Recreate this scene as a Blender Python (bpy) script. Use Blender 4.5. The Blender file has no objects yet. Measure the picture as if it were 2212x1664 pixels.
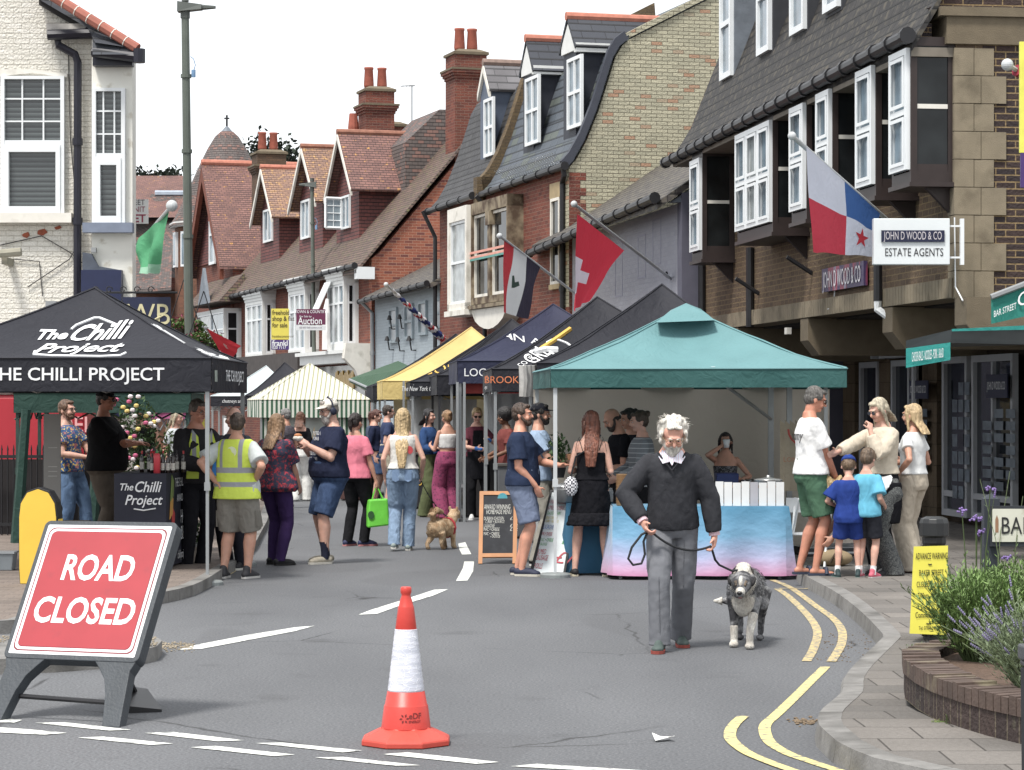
import bpy, bmesh, math, random
from mathutils import Vector, Matrix, noise
V=Vector; R=math.radians; random.seed(7)
SC=bpy.context.scene; COL=SC.collection
# ---------------------------------------------------------------- camera, sky, sun, exposure
FP=5530.0; HZ=876.0; CX=1106.0; CH=1.75      # focal length / horizon / centre measured on a 2212 px wide print, camera height
cam=bpy.data.cameras.new('camera'); co=bpy.data.objects.new('camera',cam); COL.objects.link(co)
cam.lens=90; cam.sensor_width=36; cam.sensor_fit='HORIZONTAL'; cam.shift_y=44/2212; cam.clip_end=3000
co.location=(0,0,CH); co.rotation_euler=(R(90),0,0); SC.camera=co
wd=bpy.data.worlds.new('World'); SC.world=wd; wd.use_nodes=True
wn=wd.node_tree.nodes; wl=wd.node_tree.links
sk=wn.new('ShaderNodeTexSky'); sk.sky_type='NISHITA'; sk.sun_disc=False; sk.sun_elevation=R(62); sk.sun_rotation=R(205)
mx=wn.new('ShaderNodeMix'); mx.data_type='RGBA'; mx.inputs[0].default_value=0.86
wl.new(sk.outputs[0],mx.inputs[6]); mx.inputs[7].default_value=(9.6,9.75,9.9,1)
wl.new(mx.outputs[2],wn['Background'].inputs[0]); wn['Background'].inputs[1].default_value=0.078
su=bpy.data.lights.new('sun','SUN'); su.energy=2.5; su.angle=R(12); su.color=(1,.96,.9)
so=bpy.data.objects.new('sun',su); COL.objects.link(so)
so.rotation_euler=(V((-0.34,-0.52,1.2))).to_track_quat('Z','Y').to_euler()
SC.view_settings.view_transform='Standard'; SC.view_settings.look='None'; SC.view_settings.exposure=0.95
SC.view_settings.gamma=1
# ---------------------------------------------------------------- helpers
def W(px,py,Y): return V(((px-CX)*Y/FP,Y,CH+(HZ-py)*Y/FP))
def GY(py,z=0): return (CH-z)*FP/(py-HZ)
def G(px,py,z=0): Y=GY(py,z); return V(((px-CX)*Y/FP,Y,z))
def lin(c):
    v=[(x/255/12.92 if x<=10.3 else ((x/255+.055)/1.055)**2.4) for x in c]; g=.25*v[0]+.6*v[1]+.15*v[2]
    return tuple(.88*(x*.88+g*.12)+.004 for x in v)
class MB:
    WARP=None
    def __init__(s,off=None,M=None): s.v=[]; s.f=[]; s.m=[]; s.off=off; s.M=M; s.cm=0
    def add(s,vs,fs):
        b=len(s.v)
        for p in vs:
            p=V(p)
            if s.M is not None: p=s.M@p
            if s.off is not None: p=p-s.off
            if MB.WARP: p=MB.WARP(p)
            s.v.append(p)
        for f in fs: s.f.append(tuple(b+i for i in f)); s.m.append(s.cm)
        return s
    def box(s,x0,x1,y0,y1,z0,z1):
        return s.add([(x0,y0,z0),(x1,y0,z0),(x1,y1,z0),(x0,y1,z0),(x0,y0,z1),(x1,y0,z1),(x1,y1,z1),(x0,y1,z1)],
            [(0,3,2,1),(4,5,6,7),(0,1,5,4),(1,2,6,5),(2,3,7,6),(3,0,4,7)])
    def hexa(s,p): return s.add(p,[(0,3,2,1),(4,5,6,7),(0,1,5,4),(1,2,6,5),(2,3,7,6),(3,0,4,7)])
    def poly(s,pts): return s.add(pts,[tuple(range(len(pts)))])
    def prism(s,pts,ex):
        n=len(pts); ex=V(ex); a=[V(p) for p in pts]
        return s.add(a+[p+ex for p in a],[tuple(range(n-1,-1,-1)),tuple(range(n,2*n))]+[(i,(i+1)%n,n+(i+1)%n,n+i) for i in range(n)])
    def loft(s,rings,cap=True):
        n=len(rings[0]); vs=[p for r in rings for p in r]; fs=[]
        for k in range(len(rings)-1):
            for i in range(n): fs.append((k*n+i,k*n+(i+1)%n,(k+1)*n+(i+1)%n,(k+1)*n+i))
        if cap: fs.append(tuple(range(n-1,-1,-1))); fs.append(tuple((len(rings)-1)*n+i for i in range(n)))
        return s.add(vs,fs)
    def tube(s,path,r,n=8):
        P=[V(p) for p in path]; rr=r if isinstance(r,(list,tuple)) else [r]*len(P); rings=[]; pu=None
        for i,p in enumerate(P):
            d=(P[min(i+1,len(P)-1)]-P[max(i-1,0)]).normalized()
            if pu is None:
                pu=V((0,0,1)) if abs(d.z)<.9 else V((1,0,0))
            u=(pu-d*pu.dot(d))
            if u.length<1e-5: u=V((1,0,0)) if abs(d.x)<.9 else V((0,1,0)); u=u-d*u.dot(d)
            u.normalize(); w=d.cross(u); pu=u
            rings.append([p+(u*math.cos(2*math.pi*k/n)+w*math.sin(2*math.pi*k/n))*rr[i] for k in range(n)])
        return s.loft(rings)
    def cyl(s,p0,p1,r0,r1=None,n=12): return s.tube([p0,p1],[r0,r0 if r1 is None else r1],n)
    def lathe(s,prof,c=(0,0,0),n=20,sx=1,sy=1):
        c=V(c); return s.loft([[c+V((math.cos(2*math.pi*k/n)*r*sx,math.sin(2*math.pi*k/n)*r*sy,z)) for k in range(n)] for r,z in prof])
    def ell(s,c,r,rot=None,n=14,m=9):
        c=V(c); rings=[]
        for j in range(m):
            a=-math.pi/2+math.pi*(j+.5)/m
            q=[V((math.cos(a)*math.cos(2*math.pi*k/n)*r[0],math.cos(a)*math.sin(2*math.pi*k/n)*r[1],math.sin(a)*r[2])) for k in range(n)]
            if rot is not None: q=[rot@p for p in q]
            rings.append([c+p for p in q])
        return s.loft(rings)
    def capsule(s,a,b,r0,r1,n=12):
        a=V(a);b=V(b);d=(b-a)
        if d.length<1e-6: return s.ell(a,(r0,r0,r0))
        d.normalize(); P=[];rr=[]
        for t in (80,50,20): P.append(a-d*r0*math.sin(R(t))); rr.append(r0*math.cos(R(t)))
        P.append(a+(b-a)*.33); rr.append(r0+(r1-r0)*.33); P.append(a+(b-a)*.66); rr.append(r0+(r1-r0)*.66)
        for t in (20,50,80): P.append(b+d*r1*math.sin(R(t))); rr.append(r1*math.cos(R(t)))
        return s.tube(P,rr,n)
    def sec(s,rows,n=24):   # rows: (centre, rx, ry, tilt matrix or None)
        rings=[]
        for c,rx,ry,T in rows:
            q=[V((math.cos(2*math.pi*k/n)*rx,math.sin(2*math.pi*k/n)*ry,0)) for k in range(n)]
            if T is not None: q=[T@p for p in q]
            rings.append([V(c)+p for p in q])
        return s.loft(rings)
    def text(s,body,P,U,Wv,size,align='CENTER',shear=0,bold=0,sx=1,ex=.002,curve=None,lines=1.0,width=None):
        cu=bpy.data.curves.new('t','FONT'); cu.body=body; cu.size=size; cu.align_x=align; cu.align_y='CENTER'; cu.shear=shear; cu.offset=bold*size
        cu.space_line=lines; cu.resolution_u=3
        o=bpy.data.objects.new('t',cu); me=bpy.data.meshes.new_from_object(o)
        U=V(U).normalized(); Wv=V(Wv).normalized(); N=U.cross(Wv); P=V(P)
        if width and me.vertices: xs_=[v.co.x for v in me.vertices]; sx=width/(max(xs_)-min(xs_))
        vs=[]
        for v in me.vertices:
            x,y=v.co.x*sx,v.co.y
            q=P+U*x+Wv*y+N*ex
            if curve: q=curve(x,y)
            vs.append(q)
        s.add(vs,[tuple(p.vertices) for p in me.polygons])
        bpy.data.objects.remove(o); bpy.data.meshes.remove(me); bpy.data.curves.remove(cu); return s
    def build(s,name,mat,parent=None,smooth=False,fix=True,loc=None,rz=0,vox=None,sm=3,disp=0,dsc=.06,bevel=0):
        me=bpy.data.meshes.new(name)
        me.from_pydata([tuple(p) for p in s.v],[],s.f)
        mats=mat if isinstance(mat,(list,tuple)) else [mat]
        for m in mats: me.materials.append(m)
        if len(mats)>1: me.polygons.foreach_set('material_index',s.m)
        if fix:
            bm=bmesh.new(); bm.from_mesh(me); bmesh.ops.recalc_face_normals(bm,faces=bm.faces); bm.to_mesh(me); bm.free()
        if not vox: uvs(me)
        if smooth: me.polygons.foreach_set('use_smooth',[True]*len(me.polygons))
        o=bpy.data.objects.new(name,me); COL.objects.link(o)
        if parent: o.parent=parent
        if loc is not None: o.location=loc
        o.rotation_euler.z=rz
        if vox:
            m=o.modifiers.new('r','REMESH'); m.mode='VOXEL'; m.voxel_size=vox; m.use_smooth_shade=True
            m=o.modifiers.new('s','SMOOTH'); m.factor=.5; m.iterations=sm
            if disp:
                t=TEX(dsc); m=o.modifiers.new('d','DISPLACE'); m.texture=t; m.strength=disp*(.35 if dsc>.05 else .6); m.mid_level=.5; m.texture_coords='LOCAL'
            PEND.append(o)
        elif bevel:
            m=o.modifiers.new('b','BEVEL'); m.width=bevel; m.segments=2; m.limit_method='ANGLE'; m.angle_limit=R(40); PEND.append(o)
        return o
PEND=[]; _tx={}
def TEX(sc):
    if sc not in _tx:
        t=bpy.data.textures.new('clouds','CLOUDS'); t.noise_scale=sc; t.noise_depth=1; _tx[sc]=t
    return _tx[sc]
def uvs(me):
    uv=me.uv_layers.new(name='uv').data
    for p in me.polygons:
        n=p.normal
        if abs(n.z)>.995: u=V((1,0,0)); w=V((0,1,0))
        else: u=V((0,0,1)).cross(n).normalized(); w=n.cross(u)
        for li in p.loop_indices:
            c=me.vertices[me.loops[li].vertex_index].co; uv[li].uv=(u.dot(c),w.dot(c))
def finish_all():
    bpy.context.view_layer.update(); dg=bpy.context.evaluated_depsgraph_get()
    new=[(o,bpy.data.meshes.new_from_object(o.evaluated_get(dg))) for o in PEND]
    for o,me in new:
        o.modifiers.clear(); me.name=o.name; old=o.data; o.data=me
        if old.users==0: bpy.data.meshes.remove(old)
def tag(o,label=None,cat=None,group=None,kind=None):
    if label: o['label']=label
    if cat: o['category']=cat
    if group: o['group']=group
    if kind: o['kind']=kind
    return o
def thing(name,label,cat,loc=(0,0,0),rz=0,group=None):
    o=bpy.data.objects.new(name,None); COL.objects.link(o); o.location=loc; o.rotation_euler=(0,0,rz)
    o.empty_display_size=.1
    return tag(o,label,cat,group)
def copy_tree(o,parent=None,label=None,loc=None,rz=None):
    c=o.copy(); COL.objects.link(c)
    if parent: c.parent=parent
    if label: c['label']=label
    if loc is not None: c.location=loc
    if rz is not None: c.rotation_euler.z=rz
    for ch in [x for x in bpy.data.objects if x.parent==o]: copy_tree(ch,c)
    return c
# ---------------------------------------------------------------- materials
_mc={}
def nt(name):
    m=bpy.data.materials.new(name); m.use_nodes=True; t=m.node_tree; return m,t,t.nodes['Principled BSDF']
def N(t,ty,**k):
    n=t.nodes.new(ty)
    for a,b in k.items():
        if isinstance(a,str) and a.startswith('i'): n.inputs[int(a[1:])].default_value=b
        else: setattr(n,a,b)
    return n
def mixc(t,f,a,b,mode='MIX'):
    m=t.nodes.new('ShaderNodeMix'); m.data_type='RGBA'; m.blend_type=mode
    for s,x in ((m.inputs[0],f),(m.inputs[6],a),(m.inputs[7],b)):
        if hasattr(x,'is_linked'): t.links.new(x,s)
        elif isinstance(x,(int,float)): s.default_value=x
        else: s.default_value=(*x[:3],1)
    return m.outputs[2]
def ramp(t,src,lo,hi):
    r=t.nodes.new('ShaderNodeMapRange'); r.inputs[1].default_value=lo; r.inputs[2].default_value=hi; t.links.new(src,r.inputs[0]); return r.outputs[0]
def noisef(t,sc,det=4,co=None,st=None):
    n=N(t,'ShaderNodeTexNoise'); n.inputs['Scale'].default_value=sc; n.inputs['Detail'].default_value=det
    if co is None: co=N(t,'ShaderNodeTexCoord').outputs['Object']
    if st:
        mp=N(t,'ShaderNodeMapping'); mp.inputs['Scale'].default_value=st; t.links.new(co,mp.inputs[0]); co=mp.outputs[0]
    t.links.new(co,n.inputs[0]); return n.outputs[0]
def bump(t,b,src,st=.3,d=.01):
    n=N(t,'ShaderNodeBump'); n.inputs['Strength'].default_value=st; n.inputs['Distance'].default_value=d
    t.links.new(src,n.inputs['Height']); t.links.new(n.outputs[0],b.inputs['Normal'])
def setc(t,b,c):
    if hasattr(c,'is_linked'): t.links.new(c,b.inputs['Base Color'])
    else: b.inputs['Base Color'].default_value=(*c[:3],1)
def M(c,rough=.7,var=.12,sc=6,bp=0,bs=40,metal=0,spec=.4,st=None,name=None,dirt=None):
    k=('M',tuple(c),rough,var,sc,bp,bs,metal,st,dirt)
    if k in _mc: return _mc[k]
    m,t,b=nt(name or 'surface'); l=lin(c)
    nf=ramp(t,noisef(t,sc,5,st=st),.3,.7)
    o=mixc(t,nf,tuple(x*(1-var) for x in l),tuple(min(1,x*(1+var)) for x in l))
    if dirt:
        d=ramp(t,noisef(t,dirt[1],6),dirt[2],dirt[3]); o=mixc(t,d,o,lin(dirt[0]))
    setc(t,b,o); b.inputs['Roughness'].default_value=rough; b.inputs['Metallic'].default_value=metal
    b.inputs['Specular IOR Level'].default_value=spec
    if bp: bump(t,b,noisef(t,bs,3,st=st),bp)
    _mc[k]=m; return m
def cloth(c,var=.12,bp=.5,bs=9,rough=.85,name='cloth'):
    k=('C',tuple(c),var,bp,bs)
    if k in _mc: return _mc[k]
    m,t,b=nt(name); l=lin(c); a=noisef(t,bs,3,st=(1,1,.6)); w=noisef(t,260,2); a.node.inputs['Distortion'].default_value=1.2
    setc(t,b,mixc(t,ramp(t,a,.3,.7),tuple(x*(1-var) for x in l),tuple(min(1,x*(1+var)) for x in l)))
    b.inputs['Roughness'].default_value=rough; b.inputs['Specular IOR Level'].default_value=.08
    h=N(t,'ShaderNodeMath',operation='MULTIPLY_ADD'); t.links.new(w,h.inputs[0]); h.inputs[1].default_value=.06; t.links.new(a,h.inputs[2])
    bump(t,b,h.outputs[0],bp,.03); _mc[k]=m; return m
def canvasm(c,var=.06,tl=0,name='canvas'):
    k=('T',tuple(c),tl)
    if k in _mc: return _mc[k]
    m,t,b=nt(name); l=lin(c); a=noisef(t,2.6,2); a2=noisef(t,7,3,st=(1,1,1)); a2.node.inputs['Distortion'].default_value=1.5
    setc(t,b,mixc(t,ramp(t,a,.3,.7),tuple(x*(1-var) for x in l),tuple(min(1,x*(1+var)) for x in l)))
    b.inputs['Roughness'].default_value=.62; b.inputs['Specular IOR Level'].default_value=.18
    h=N(t,'ShaderNodeMath',operation='ADD'); t.links.new(a,h.inputs[0]); t.links.new(a2,h.inputs[1])
    bump(t,b,h.outputs[0],.5,.03)
    if tl:
        tr=N(t,'ShaderNodeBsdfTranslucent'); tr.inputs[0].default_value=(*l,1); ms=N(t,'ShaderNodeMixShader'); ms.inputs[0].default_value=tl
        t.links.new(b.outputs[0],ms.inputs[1]); t.links.new(tr.outputs[0],ms.inputs[2]); t.links.new(ms.outputs[0],t.nodes['Material Output'].inputs[0])
    _mc[k]=m; return m
def brickm(c1,c2,mort,w=.225,h=.075,mt=.01,stain=.25,off=.5,freq=2,bp=.6,name='brick',c3=None,moss=None,grad=0,mossr=(.55,.7),c3p=.8):
    m,t,b=nt(name); uv=N(t,'ShaderNodeUVMap').outputs[0]
    k=N(t,'ShaderNodeTexBrick'); k.offset=off; k.offset_frequency=freq; t.links.new(uv,k.inputs[0])
    k.inputs['Scale'].default_value=1; k.inputs['Mortar Size'].default_value=mt/2; k.inputs['Brick Width'].default_value=w; k.inputs['Row Height'].default_value=h
    k.inputs['Mortar Smooth'].default_value=.1; k.inputs['Bias'].default_value=0
    k.inputs['Color1'].default_value=(0,0,0,1); k.inputs['Color2'].default_value=(1,1,1,1); k.inputs['Mortar'].default_value=(.5,.5,.5,1)
    col=mixc(t,k.outputs[0],lin(c1),lin(c2))
    if c3: # odd bricks of a third colour
        r=N(t,'ShaderNodeValToRGB'); r.color_ramp.elements[0].position=c3p; r.color_ramp.elements[1].position=c3p+.04; t.links.new(k.outputs[0],r.inputs[0])
        col=mixc(t,r.outputs[0],col,lin(c3))
    big=ramp(t,noisef(t,.9,5,co=uv),.35,.7); fine=ramp(t,noisef(t,30,3,co=uv),.3,.75)
    col=mixc(t,big,col,mixc(t,stain,col,(.03,.028,.025),'MIX')); 
    fm=N(t,'ShaderNodeMath',operation='MULTIPLY'); t.links.new(fine,fm.inputs[0]); fm.inputs[1].default_value=.25
    col=mixc(t,fm.outputs[0],col,tuple(x*.45 for x in lin(c1)))
    col=mixc(t,k.outputs[1],col,lin(mort))
    if moss:
        mm=ramp(t,noisef(t,6,8,co=uv),*mossr); col=mixc(t,mm,col,lin(moss))
    setc(t,b,col); b.inputs['Roughness'].default_value=.85; b.inputs['Specular IOR Level'].default_value=.25
    iv=N(t,'ShaderNodeMath',operation='MULTIPLY_ADD'); t.links.new(k.outputs[1],iv.inputs[0]); iv.inputs[1].default_value=-1; t.links.new(fine,iv.inputs[2])
    bump(t,b,iv.outputs[0],bp,.012)
    return m
def tilem(c1,c2,gap_and_shade=(25,22,22),w=.17,h=.1,stain=.3,moss=None,bp=.8,name='roof_tile',mossr=(.55,.7),c3=None,gs=.012):
    m,t,b=nt(name); uv=N(t,'ShaderNodeUVMap').outputs[0]
    k=N(t,'ShaderNodeTexBrick'); k.offset=.5; t.links.new(uv,k.inputs[0]); k.inputs['Scale'].default_value=1; k.inputs['Mortar Size'].default_value=gs/2
    k.inputs['Brick Width'].default_value=w; k.inputs['Row Height'].default_value=h; k.inputs['Mortar Smooth'].default_value=.3
    k.inputs['Color1'].default_value=(0,0,0,1); k.inputs['Color2'].default_value=(1,1,1,1); k.inputs['Mortar'].default_value=(.5,.5,.5,1)
    col=mixc(t,k.outputs[0],lin(c1),lin(c2))
    if c3:
        r=N(t,'ShaderNodeValToRGB'); r.color_ramp.elements[0].position=.7; r.color_ramp.elements[1].position=.75; t.links.new(k.outputs[0],r.inputs[0]); col=mixc(t,r.outputs[0],col,lin(c3))
    big=ramp(t,noisef(t,1.2,6,co=uv),.35,.7); col=mixc(t,big,col,mixc(t,stain,col,(.02,.018,.018)))
    if moss: col=mixc(t,ramp(t,noisef(t,7,9,co=uv),*mossr),col,lin(moss))
    col=mixc(t,k.outputs[1],col,lin(gap_and_shade))
    b.inputs['Roughness'].default_value=.75
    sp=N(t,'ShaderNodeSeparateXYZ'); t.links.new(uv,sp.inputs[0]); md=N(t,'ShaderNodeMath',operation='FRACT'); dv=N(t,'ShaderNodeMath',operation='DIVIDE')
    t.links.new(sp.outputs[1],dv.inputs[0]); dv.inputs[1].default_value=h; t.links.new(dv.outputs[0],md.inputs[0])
    rl=N(t,'ShaderNodeMath',operation='LESS_THAN'); t.links.new(md.outputs[0],rl.inputs[0]); rl.inputs[1].default_value=.2; rm=N(t,'ShaderNodeMath',operation='MULTIPLY'); t.links.new(rl.outputs[0],rm.inputs[0]); rm.inputs[1].default_value=.8  # dark band low on each row: the tile edge's shadow painted into the colour
    setc(t,b,mixc(t,rm.outputs[0],col,lin(gap_and_shade)))
    s2=N(t,'ShaderNodeMath',operation='SUBTRACT'); s2.inputs[0].default_value=1; t.links.new(md.outputs[0],s2.inputs[1])
    s3=N(t,'ShaderNodeMath',operation='SUBTRACT'); t.links.new(s2.outputs[0],s3.inputs[0]); t.links.new(k.outputs[1],s3.inputs[1])
    s4=N(t,'ShaderNodeMath',operation='MULTIPLY_ADD'); t.links.new(noisef(t,5,6,co=uv),s4.inputs[0]); s4.inputs[1].default_value=.8; t.links.new(s3.outputs[0],s4.inputs[2])
    bump(t,b,s4.outputs[0],bp,.02); return m
def glassm(c=(30,34,38),rough=.04,name='window_glass'):
    k=('G',tuple(c))
    if k in _mc: return _mc[k]
    m,t,b=nt(name); n=ramp(t,noisef(t,3,2),.3,.7); l=lin(c)
    setc(t,b,mixc(t,n,tuple(x*.6 for x in l),tuple(x*1.4 for x in l))); b.inputs['Roughness'].default_value=rough; b.inputs['Specular IOR Level'].default_value=.3 if sum(c)<110 else .7
    bump(t,b,noisef(t,2.2,1),.25,.012); _mc[k]=m; return m
def stripem(c1,c2,period,axis=0,duty=.5,bp=.4,name='striped_cloth',uv=False):
    m,t,b=nt(name); tc=N(t,'ShaderNodeTexCoord').outputs['UV' if uv else 'Object']; sp=N(t,'ShaderNodeSeparateXYZ'); t.links.new(tc,sp.inputs[0])
    d=N(t,'ShaderNodeMath',operation='DIVIDE'); t.links.new(sp.outputs[axis],d.inputs[0]); d.inputs[1].default_value=period
    f=N(t,'ShaderNodeMath',operation='FRACT'); t.links.new(d.outputs[0],f.inputs[0]); g=N(t,'ShaderNodeMath',operation='GREATER_THAN'); t.links.new(f.outputs[0],g.inputs[0]); g.inputs[1].default_value=duty
    setc(t,b,mixc(t,g.outputs[0],lin(c1),lin(c2))); b.inputs['Roughness'].default_value=.8; bump(t,b,noisef(t,5,3),bp,.03); return m
def blotm(c1,c2,sc=14,th=(.35,.45),c3=None,name='patterned_cloth'):
    m,t,b=nt(name); vo=N(t,'ShaderNodeTexVoronoi'); vo.inputs['Scale'].default_value=sc
    co=N(t,'ShaderNodeTexCoord').outputs['Object']; nn=N(t,'ShaderNodeTexNoise'); nn.inputs['Scale'].default_value=sc*1.5; t.links.new(co,nn.inputs[0])
    ad=mixc(t,.08,co,nn.outputs['Color']); t.links.new(ad,vo.inputs[0])
    col=mixc(t,ramp(t,vo.outputs['Distance'],*th),lin(c2),lin(c1))
    if c3: col=mixc(t,ramp(t,noisef(t,sc*2.5,2),.56,.6),col,lin(c3))
    setc(t,b,col); b.inputs['Roughness'].default_value=.85; bump(t,b,noisef(t,9,3),.4,.03); return m
WHITEP=M((226,228,226),.45,.04,5); BLACKM=M((28,28,32),.45,.15,8); GREYMET=M((150,153,155),.4,.06,8,metal=.4)
# ---------------------------------------------------------------- facade frame: x runs away along the street, y out to the street, z up
class Fac:
    def __init__(s,p1,Y1,p2,Y2):
        a=V(((p1-CX)*Y1/FP,Y1,0)); b=V(((p2-CX)*Y2/FP,Y2,0)); s.o=a; s.u=(b-a).normalized(); s.L=(b-a).length
        s.n=V((-s.u.y,s.u.x,0)); s.rz=math.atan2(s.u.y,s.u.x)
    def hit(s,px,py,y=0):
        d=V(((px-CX)/FP,1,(HZ-py)/FP)); p0=V((0,0,CH)); q=s.o+s.n*y; k=(q-p0).dot(s.n)/d.dot(s.n); w=p0+d*k-s.o
        return w.dot(s.u),w.z
    def hitx(s,px,py,t=0):
        d=V(((px-CX)/FP,1,(HZ-py)/FP)); p0=V((0,0,CH)); q=s.o+s.u*t; k=(q-p0).dot(s.u)/d.dot(s.u); w=p0+d*k-s.o
        return w.dot(s.n),w.z
    def t(s,px,y=0): return s.hit(px,HZ,y)[0]
def sash(par,T,z0,z1,t0,t1,y,fr,gl,nx=2,nz=2,fw=.06,name='window',dep=.06,axis='x'):
    """window whose frame stands in the plane y (axis x) or t (axis y)"""
    b=MB(); g=MB(); B=(lambda m,a0,a1,c0,c1,d0,d1: m.box(a0,a1,d0,d1,c0,c1)) if axis=='x' else (lambda m,a0,a1,c0,c1,d0,d1: m.box(d0,d1,a0,a1,c0,c1))
    s=1 if axis=='x' else -1
    f0,f1=(y,y+dep) if s>0 else (y-dep,y)
    B(b,t0,t1,z0,z0+fw,f0,f1);B(b,t0,t1,z1-fw,z1,f0,f1);B(b,t0,t0+fw,z0+fw,z1-fw,f0,f1);B(b,t1-fw,t1,z0+fw,z1-fw,f0,f1)
    for i in range(1,nx):
        x=t0+(t1-t0)*i/nx; B(b,x-fw*.4,x+fw*.4,z0+fw,z1-fw,f0+.008,f1-.006)
    zz=[z0+(z1-z0)*i/nz for i in range(1,nz)] if isinstance(nz,int) else [z0+(z1-z0)*q for q in nz]
    for z in zz: B(b,t0+fw,t1-fw,z-fw*.45,z+fw*.45,f0+.004,f1-.003)
    m=(f0+f1)/2-s*dep*.2
    B(g,t0+fw*.7,t1-fw*.7,z0+fw*.7,z1-fw*.7,min(m,m-s*.012),max(m,m-s*.012))
    o=b.build(name,fr,par); g.build('pane',gl,o); return o
def z1(x,y): return x*.3724,y*.3724
def z2(x,y): return 265.5+x*.3989,177+y*.3989
def z3(x,y): return 752.2+x*.4255,y*.4255
def z4(x,y): return 1327.5+x*.4786,y*.4786
# ---------------------------------------------------------------- ground
def asphalt():
    m,t,b=nt('asphalt'); a=noisef(t,60,4); c=noisef(t,.55,5,st=(1,.35,1)); e=noisef(t,45,4)
    vo=N(t,'ShaderNodeTexVoronoi'); vo.inputs['Scale'].default_value=38; t.links.new(N(t,'ShaderNodeTexCoord').outputs['Object'],vo.inputs[0])
    col=mixc(t,ramp(t,c,.3,.7),(.108,.112,.12),(.158,.163,.172)); col=mixc(t,ramp(t,a,.42,.6),mixc(t,.45,col,(.03,.03,.033)),col)
    sp=ramp(t,vo.outputs['Distance'],.16,.08); mm=N(t,'ShaderNodeMath',operation='MULTIPLY'); t.links.new(sp,mm.inputs[0]); t.links.new(ramp(t,e,.45,.65),mm.inputs[1])
    col=mixc(t,mm.outputs[0],col,(.3,.3,.3)); st=ramp(t,noisef(t,1.6,7),.62,.72); m2=N(t,'ShaderNodeMath',operation='MULTIPLY'); t.links.new(st,m2.inputs[0]); m2.inputs[1].default_value=.35
    col=mixc(t,m2.outputs[0],col,(.05,.05,.053))
    v2=N(t,'ShaderNodeTexVoronoi'); v2.feature='DISTANCE_TO_EDGE'; v2.inputs['Scale'].default_value=.42; nn=N(t,'ShaderNodeTexNoise'); nn.inputs['Scale'].default_value=2.5; nn.inputs['Detail'].default_value=6; tc=N(t,'ShaderNodeTexCoord').outputs['Object']; t.links.new(tc,nn.inputs[0]); t.links.new(mixc(t,.12,tc,nn.outputs['Color']),v2.inputs[0])
    ck=N(t,'ShaderNodeMath',operation='MULTIPLY'); t.links.new(ramp(t,v2.outputs['Distance'],.006,.0),ck.inputs[0]); t.links.new(ramp(t,noisef(t,.7,3),.5,.58),ck.inputs[1]); col=mixc(t,ck.outputs[0],col,(.035,.035,.037))
    pt=ramp(t,noisef(t,.28,2,st=(1,.5,1)),.56,.565); pm=N(t,'ShaderNodeMath',operation='MULTIPLY'); t.links.new(pt,pm.inputs[0]); pm.inputs[1].default_value=.22; col=mixc(t,pm.outputs[0],col,(.07,.07,.074))
    setc(t,b,col); b.inputs['Roughness'].default_value=.8; b.inputs['Specular IOR Level'].default_value=.3
    bump(t,b,a,.5,.01); return m
ASPH=asphalt()
b=MB(); b.poly([(-400,-30,0),(400,-30,0),(400,900,0),(-400,900,0)]); tag(b.build('road',ASPH,fix=False),kind='structure')
def pave(name,pts,zt,kw=.15,mat=None,kerbm=None,closed=False,kpts=None):
    """pavement: top sheet bounded by kerb line kpts, kerb stones as a separate strip"""
slab=brickm((128,118,110),(146,134,124),(84,78,72),w=.6,h=.3,mt=.012,stain=.35,name='paving_slab',bp=.4)
blockp=brickm((124,112,104),(142,128,118),(92,84,78),w=.22,h=.11,mt=.008,stain=.3,name='paving_block',bp=.4)
KERB=M((126,124,121),.85,.15,12,.4,60,dirt=((70,68,64),2,.5,.75))
def kerb(name,line,zs,mat=KERB,w=.14,inside=-1,joint=.9):
    """kerb stones along a ground line; inside=-1: pavement lies on the right of the direction of travel"""
    mb=MB(); n=len(line)
    L=[V((p.x,p.y,0)) for p in line]; acc=0
    cur=[L[0]];cz=[zs[0]]; out=[];oz=[]
    for i in range(1,n):   # resample
        seg=(L[i]-L[i-1]).length; k=max(1,int(seg/.3)); q0,q1,q2,q3_=L[max(i-2,0)],L[i-1],L[i],L[min(i+1,n-1)]
        if seg>3: q0=q1-(q2-q1); q3_=q2+(q2-q1)
        for j in range(1,k+1): u_=j/k; cur.append(.5*((2*q1)+(q2-q0)*u_+(2*q0-5*q1+4*q2-q3_)*u_*u_+(3*q1-q0-3*q2+q3_)*u_**3)); cz.append(zs[i-1]+(zs[i]-zs[i-1])*j/k)
    for i in range(len(cur)-1):
        a,c=cur[i],cur[i+1]; d=(c-a)
        if d.length<.02: continue
        def nn(j):
            q=cur[min(j+1,len(cur)-1)]-cur[max(j-1,0)]; q.normalize(); return V((q.y,-q.x,0))*(-inside)
        g=d.normalized()*(.007 if i%3==0 else -.0005); n0,n1=nn(i)*w,nn(i+1)*w; h0,h1=cz[i],cz[i+1]; e=.012
        u=V((0,0,1))
        mb.hexa([a+g,c-g,c-g+n1,a+g+n0,a+g+n0*.12+u*h0,c-g+n1*.12+u*h1,c-g+n1+u*(h1+.003),a+g+n0+u*(h0+.003)])
    o=mb.build(name,mat,bevel=0); return tag(o,kind='structure'),cur,cz
kr=[(1690,1150),(1700,1190),(1722,1232),(1742,1247),(1799,1277.6),(1852,1318),(1893,1359),(1903,1376),(1880,1398),(1852,1424),(1820,1461),(1813,1494),(1785,1518),(1763,1539),(1763,1567),(1799,1600),(1881,1637),(2003,1664),(2140,1694),(2400,1735)]
kz=[.11]*7+[.11,.06,.03,.02,.03,.05,.09,.11,.11,.11,.11,.11,.11]
kl=[G(x,y,z) for (x,y),z in zip(kr,kz)]
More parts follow.
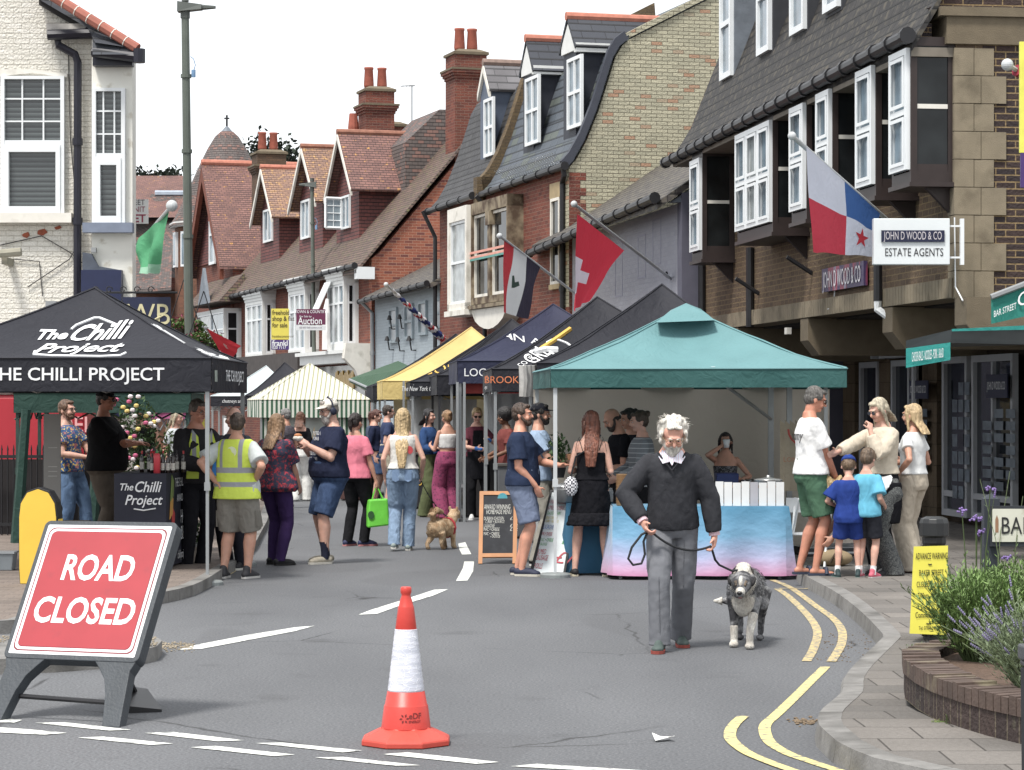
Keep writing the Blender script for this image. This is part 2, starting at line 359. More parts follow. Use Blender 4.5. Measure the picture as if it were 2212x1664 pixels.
kl=[V((5.2,75,0)),V((4.0,45,0)),V((3.6,34,0))]+kl; kz=[.11]*3+kz
o,kc,kcz=kerb('kerb_right',kl,kz,inside=1)
def sheet(name,line,lz,far,mat,inner=.14,side=1):
    """pavement sheet between an offset of the kerb line and far points"""
    pts=[]
    for i,p in enumerate(line):
        q=(line[min(i+1,len(line)-1)]-line[max(i-1,0)]); q.normalize(); nrm=V((q.y,-q.x,0))*(-side)
        e=p+nrm*inner; pts.append(V((e.x,e.y,lz[i])))
    mb=MB(); 
    for i in range(len(pts)-1):
        a,c=pts[i],pts[i+1]; fa,fc=V((far(a),a.y,.115)),V((far(c),c.y,.115))
        mb.poly([a,c,fc,fa])
    return tag(mb.build(name,mat,fix=False),kind='structure')
PAVG=brickm((112,108,104),(134,128,122),(70,66,62),w=.45,h=.45,mt=.012,stain=.35,name='paving',bp=.5)
sheet('pavement_right',kc,[z if z>.1 else z for z in kcz],lambda p:p.x+25 if p.y>8 else p.x+6,PAVG,side=1)
b=MB(); b.poly([(2,10,.095),(30,10,.095),(30,80,.095),(3.9,80,.095),(3.72,30,.095)]) 
# left pavement
kl2=[G(x,y,.1) for x,y in [(-300,1348),(-60,1342),(10,1338),(60,1322),(200,1300),(356,1272),(410,1253),(446,1232),(490,1206),(528,1170),(556,1125),(572,1080),(585,1040)]]+[V((-9.5,70,0))]
o,kc2,kcz2=kerb('kerb_left',kl2,[.1]*len(kl2),inside=-1)
sheet('pavement_left',kc2,kcz2,lambda p:-40,blockp,side=-1)
isl=[G(x,y,.1) for x,y in [(-500,1450),(0,1424),(120,1420),(280,1409),(338,1397),(350,1384),(336,1375),(250,1371),(0,1372),(-500,1380)]]
b=MB(); b.prism([(p.x,p.y,0) for p in isl],(0,0,.1)); tag(b.build('kerb_island',KERB),kind='structure')
g=MB()
for i in range(240):
    x=random.uniform(0,340);y=random.uniform(1378,1400); p=G(x,y,.1); s=random.uniform(.005,.015); g.ell(p+V((0,0,s)),(s,s,s*.6),n=5,m=3)
for i in range(240):
    x=random.uniform(340,420);y=random.gauss(1397,5); p=G(x,y); s=random.uniform(.004,.011); g.ell(p+V((0,0,s*.5)),(s,s,s*.6),n=5,m=3)
tag(g.build('grit',M((150,138,118),.9,.3,30)),'loose tan grit and leaf litter lying along the kerb end','grit',kind='stuff')
# markings
PAINT=M((222,224,218),.7,.05,20,dirt=((140,142,142),16,.52,.66)); YEL=M((204,180,118),.7,.08,14,dirt=((128,126,120),22,.47,.56)); YEL2=M((214,198,124),.7,.05,14,dirt=((136,132,118),20,.52,.62))
def mark(name,polys,mat,z=.004):
    mb=MB()
    for pl in polys: mb.poly([V((p.x,p.y,z)) for p in [G(x,y) for x,y in pl]])
    return tag(mb.build(name,mat,fix=False),kind='structure')
mark('centre_line',[[(385,1405),(425,1394),(540,1372),(640,1356),(680,1353),(640,1364),(520,1387),(435,1403)],
 [(774,1329),(800,1319),(880,1294),(938,1275),(968,1274),(935,1288),(865,1309),(815,1327)],[(985,1256),(1000,1228),(1003,1214),(1024,1214),(1022,1235),(1010,1255)],
 [(990,1175),(1005,1172),(1018,1198),(998,1199),(992,1187)]],PAINT)
mark('give_way_line',[[(0,1553),(48,1557),(30,1563),(0,1562)],[(0,1573),(60,1577),(145,1585),(95,1589),(0,1584)],[(76,1563),(140,1562),(283,1578),(235,1580)],
 [(312,1585),(375,1583),(527,1601),(470,1603)],[(168,1595),(225,1593),(374,1608),(325,1611)],[(412,1616),(465,1613),(637,1632),(590,1635)],[(553,1607),(610,1606),(782,1623),(740,1627)],
 [(680,1638),(740,1637),(908,1655),(855,1656)],[(826,1631),(880,1627),(1078,1648),(1030,1652)],[(1103,1657),(1160,1652),(1420,1668),(1360,1672)]],PAINT)
def ribbon(name,pts,w,mat,z=.004):
    P=[G(x,y) for x,y in pts]; mb=MB(); Q=[]
    for i in range(len(P)-1):
        k=6
        for j in range(k):
            t=j/k; p0=P[max(i-1,0)];p1=P[i];p2=P[i+1];p3=P[min(i+2,len(P)-1)]
            Q.append(.5*((2*p1)+(p2-p0)*t+(2*p0-5*p1+4*p2-p3)*t*t+(3*p1-p0-3*p2+p3)*t**3))
    Q.append(P[-1]); e=[]
    for i,p in enumerate(Q):
        d=(Q[min(i+1,len(Q)-1)]-Q[max(i-1,0)]).normalized(); n_=V((-d.y,d.x,0))*w/2; e.append((V((p.x,p.y,z))+n_,V((p.x,p.y,z))-n_))
    for i in range(len(e)-1): mb.poly([e[i][0],e[i][1],e[i+1][1],e[i+1][0]])
    return tag(mb.build(name,mat,fix=False),kind='structure')
def q4(x,y): return ((1480+x/2.169)*.885,(1250+y/2.169)*.885)
ribbon('yellow_line_inner',[q4(*p) for p in [(905,408),(960,445),(1040,520),(1098,590),(1118,650),(1095,730),(1060,792)]],.066,YEL)
ribbon('yellow_line_outer',[q4(*p) for p in [(880,362),(950,390),(1010,425),(1110,500),(1200,565),(1245,625),(1248,690),(1220,750),(1190,795)]],.066,YEL,.005)
ribbon('yellow_line_end_bar',[q4(895,408),q4(1070,410)],.05,YEL,.009)
ribbon('yellow_line_near',[q4(*p) for p in [(1160,822),(1090,890),(990,990),(900,1075),(845,1125),(840,1170),(870,1225),(960,1280),(1070,1320),(1230,1372),(1420,1420)]],.066,YEL2)
ribbon('yellow_line_kerbside',[q4(*p) for p in [(725,1085),(680,1125),(655,1170),(665,1215),(740,1275),(840,1320),(960,1365),(1100,1410)]],.066,YEL2,.006)
ribbon('yellow_line_left',[(340,1297),(380,1283),(446,1262),(500,1236),(540,1200)],.08,YEL)
ribbon('yellow_line_far',[(552,1168),(563,1150),(582,1105),(592,1070)],.1,YEL)
# small things lying on the road
def litter(x,y,pts,c,label):
    p=G(x,y); mb=MB(); mb.prism([(q[0],q[1],.008+.012*((i*7)%3)) for i,q in enumerate(pts)],(0,0,.003)); tag(mb.build('litter',M(c,.8,.1,20),loc=p),label,'litter')
litter(1435,1601,[(-.05,-.06),(.02,-.02),(.05,-.05),(.03,.06),(-.02,.02),(-.06,.07)],(235,235,232),'torn white scrap of paper lying on the asphalt right of the cone')
g=MB()
for i in range(150):
    x,y=q4(random.gauss(1390,60),random.gauss(1325,14)); p=G(x,y); s=random.uniform(.006,.02); g.ell(p+V((0,0,s*.4)),(s,s*.8,s*.4),n=5,m=3)
for i in range(60):
    x,y=q4(random.gauss(1050,40),random.gauss(1110,10)); p=G(x,y); s=random.uniform(.006,.016); g.ell(p+V((0,0,s*.4)),(s,s*.8,s*.4),n=5,m=3)
for i in range(120):
    x,y=q4(random.uniform(1100,1450),random.uniform(640,800)); p=G(x,y); s=random.uniform(.003,.01); g.ell(p+V((0,0,s*.4)),(s,s*.8,s*.4),n=5,m=3)
tag(g.build('grit',M((120,102,80),.9,.4,30)),'crumbs of brown leaf litter in the gutter by the dropped kerb','grit',kind='stuff')
# ---------------------------------------------------------------- materials of the buildings
B_YEL=brickm((196,190,162),(172,168,144),(104,98,82),mt=.012,stain=.1,c3=(182,140,112),c3p=.92,name='yellow_stock_brick')
B_RED=brickm((144,78,60),(110,60,52),(132,108,94),mt=.010,stain=.4,name='red_brick')
B_ORG=brickm((170,98,72),(150,84,66),(182,142,118),mt=.010,stain=.12,c3=(120,68,64),name='orange_brick')
B_BRN=brickm((98,80,64),(120,98,76),(132,112,80),mt=.013,stain=.25,name='brown_brick')
B_DRK=brickm((52,44,46),(72,56,52),(138,116,80),mt=.015,stain=.15,name='dark_brick')
B_WHT=brickm((236,232,222),(228,224,212),(196,190,176),mt=.008,stain=.04,bp=1.0,name='painted_brick')
B_LIL=brickm((166,167,178),(158,159,170),(148,148,162),mt=.006,stain=.1,bp=.5,name='lilac_painted_brick')
B_GRY=brickm((178,190,198),(170,182,190),(152,162,170),mt=.008,stain=.06,bp=.6,name='pale_painted_brick')
T_RED=tilem((142,98,88),(118,80,74),gap_and_shade=(52,36,34),w=.17,h=.1,moss=(196,140,60),mossr=(.62,.7),name='red_roof_tile')
T_ORG=tilem((164,124,98),(140,108,96),gap_and_shade=(70,48,40),w=.17,h=.1,moss=(196,150,84),mossr=(.54,.68),name='lichen_roof_tile')
T_HNG=tilem((118,56,50),(98,46,44),gap_and_shade=(40,22,22),w=.17,h=.1,stain=.25,name='hung_tile')
T_MOS=tilem((118,92,80),(94,74,66),gap_and_shade=(38,32,28),w=.17,h=.1,moss=(104,100,62),mossr=(.54,.66),name='mossy_roof_tile')
T_GRY=tilem((104,92,88),(86,78,76),gap_and_shade=(40,34,34),w=.17,h=.1,c3=(134,98,88),name='grey_roof_tile')
T_DRK=tilem((40,36,35),(24,22,23),gap_and_shade=(6,6,6),w=.3,h=.16,moss=(74,68,56),mossr=(.5,.64),name='dark_roof_tile',gs=.02)
SLATE=tilem((84,92,102),(70,80,90),gap_and_shade=(40,44,50),w=.5,h=.2,stain=.15,c3=(88,96,92),name='slate',gs=.012)
SLATN=tilem((60,64,72),(52,56,66),gap_and_shade=(26,28,32),w=.5,h=.22,stain=.05,name='new_slate')
STONE=M((136,124,102),.9,.12,5,.5,120,dirt=((100,90,72),3,.5,.75)); CONC=M((110,98,78),.9,.12,6,.5,90)
LEAD=M((110,118,128),.6,.15,6,.3,20); RIDGE=M((188,116,94),.8,.15,9); POT=M((158,82,62),.8,.15,8); NAVY=M((26,34,66),.5,.1,6)
UPVC=M((228,232,234),.35,.03,6); BROWNF=M((48,36,34),.5,.12,8); CURT=glassm((150,158,160),.15,'curtained_glass'); GLD=glassm(); GLB=glassm((104,124,138),.08,'sky_glass')
CREAM=M((226,222,212),.6,.06,5,dirt=((168,164,150),3,.55,.8)); TRIMW=M((222,224,222),.6,.06,5)
def root(name,F,label,cat='building'): return thing(name,label,cat,F.o,F.rz)
def pgl(mb,F,pts,t,th):   # polygon in the end plane x=t given by pixels
    P=[F.hitx(x,y,t) for x,y in pts]; return mb.prism([(t,a,z) for a,z in P],(th,0,0))
def gable(nm,rt,F,apex,lft,rgt,y,yb,wz,wallm,roofm,barge,ridgem=RIDGE,win=None,over=.28,inset=.22,cheekm=None,wfr=UPVC,wnz=1,wnx=2,th=.07,white_face=False):
    """a gable-fronted dormer: apex/left/right are pixels of its barge line in the plane y; yb = where it dies into the roof; wz = foot of the wall"""
    ta,za=F.hit(*apex,y); tl,zl=F.hit(*lft,y); tr,zr=F.hit(*rgt,y); hw=(tl-tr)/2; ze=(zl+zr)/2; tc=(tl+tr)/2
    d=MB(); i=inset
    w0,w1=max(tr+i,.16),tl-i; yf=y-over
    zt=ze+(za-ze)*(i/hw)
    d.add([(w0,yf,wz),(w1,yf,wz),(w1,yf,zt),(tc,yf,za-.05),(w0,yf,zt),(w0,yb,wz),(w1,yb,wz),(w1,yb,zt),(tc,yb,za-.05),(w0,yb,zt)],
      [(0,1,2,3,4),(9,8,7,6,5),(0,4,9,5),(1,6,7,2),(4,3,8,9),(3,2,7,8)])
    do=d.build(nm,wallm,rt)
    if white_face:
        e=MB(); e.prism([(w0-.02,yf+.003,zt-.16),(w1+.02,yf+.003,zt-.16),(w1+.02,yf+.003,zt),(tc,yf+.003,za-.08),(w0-.02,yf+.003,zt)],(0,.04,0)); e.box(w0-.14,w0-.003,yb,yf+.04,zt-.2,zt-.02); e.build('fascia',TRIMW,do)
    r=MB()
    for a in (tr,tl):
        s=1 if a==tr else -1; n=V((-(za-ze)*s,0,hw)).normalized()*th
        r.hexa([V((a,y,ze)),V((tc,y,za)),V((tc,yb,za)),V((a,yb,ze)),V((a,y,ze))+n,V((tc,y,za+.0))+V((0,0,th*1.2)),V((tc,yb,za))+V((0,0,th*1.2)),V((a,yb,ze))+n])
    ro=r.build('roof',roofm,do)
    k=MB(); k.tube([(tc,y+.02,za+.08),(tc,yb,za+.08)],.09,8); k.build('ridge_tiles',ridgem,ro)
    if barge:
        g=MB()
        for a in (tr,tl): g.hexa([V((a,y-.04,ze-.12)),V((tc,y-.04,za-.14)),V((tc,y+.02,za-.14)),V((a,y+.02,ze-.12)),V((a,y-.04,ze+.05)),V((tc,y-.04,za+.06)),V((tc,y+.02,za+.06)),V((a,y+.02,ze+.05))])
        g.build('barge_board',barge,ro)
    if win:
        (x0,y0),(x1,y1)=win; a0,c1=F.hit(x1,y0,yf); a1,c0=F.hit(x0,y1,yf); _,c0b=F.hit(x1,y1,yf); _,c1b=F.hit(x0,y0,yf)
        sash(do,None,min(c0,c0b)*.5+max(c0,c0b)*.5,(c1+c1b)/2,a0,a1,yf+.004,wfr,GLB,wnx,wnz,.07)
    return do
def chimney(rt,x0,x1,y0,y1,z0,z1,mat,pots,cap=LEAD,name='chimney',ph=.5):
    c=MB(); c.box(x0,x1,y0,y1,z0,z1-.72)
    for i,e in enumerate((.03,.07,.11)): c.box(x0-e,x1+e,y0-e,y1+e,z1-.72+i*.075,z1-.72+(i+1)*.075)
    c.box(x0-.0,x1+.0,y0-.0,y1+.0,z1-.49,z1-.075)
    o=c.build(name,mat,rt); k=MB(); k.box(x0-.13,x1+.13,y0-.13,y1+.13,z1-.494,z1-.44); k.box(x0-.05,x1+.05,y0-.05,y1+.05,z1-.074,z1)
    k.add([(x0-.04,y0-.04,z1+.001),(x1+.04,y0-.04,z1+.001),(x1+.04,y1+.04,z1+.001),(x0-.04,y1+.04,z1+.001),(x0+.15,y0+.15,z1+.09),(x1-.15,y0+.15,z1+.09),(x1-.15,y1-.15,z1+.09),(x0+.15,y1-.15,z1+.09)],[(0,3,2,1),(4,5,6,7),(0,1,5,4),(1,2,6,5),(2,3,7,6),(3,0,4,7)])
    k.build('chimney_cap',CONC,o)
    for (px,py) in pots:
        q=MB(); q.lathe([(.13,0),(.15,.1),(.125,ph-.08),(.14,ph-.05),(.14,ph),(.1,ph),(.1,ph-.2)],(px,py,z1+.06),14); q.build('chimney_pot',POT,o,smooth=True)
    return o
def pipe(rt,pts,r=.05,mat=BLACKM,name='downpipe'):
    p=MB(); p.tube(pts,r,8); 
    for a,c in zip(pts[:-1],pts[1:]):
        a=V(a);c=V(c)
        if (c-a).length>1.2 and abs((c-a).normalized().z)>.9:
            k=int((c-a).length/1.3)
            for i in range(1,k+1): m=a.lerp(c,i/(k+1)); p.cyl(m-V((0,0,.05)),m+V((0,0,.05)),r*1.3,n=8)
    return p.build(name,mat,rt,smooth=False)
def gutter(rt,a,c,r=.07,mat=BLACKM,br=.9):
    g=MB(); g.tube([a,c],r,10); a=V(a);c=V(c);n=int((c-a).length/br)
    for i in range(n+1):
        m=a.lerp(c,i/max(1,n)); d=(c-a).normalized(); g.tube([m-d*.04,m+d*.04],r*1.25,10)
    return g.build('gutter',mat,rt)
def slopes(rt,prof,t0,t1,mat,th=.08,name='roof'):
    """profile (y,z) swept along the facade"""
    r=MB(); n=len(prof)
    for i in range(n-1):
        a,c=prof[i],prof[i+1]
        r.hexa([(t0,a[0],a[1]-th),(t1,a[0],a[1]-th),(t1,c[0],c[1]-th),(t0,c[0],c[1]-th),(t0,a[0],a[1]),(t1,a[0],a[1]),(t1,c[0],c[1]),(t0,c[0],c[1])])
    return r.build(name,mat,rt)
# ================================================================ brown brick mansard building (near right)
F=Fac(2065,28,1520,41); r1=root('estate_agency_building',F,'long brown brick building with dark mansard roof and white framed bays over the estate agent','building')
L=F.L
w=MB(); w.box(0,L,-.3,0,3.15,5.75); w.build('wall',B_BRN,r1)
w=MB(); w.box(-.004,.45,-9,-.301,2.9,5.7); w.build('wall',B_DRK,r1)          # end wall facing the junction
q=MB()
for k in range(9):
    z0=2.92+k*.305; q.box(-.035,.2,-.27 if k%2 else -.19,.03,z0,z0+.297)
    q.box(-.03,.15,(-.56 if k%2 else -.42),(-.278 if k%2 else -.198),z0,z0+.297)
q.build('stone_quoins',STONE,r1)
q=MB(); q.box(-.05,.5,-9,.12,5.70,6.0); q.box(-.09,.5,-9,.2,6.001,6.1); q.build('parapet_band',CONC,r1)
s=MB(); n=int(L/.075/1.6)
for k in range(110):
    t0=k*L/110; s.box(t0+.006,t0+L/110-.006,-.35,.05,2.93,3.145)
s.build('soldier_course',STONE,r1)
s=MB(); s.box(0,L,-.34,.045,2.925,3.14); s.build('lintel',CONC,r1)
# soffit and recessed shop front under the overhang
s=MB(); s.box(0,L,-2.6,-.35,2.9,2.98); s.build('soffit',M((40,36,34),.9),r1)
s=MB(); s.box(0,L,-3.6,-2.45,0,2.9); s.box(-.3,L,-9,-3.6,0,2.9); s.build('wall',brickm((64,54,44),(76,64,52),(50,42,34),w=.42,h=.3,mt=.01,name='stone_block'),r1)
for px in (2015,1915,1840):
    t=F.t(px,-2.3); p=MB(); p.box(t-.35,t+.35,-2.449,-2.25,.1,2.45); p.build('pier',brickm((98,84,66),(116,100,78),(70,58,44),w=.3,h=.3,mt=.012,name='pier_block') if px==2015 else bpy.data.materials['pier_block'],r1)
for px,yf in ((2096,.0),(1935,.0),(1752,.0),(1600,0)):
    t=F.t(px,0); p=MB(); p.prism([(t,.04,2.915),(t,.04,2.62),(t,-.12,2.42),(t,-2.44,2.42),(t,-2.44,2.915)],(.42,0,0)); p.build('corbel_beam',CONC,r1)
SHOPF=M((172,176,182),.5,.05,6)
def shopglass(px0,px1,zt,label=None,ny=1,y=-2.3):
    t1,_=F.hit(px0,900,y); t0,_=F.hit(px1,900,y)
    return sash(r1,None,.22,zt,t0,t1,y,SHOPF,glassm((34,40,48),.03,'shop_glass'),ny,[.14],.09,'shop_window',.08)
shopglass(2046,2100,2.42,ny=1); shopglass(2110,2200,2.42,ny=2); shopglass(1935,1975,2.42); shopglass(1936,2005,2.45,y=-2.18) if 0 else None
t0=F.t(1905,-2.3);t1=F.t(1870,-2.3); shopglass(1866,1906,2.42)
shopglass(1690,1800,2.42,ny=2)
p=MB(); 
for px in (1870,1950): 
    t=F.t(px,-2.1); p.box(t-.7,t+.9,-2.2,-2.0,2.45,2.58)
p.build('shop_head',SHOPF,r1)
for px0,px1,py0,py1,y in ((2132,2178,808,860,-2.15),(1966,2006,822,862,-2.1)):   # dark plaques in the windows
    a,z=F.hit(px1,py0,y); c,z_=F.hit(px0,py1,y); m=MB(); m.box(a,c,y,y+.015,z_,z); o=m.build('window_plaque',NAVY,r1)
    m=MB(); mid=(a+c)/2; m.text('JOHN D WOOD & CO',(mid,y+.02,(z+z_)/2),(-1,0,0),(0,0,1),.15,width=.85*abs(c-a)); m.build('lettering',UPVC,o)
for px0,px1,y0,y1,yy in ((2120,2196,880,1060,-2.18),(1962,2004,880,1040,-2.18),(2056,2096,820,1080,-2.2)):
    a,z=F.hit(px1,y0,yy); c,z_=F.hit(px0,y1,yy); m=MB(); nx_,nz_=3,7
    for i in range(nx_):
        for j in range(nz_):
            if (i*5+j*3)%7==0: continue
            u0=a+(c-a)*(i+.1)/nx_; u1=a+(c-a)*(i+.88)/nx_; w0=z_+(z-z_)*(j+.12)/nz_; w1=z_+(z-z_)*(j+.85)/nz_; m.box(u0,u1,yy,yy+.003,w0,w1)
    m.build('window_cards',M((104,116,128),.3,.35,9),r1)
# bays
def bay(pl,pr,pt,pb,nx,F=F):
    y=.5; (x0,_),(x1,_)=z4(pl,0),z4(pr,0); t1=F.t(x0,y); t0=F.t(x1,y); zt=F.hit(x1,z4(0,pt)[1],y)[1]; zb=F.hit(x1,z4(0,pb)[1],y)[1]
    b=MB(); b.box(t0,t1,.0,y,zb,zb+.12); b.box(t0,t1,0,y,zt-.1,zt); b.box(t0,t0+.07,y-.07,y,zb+.12,zt-.1); b.box(t1-.07,t1,y-.07,y,zb+.12,zt-.1)
    b.box(t0,t0+.05,0,.08,zb+.12,zt-.1); b.box(t1-.05,t1,0,.08,zb+.12,zt-.1); b.box(t0+.01,t0+.045,.08,y-.07,zb+.12,zb+.2); b.box(t0-.05,t1+.05,-.0,y+.03,zb-.05,zb-.001)
    b.prism([(t0+.1,.001,zb-.051),(t0+.1,.3,zb-.051),(t0+.1,.001,zb-.35)],(.08,0,0))
    o=b.build('bay',BROWNF,r1)
    g=MB(); g.box(t0+.02,t0+.03,.08,y-.07,zb+.2,zt-.1); g.box(t1-.03,t1-.02,.08,y-.07,zb+.12,zt-.1); g.build('side_pane',glassm((24,28,30),.03,'dark_glass'),o)
    g=MB(); zz=zb+(zt-zb)*.52; g.box(t0+.012,t0+.018,.082,y-.072,zz-.02,zz+.03); g.build('glazing_bar',CREAM,o)
    n=nx
    for i in range(n):
        a=t0+.03+(t1-t0-.06)*i/n; c=t0+.03+(t1-t0-.06)*(i+1)/n
        sash(o,None,zb+.14,zt-.12,a,c,y-.02,UPVC,GLB if i%2==0 else CURT,1,[.48],.07,'window',.07)
        g=MB()
        for e0,e1 in ((.02,.46),(.5,.96)):
            H_=zt-zb-.26; zA=zb+.14+H_*e0; zB=zb+.14+H_*e1; b0,b1=a+.075,c-.075
            if b1-b0<.1: continue
            g.box(b0,b1,y+.05,y+.062,zA+.03,zA+.07); g.box(b0,b1,y+.05,y+.062,zB-.07,zB-.03); g.box(b0,b0+.04,y+.05,y+.062,zA+.07,zB-.07); g.box(b1-.04,b1,y+.05,y+.062,zA+.07,zB-.07)
        if g.v: g.build('casement',UPVC,o)
for args in ((350,397,675,1170,1),(555,715,500,1048,3),(800,868,420,990,1),(920,985,355,905,1),(1100,1180,245,885,1),(1252,1338,165,822,1)): bay(*args)
# mansard roof, gutter, dormers
slopes(r1,[(.5,5.72),(.2,6.2),(-1.15,9.6),(-4.5,10.2)],-.02,L,T_DRK,.1)
m=MB(); m.prism([(L,.5,5.6),(L,.2,6.2),(L,-1.15,9.55),(L,-4.5,10.15),(L,-4.5,5.6)],(.05,0,0)); m.prism([(.1,.3,6.1),(.1,.1,6.2),(.1,-1.2,9.5),(.1,-4.5,10.1),(.1,-4.5,6.1)],(.05,0,0)); m.build('gable_wall',B_DRK,r1)
za=F.hit(1983,29,.55)[1]; zb_=F.hit(1442,344.5,.55); gutter(r1,(-.02,.56,5.78),(L+.3,.56,5.66),.075,br=.62)
s=MB(); s.box(0,L,0,.5,5.56,5.66); s.build('eaves_board',M((120,112,100),.8),r1)
for pl,pr,pb,yy in ((483,532,340,.0),(650,705,225,.0),(800,862,130,0),(950,1015,28,0)):
    y=-.02; x0,x1=z4(pl,0)[0],z4(pr,0)[0]; t1=F.t(x0,y); t0=F.t(x1,y); zb=F.hit(x1,z4(0,pb)[1],y)[1]
    d=MB(); d.box(t0-.06,t1+.06,-1.3,y-.02,zb-.05,9.3); o=d.build('dormer',LEAD if pl<500 else M((52,54,60),.7,.15,5),r1)
    sash(o,None,zb,9.2,t0,t1,y-.02,UPVC,GLB,1,[.35,.7],.09,'window',.06)
# pipes, brackets, sign boards
def fp(px,py,y=.06): t,z=F.hit(px,py,y); return (t,y,z)
pipe(r1,[fp(1516,560),(fp(1516,560)[0],.06,2.9)],.06); pipe(r1,[fp(1620,535),(fp(1620,535)[0],.06,2.9)],.06)
a=fp(1893,560,.12); t_=a[0]; pipe(r1,[(t_,.1,4.0),(t_,.1,3.0)],.055)
pipe(r1,[(t_,.1,3.0),(t_,.1,2.9),(t_-.1,0,2.8),(t_-.3,-2.2,2.72)],.05,UPVC)
pa=F.t(1984,-2.15); pipe(r1,[(pa,-2.1,2.4),(pa,-2.1,.15)],.055,SHOPF)
for x,y_ in ((1755,575),(1640,620)):
    c=fp(x,y_,0); m=MB(); m.tube([(c[0],0,c[2]-.1),(c[0],.35,c[2]+.12)],.03,6); m.build('flag_bracket',BLACKM,r1)
c0=fp(1862,560,.1);c1=fp(1772,632,.1)
m=MB(); m.box(c0[0],c1[0],.03,.08,c1[2],c0[2]-.02)
bn,t,b=nt('jack_banner'); nn=noisef(t,3.5,2,st=(1,1,.3)); col=mixc(t,ramp(t,nn,.53,.58),lin((58,46,88)),lin((150,48,76))); col=mixc(t,ramp(t,nn,.62,.66),col,lin((140,136,158))); setc(t,b,col)
o=m.build('shop_banner',bn,r1); m=MB(); m.text('JOHN D WOOD & CO',((c0[0]+c1[0])/2,.09,(c0[2]+c1[2])/2-.02),(-1,0,0),(0,0,1),.3,width=.9*abs(c1[0]-c0[0])); m.build('lettering',M((225,222,226),.6),o)
# wires along the lintel
m=MB(); m.tube([fp(2062,470,.04),fp(2064,620,.04),fp(2080,650,.06)],.008,5); m.tube([fp(1805,612,.03),fp(1800,665,.03),fp(1788,668,.05)],.008,5); m.build('cable',UPVC,r1)
m=MB(); x=fp(1706,716,.06); m.box(x[0]-.08,x[0]+.06,.055,.12,x[2]-.04,x[2]+.05); m.build('security_light',CREAM,r1)
# projecting estate agents sign
p=W(1887,472,27.7); q_=W(2052,572,27.7)
es=thing('projecting_sign','white projecting ESTATE AGENTS board with navy name plate on the brown building','shop sign',(p.x,27.7,q_.z))
w_=q_.x-p.x; h_=p.z-q_.z
m=MB(); m.box(0,w_,0,.12,0,h_); m.build('board',M((222,228,230),.4,.03,4),es,bevel=.008)
m=MB(); m.box(w_*.1,w_*.925,-.02,-.001,h_*.49,h_*.74); o=m.build('name_plate',M((24,30,62),.35,.1,8),es)
m=MB(); m.text('JOHN D WOOD & CO',(w_*.512,-.021,h_*.615),(1,0,0),(0,0,1),.125,width=w_*.76); m.build('lettering',M((196,190,196),.4),o)
m=MB(); m.text('ESTATE AGENTS',(w_*.53,-.003,h_*.26),(1,0,0),(0,0,1),.125,width=w_*.76); m.build('lettering',M((40,40,44),.5),es)
m=MB(); m.box(w_+.12,w_+.16,.03,.09,.0,h_); m.box(w_,w_+.12,.04,.07,h_*.82,h_*.86); m.box(w_,w_+.12,.04,.07,h_*.14,h_*.18);m.build('bracket',UPVC,es)
# ================================================================ lilac cottage
F=Fac(1466,41.2,1195,52); r2=root('lilac_cottage',F,'low lilac grey painted brick cottage with sagging dark roof behind the black market tents'); L=F.L
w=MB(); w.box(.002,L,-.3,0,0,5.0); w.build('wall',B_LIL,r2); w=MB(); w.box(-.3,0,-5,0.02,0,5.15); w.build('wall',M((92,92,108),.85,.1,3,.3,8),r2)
slopes(r2,[(.42,5.0),(-3,7.3)],-.3,L+.1,tilem((84,78,76),(66,62,60),gap_and_shade=(28,26,26),w=.25,h=.16,moss=(104,98,86),mossr=(.45,.6),name='old_tile'),.12)
m=MB(); m.prism([(-.25,.2,5.0),(-.25,-3,7.1),(-.25,-5,5.8),(-.25,-5,5.0)],(.2,0,0)); m.build('gable_wall',LEAD,r2)
gutter(r2,(-.3,.47,5.06),(L+.1,.47,4.84),.075)
for px,p0,p1 in ((1428,470,570),(1345,520,640),(1395,505,600),(1270,560,640)):
    t,zt=F.hit(px,p0,0); _,zb=F.hit(px,p1,0); sash(r2,None,zb,zt,t,t+.62,-.055,M((132,132,150),.6),glassm((92,92,108),.4,'dull_glass'),1,1,.03)
# ================================================================ yellow gable house (two houses under one mansard)
F=Fac(1230,50,950,60); r3=root('mansard_house',F,'tall house with pale yellow brick gable end, slate mansard and two white slated dormers'); L=F.L
vg=[z3(*p) for p in [(1112,832),(1150,790),(1205,690),(1265,540),(1310,400),(1350,270),(1385,210),(1430,175)]]; vp=[F.hitx(x,y,0) for x,y in vg]
sl=.52; vp.append((vp[-1][0]-2.7,vp[-1][1]+2.7*sl)); ap=vp[-1]
prof=[(y,z) for y,z in vp]; back=[(ap[0]-3,ap[1]-1.6),(ap[0]-3.2,0)]
tp=F.t(z3(690,900)[0],0)     # party wall
w=MB(); w.prism([(.0,0,0)]+[(.0,y-.03,z-.08) for y,z in vp]+[(0,y,z) for y,z in back],(.3,0,0)); w.build('gable_wall',B_YEL,r3)
w=MB()
for k in range(46):
    z0=.3+k*.15; 
    if z0>6.2: break
    w.box(-.006,.25,(-.34 if k%2 else -.22),.008,z0,z0+.15)
w.build('brick_quoins',B_RED,r3)
w=MB(); w.box(.3,tp,-.3,.0,0,6.4); w.build('wall',B_RED,r3)
slopes(r3,prof,.05,tp-.15,SLATE,.1)
v=MB()
for a,c in zip(prof[:-2],prof[1:-1]): v.hexa([(-.07,a[0]+.05,a[1]-.1),(.06,a[0]+.05,a[1]-.1),(.06,c[0]+.05,c[1]-.1),(-.07,c[0]+.05,c[1]-.1),(-.07,a[0]+.14,a[1]+.05),(.06,a[0]+.14,a[1]+.05),(.06,c[0]+.14,c[1]+.05),(-.07,c[0]+.14,c[1]+.05)])
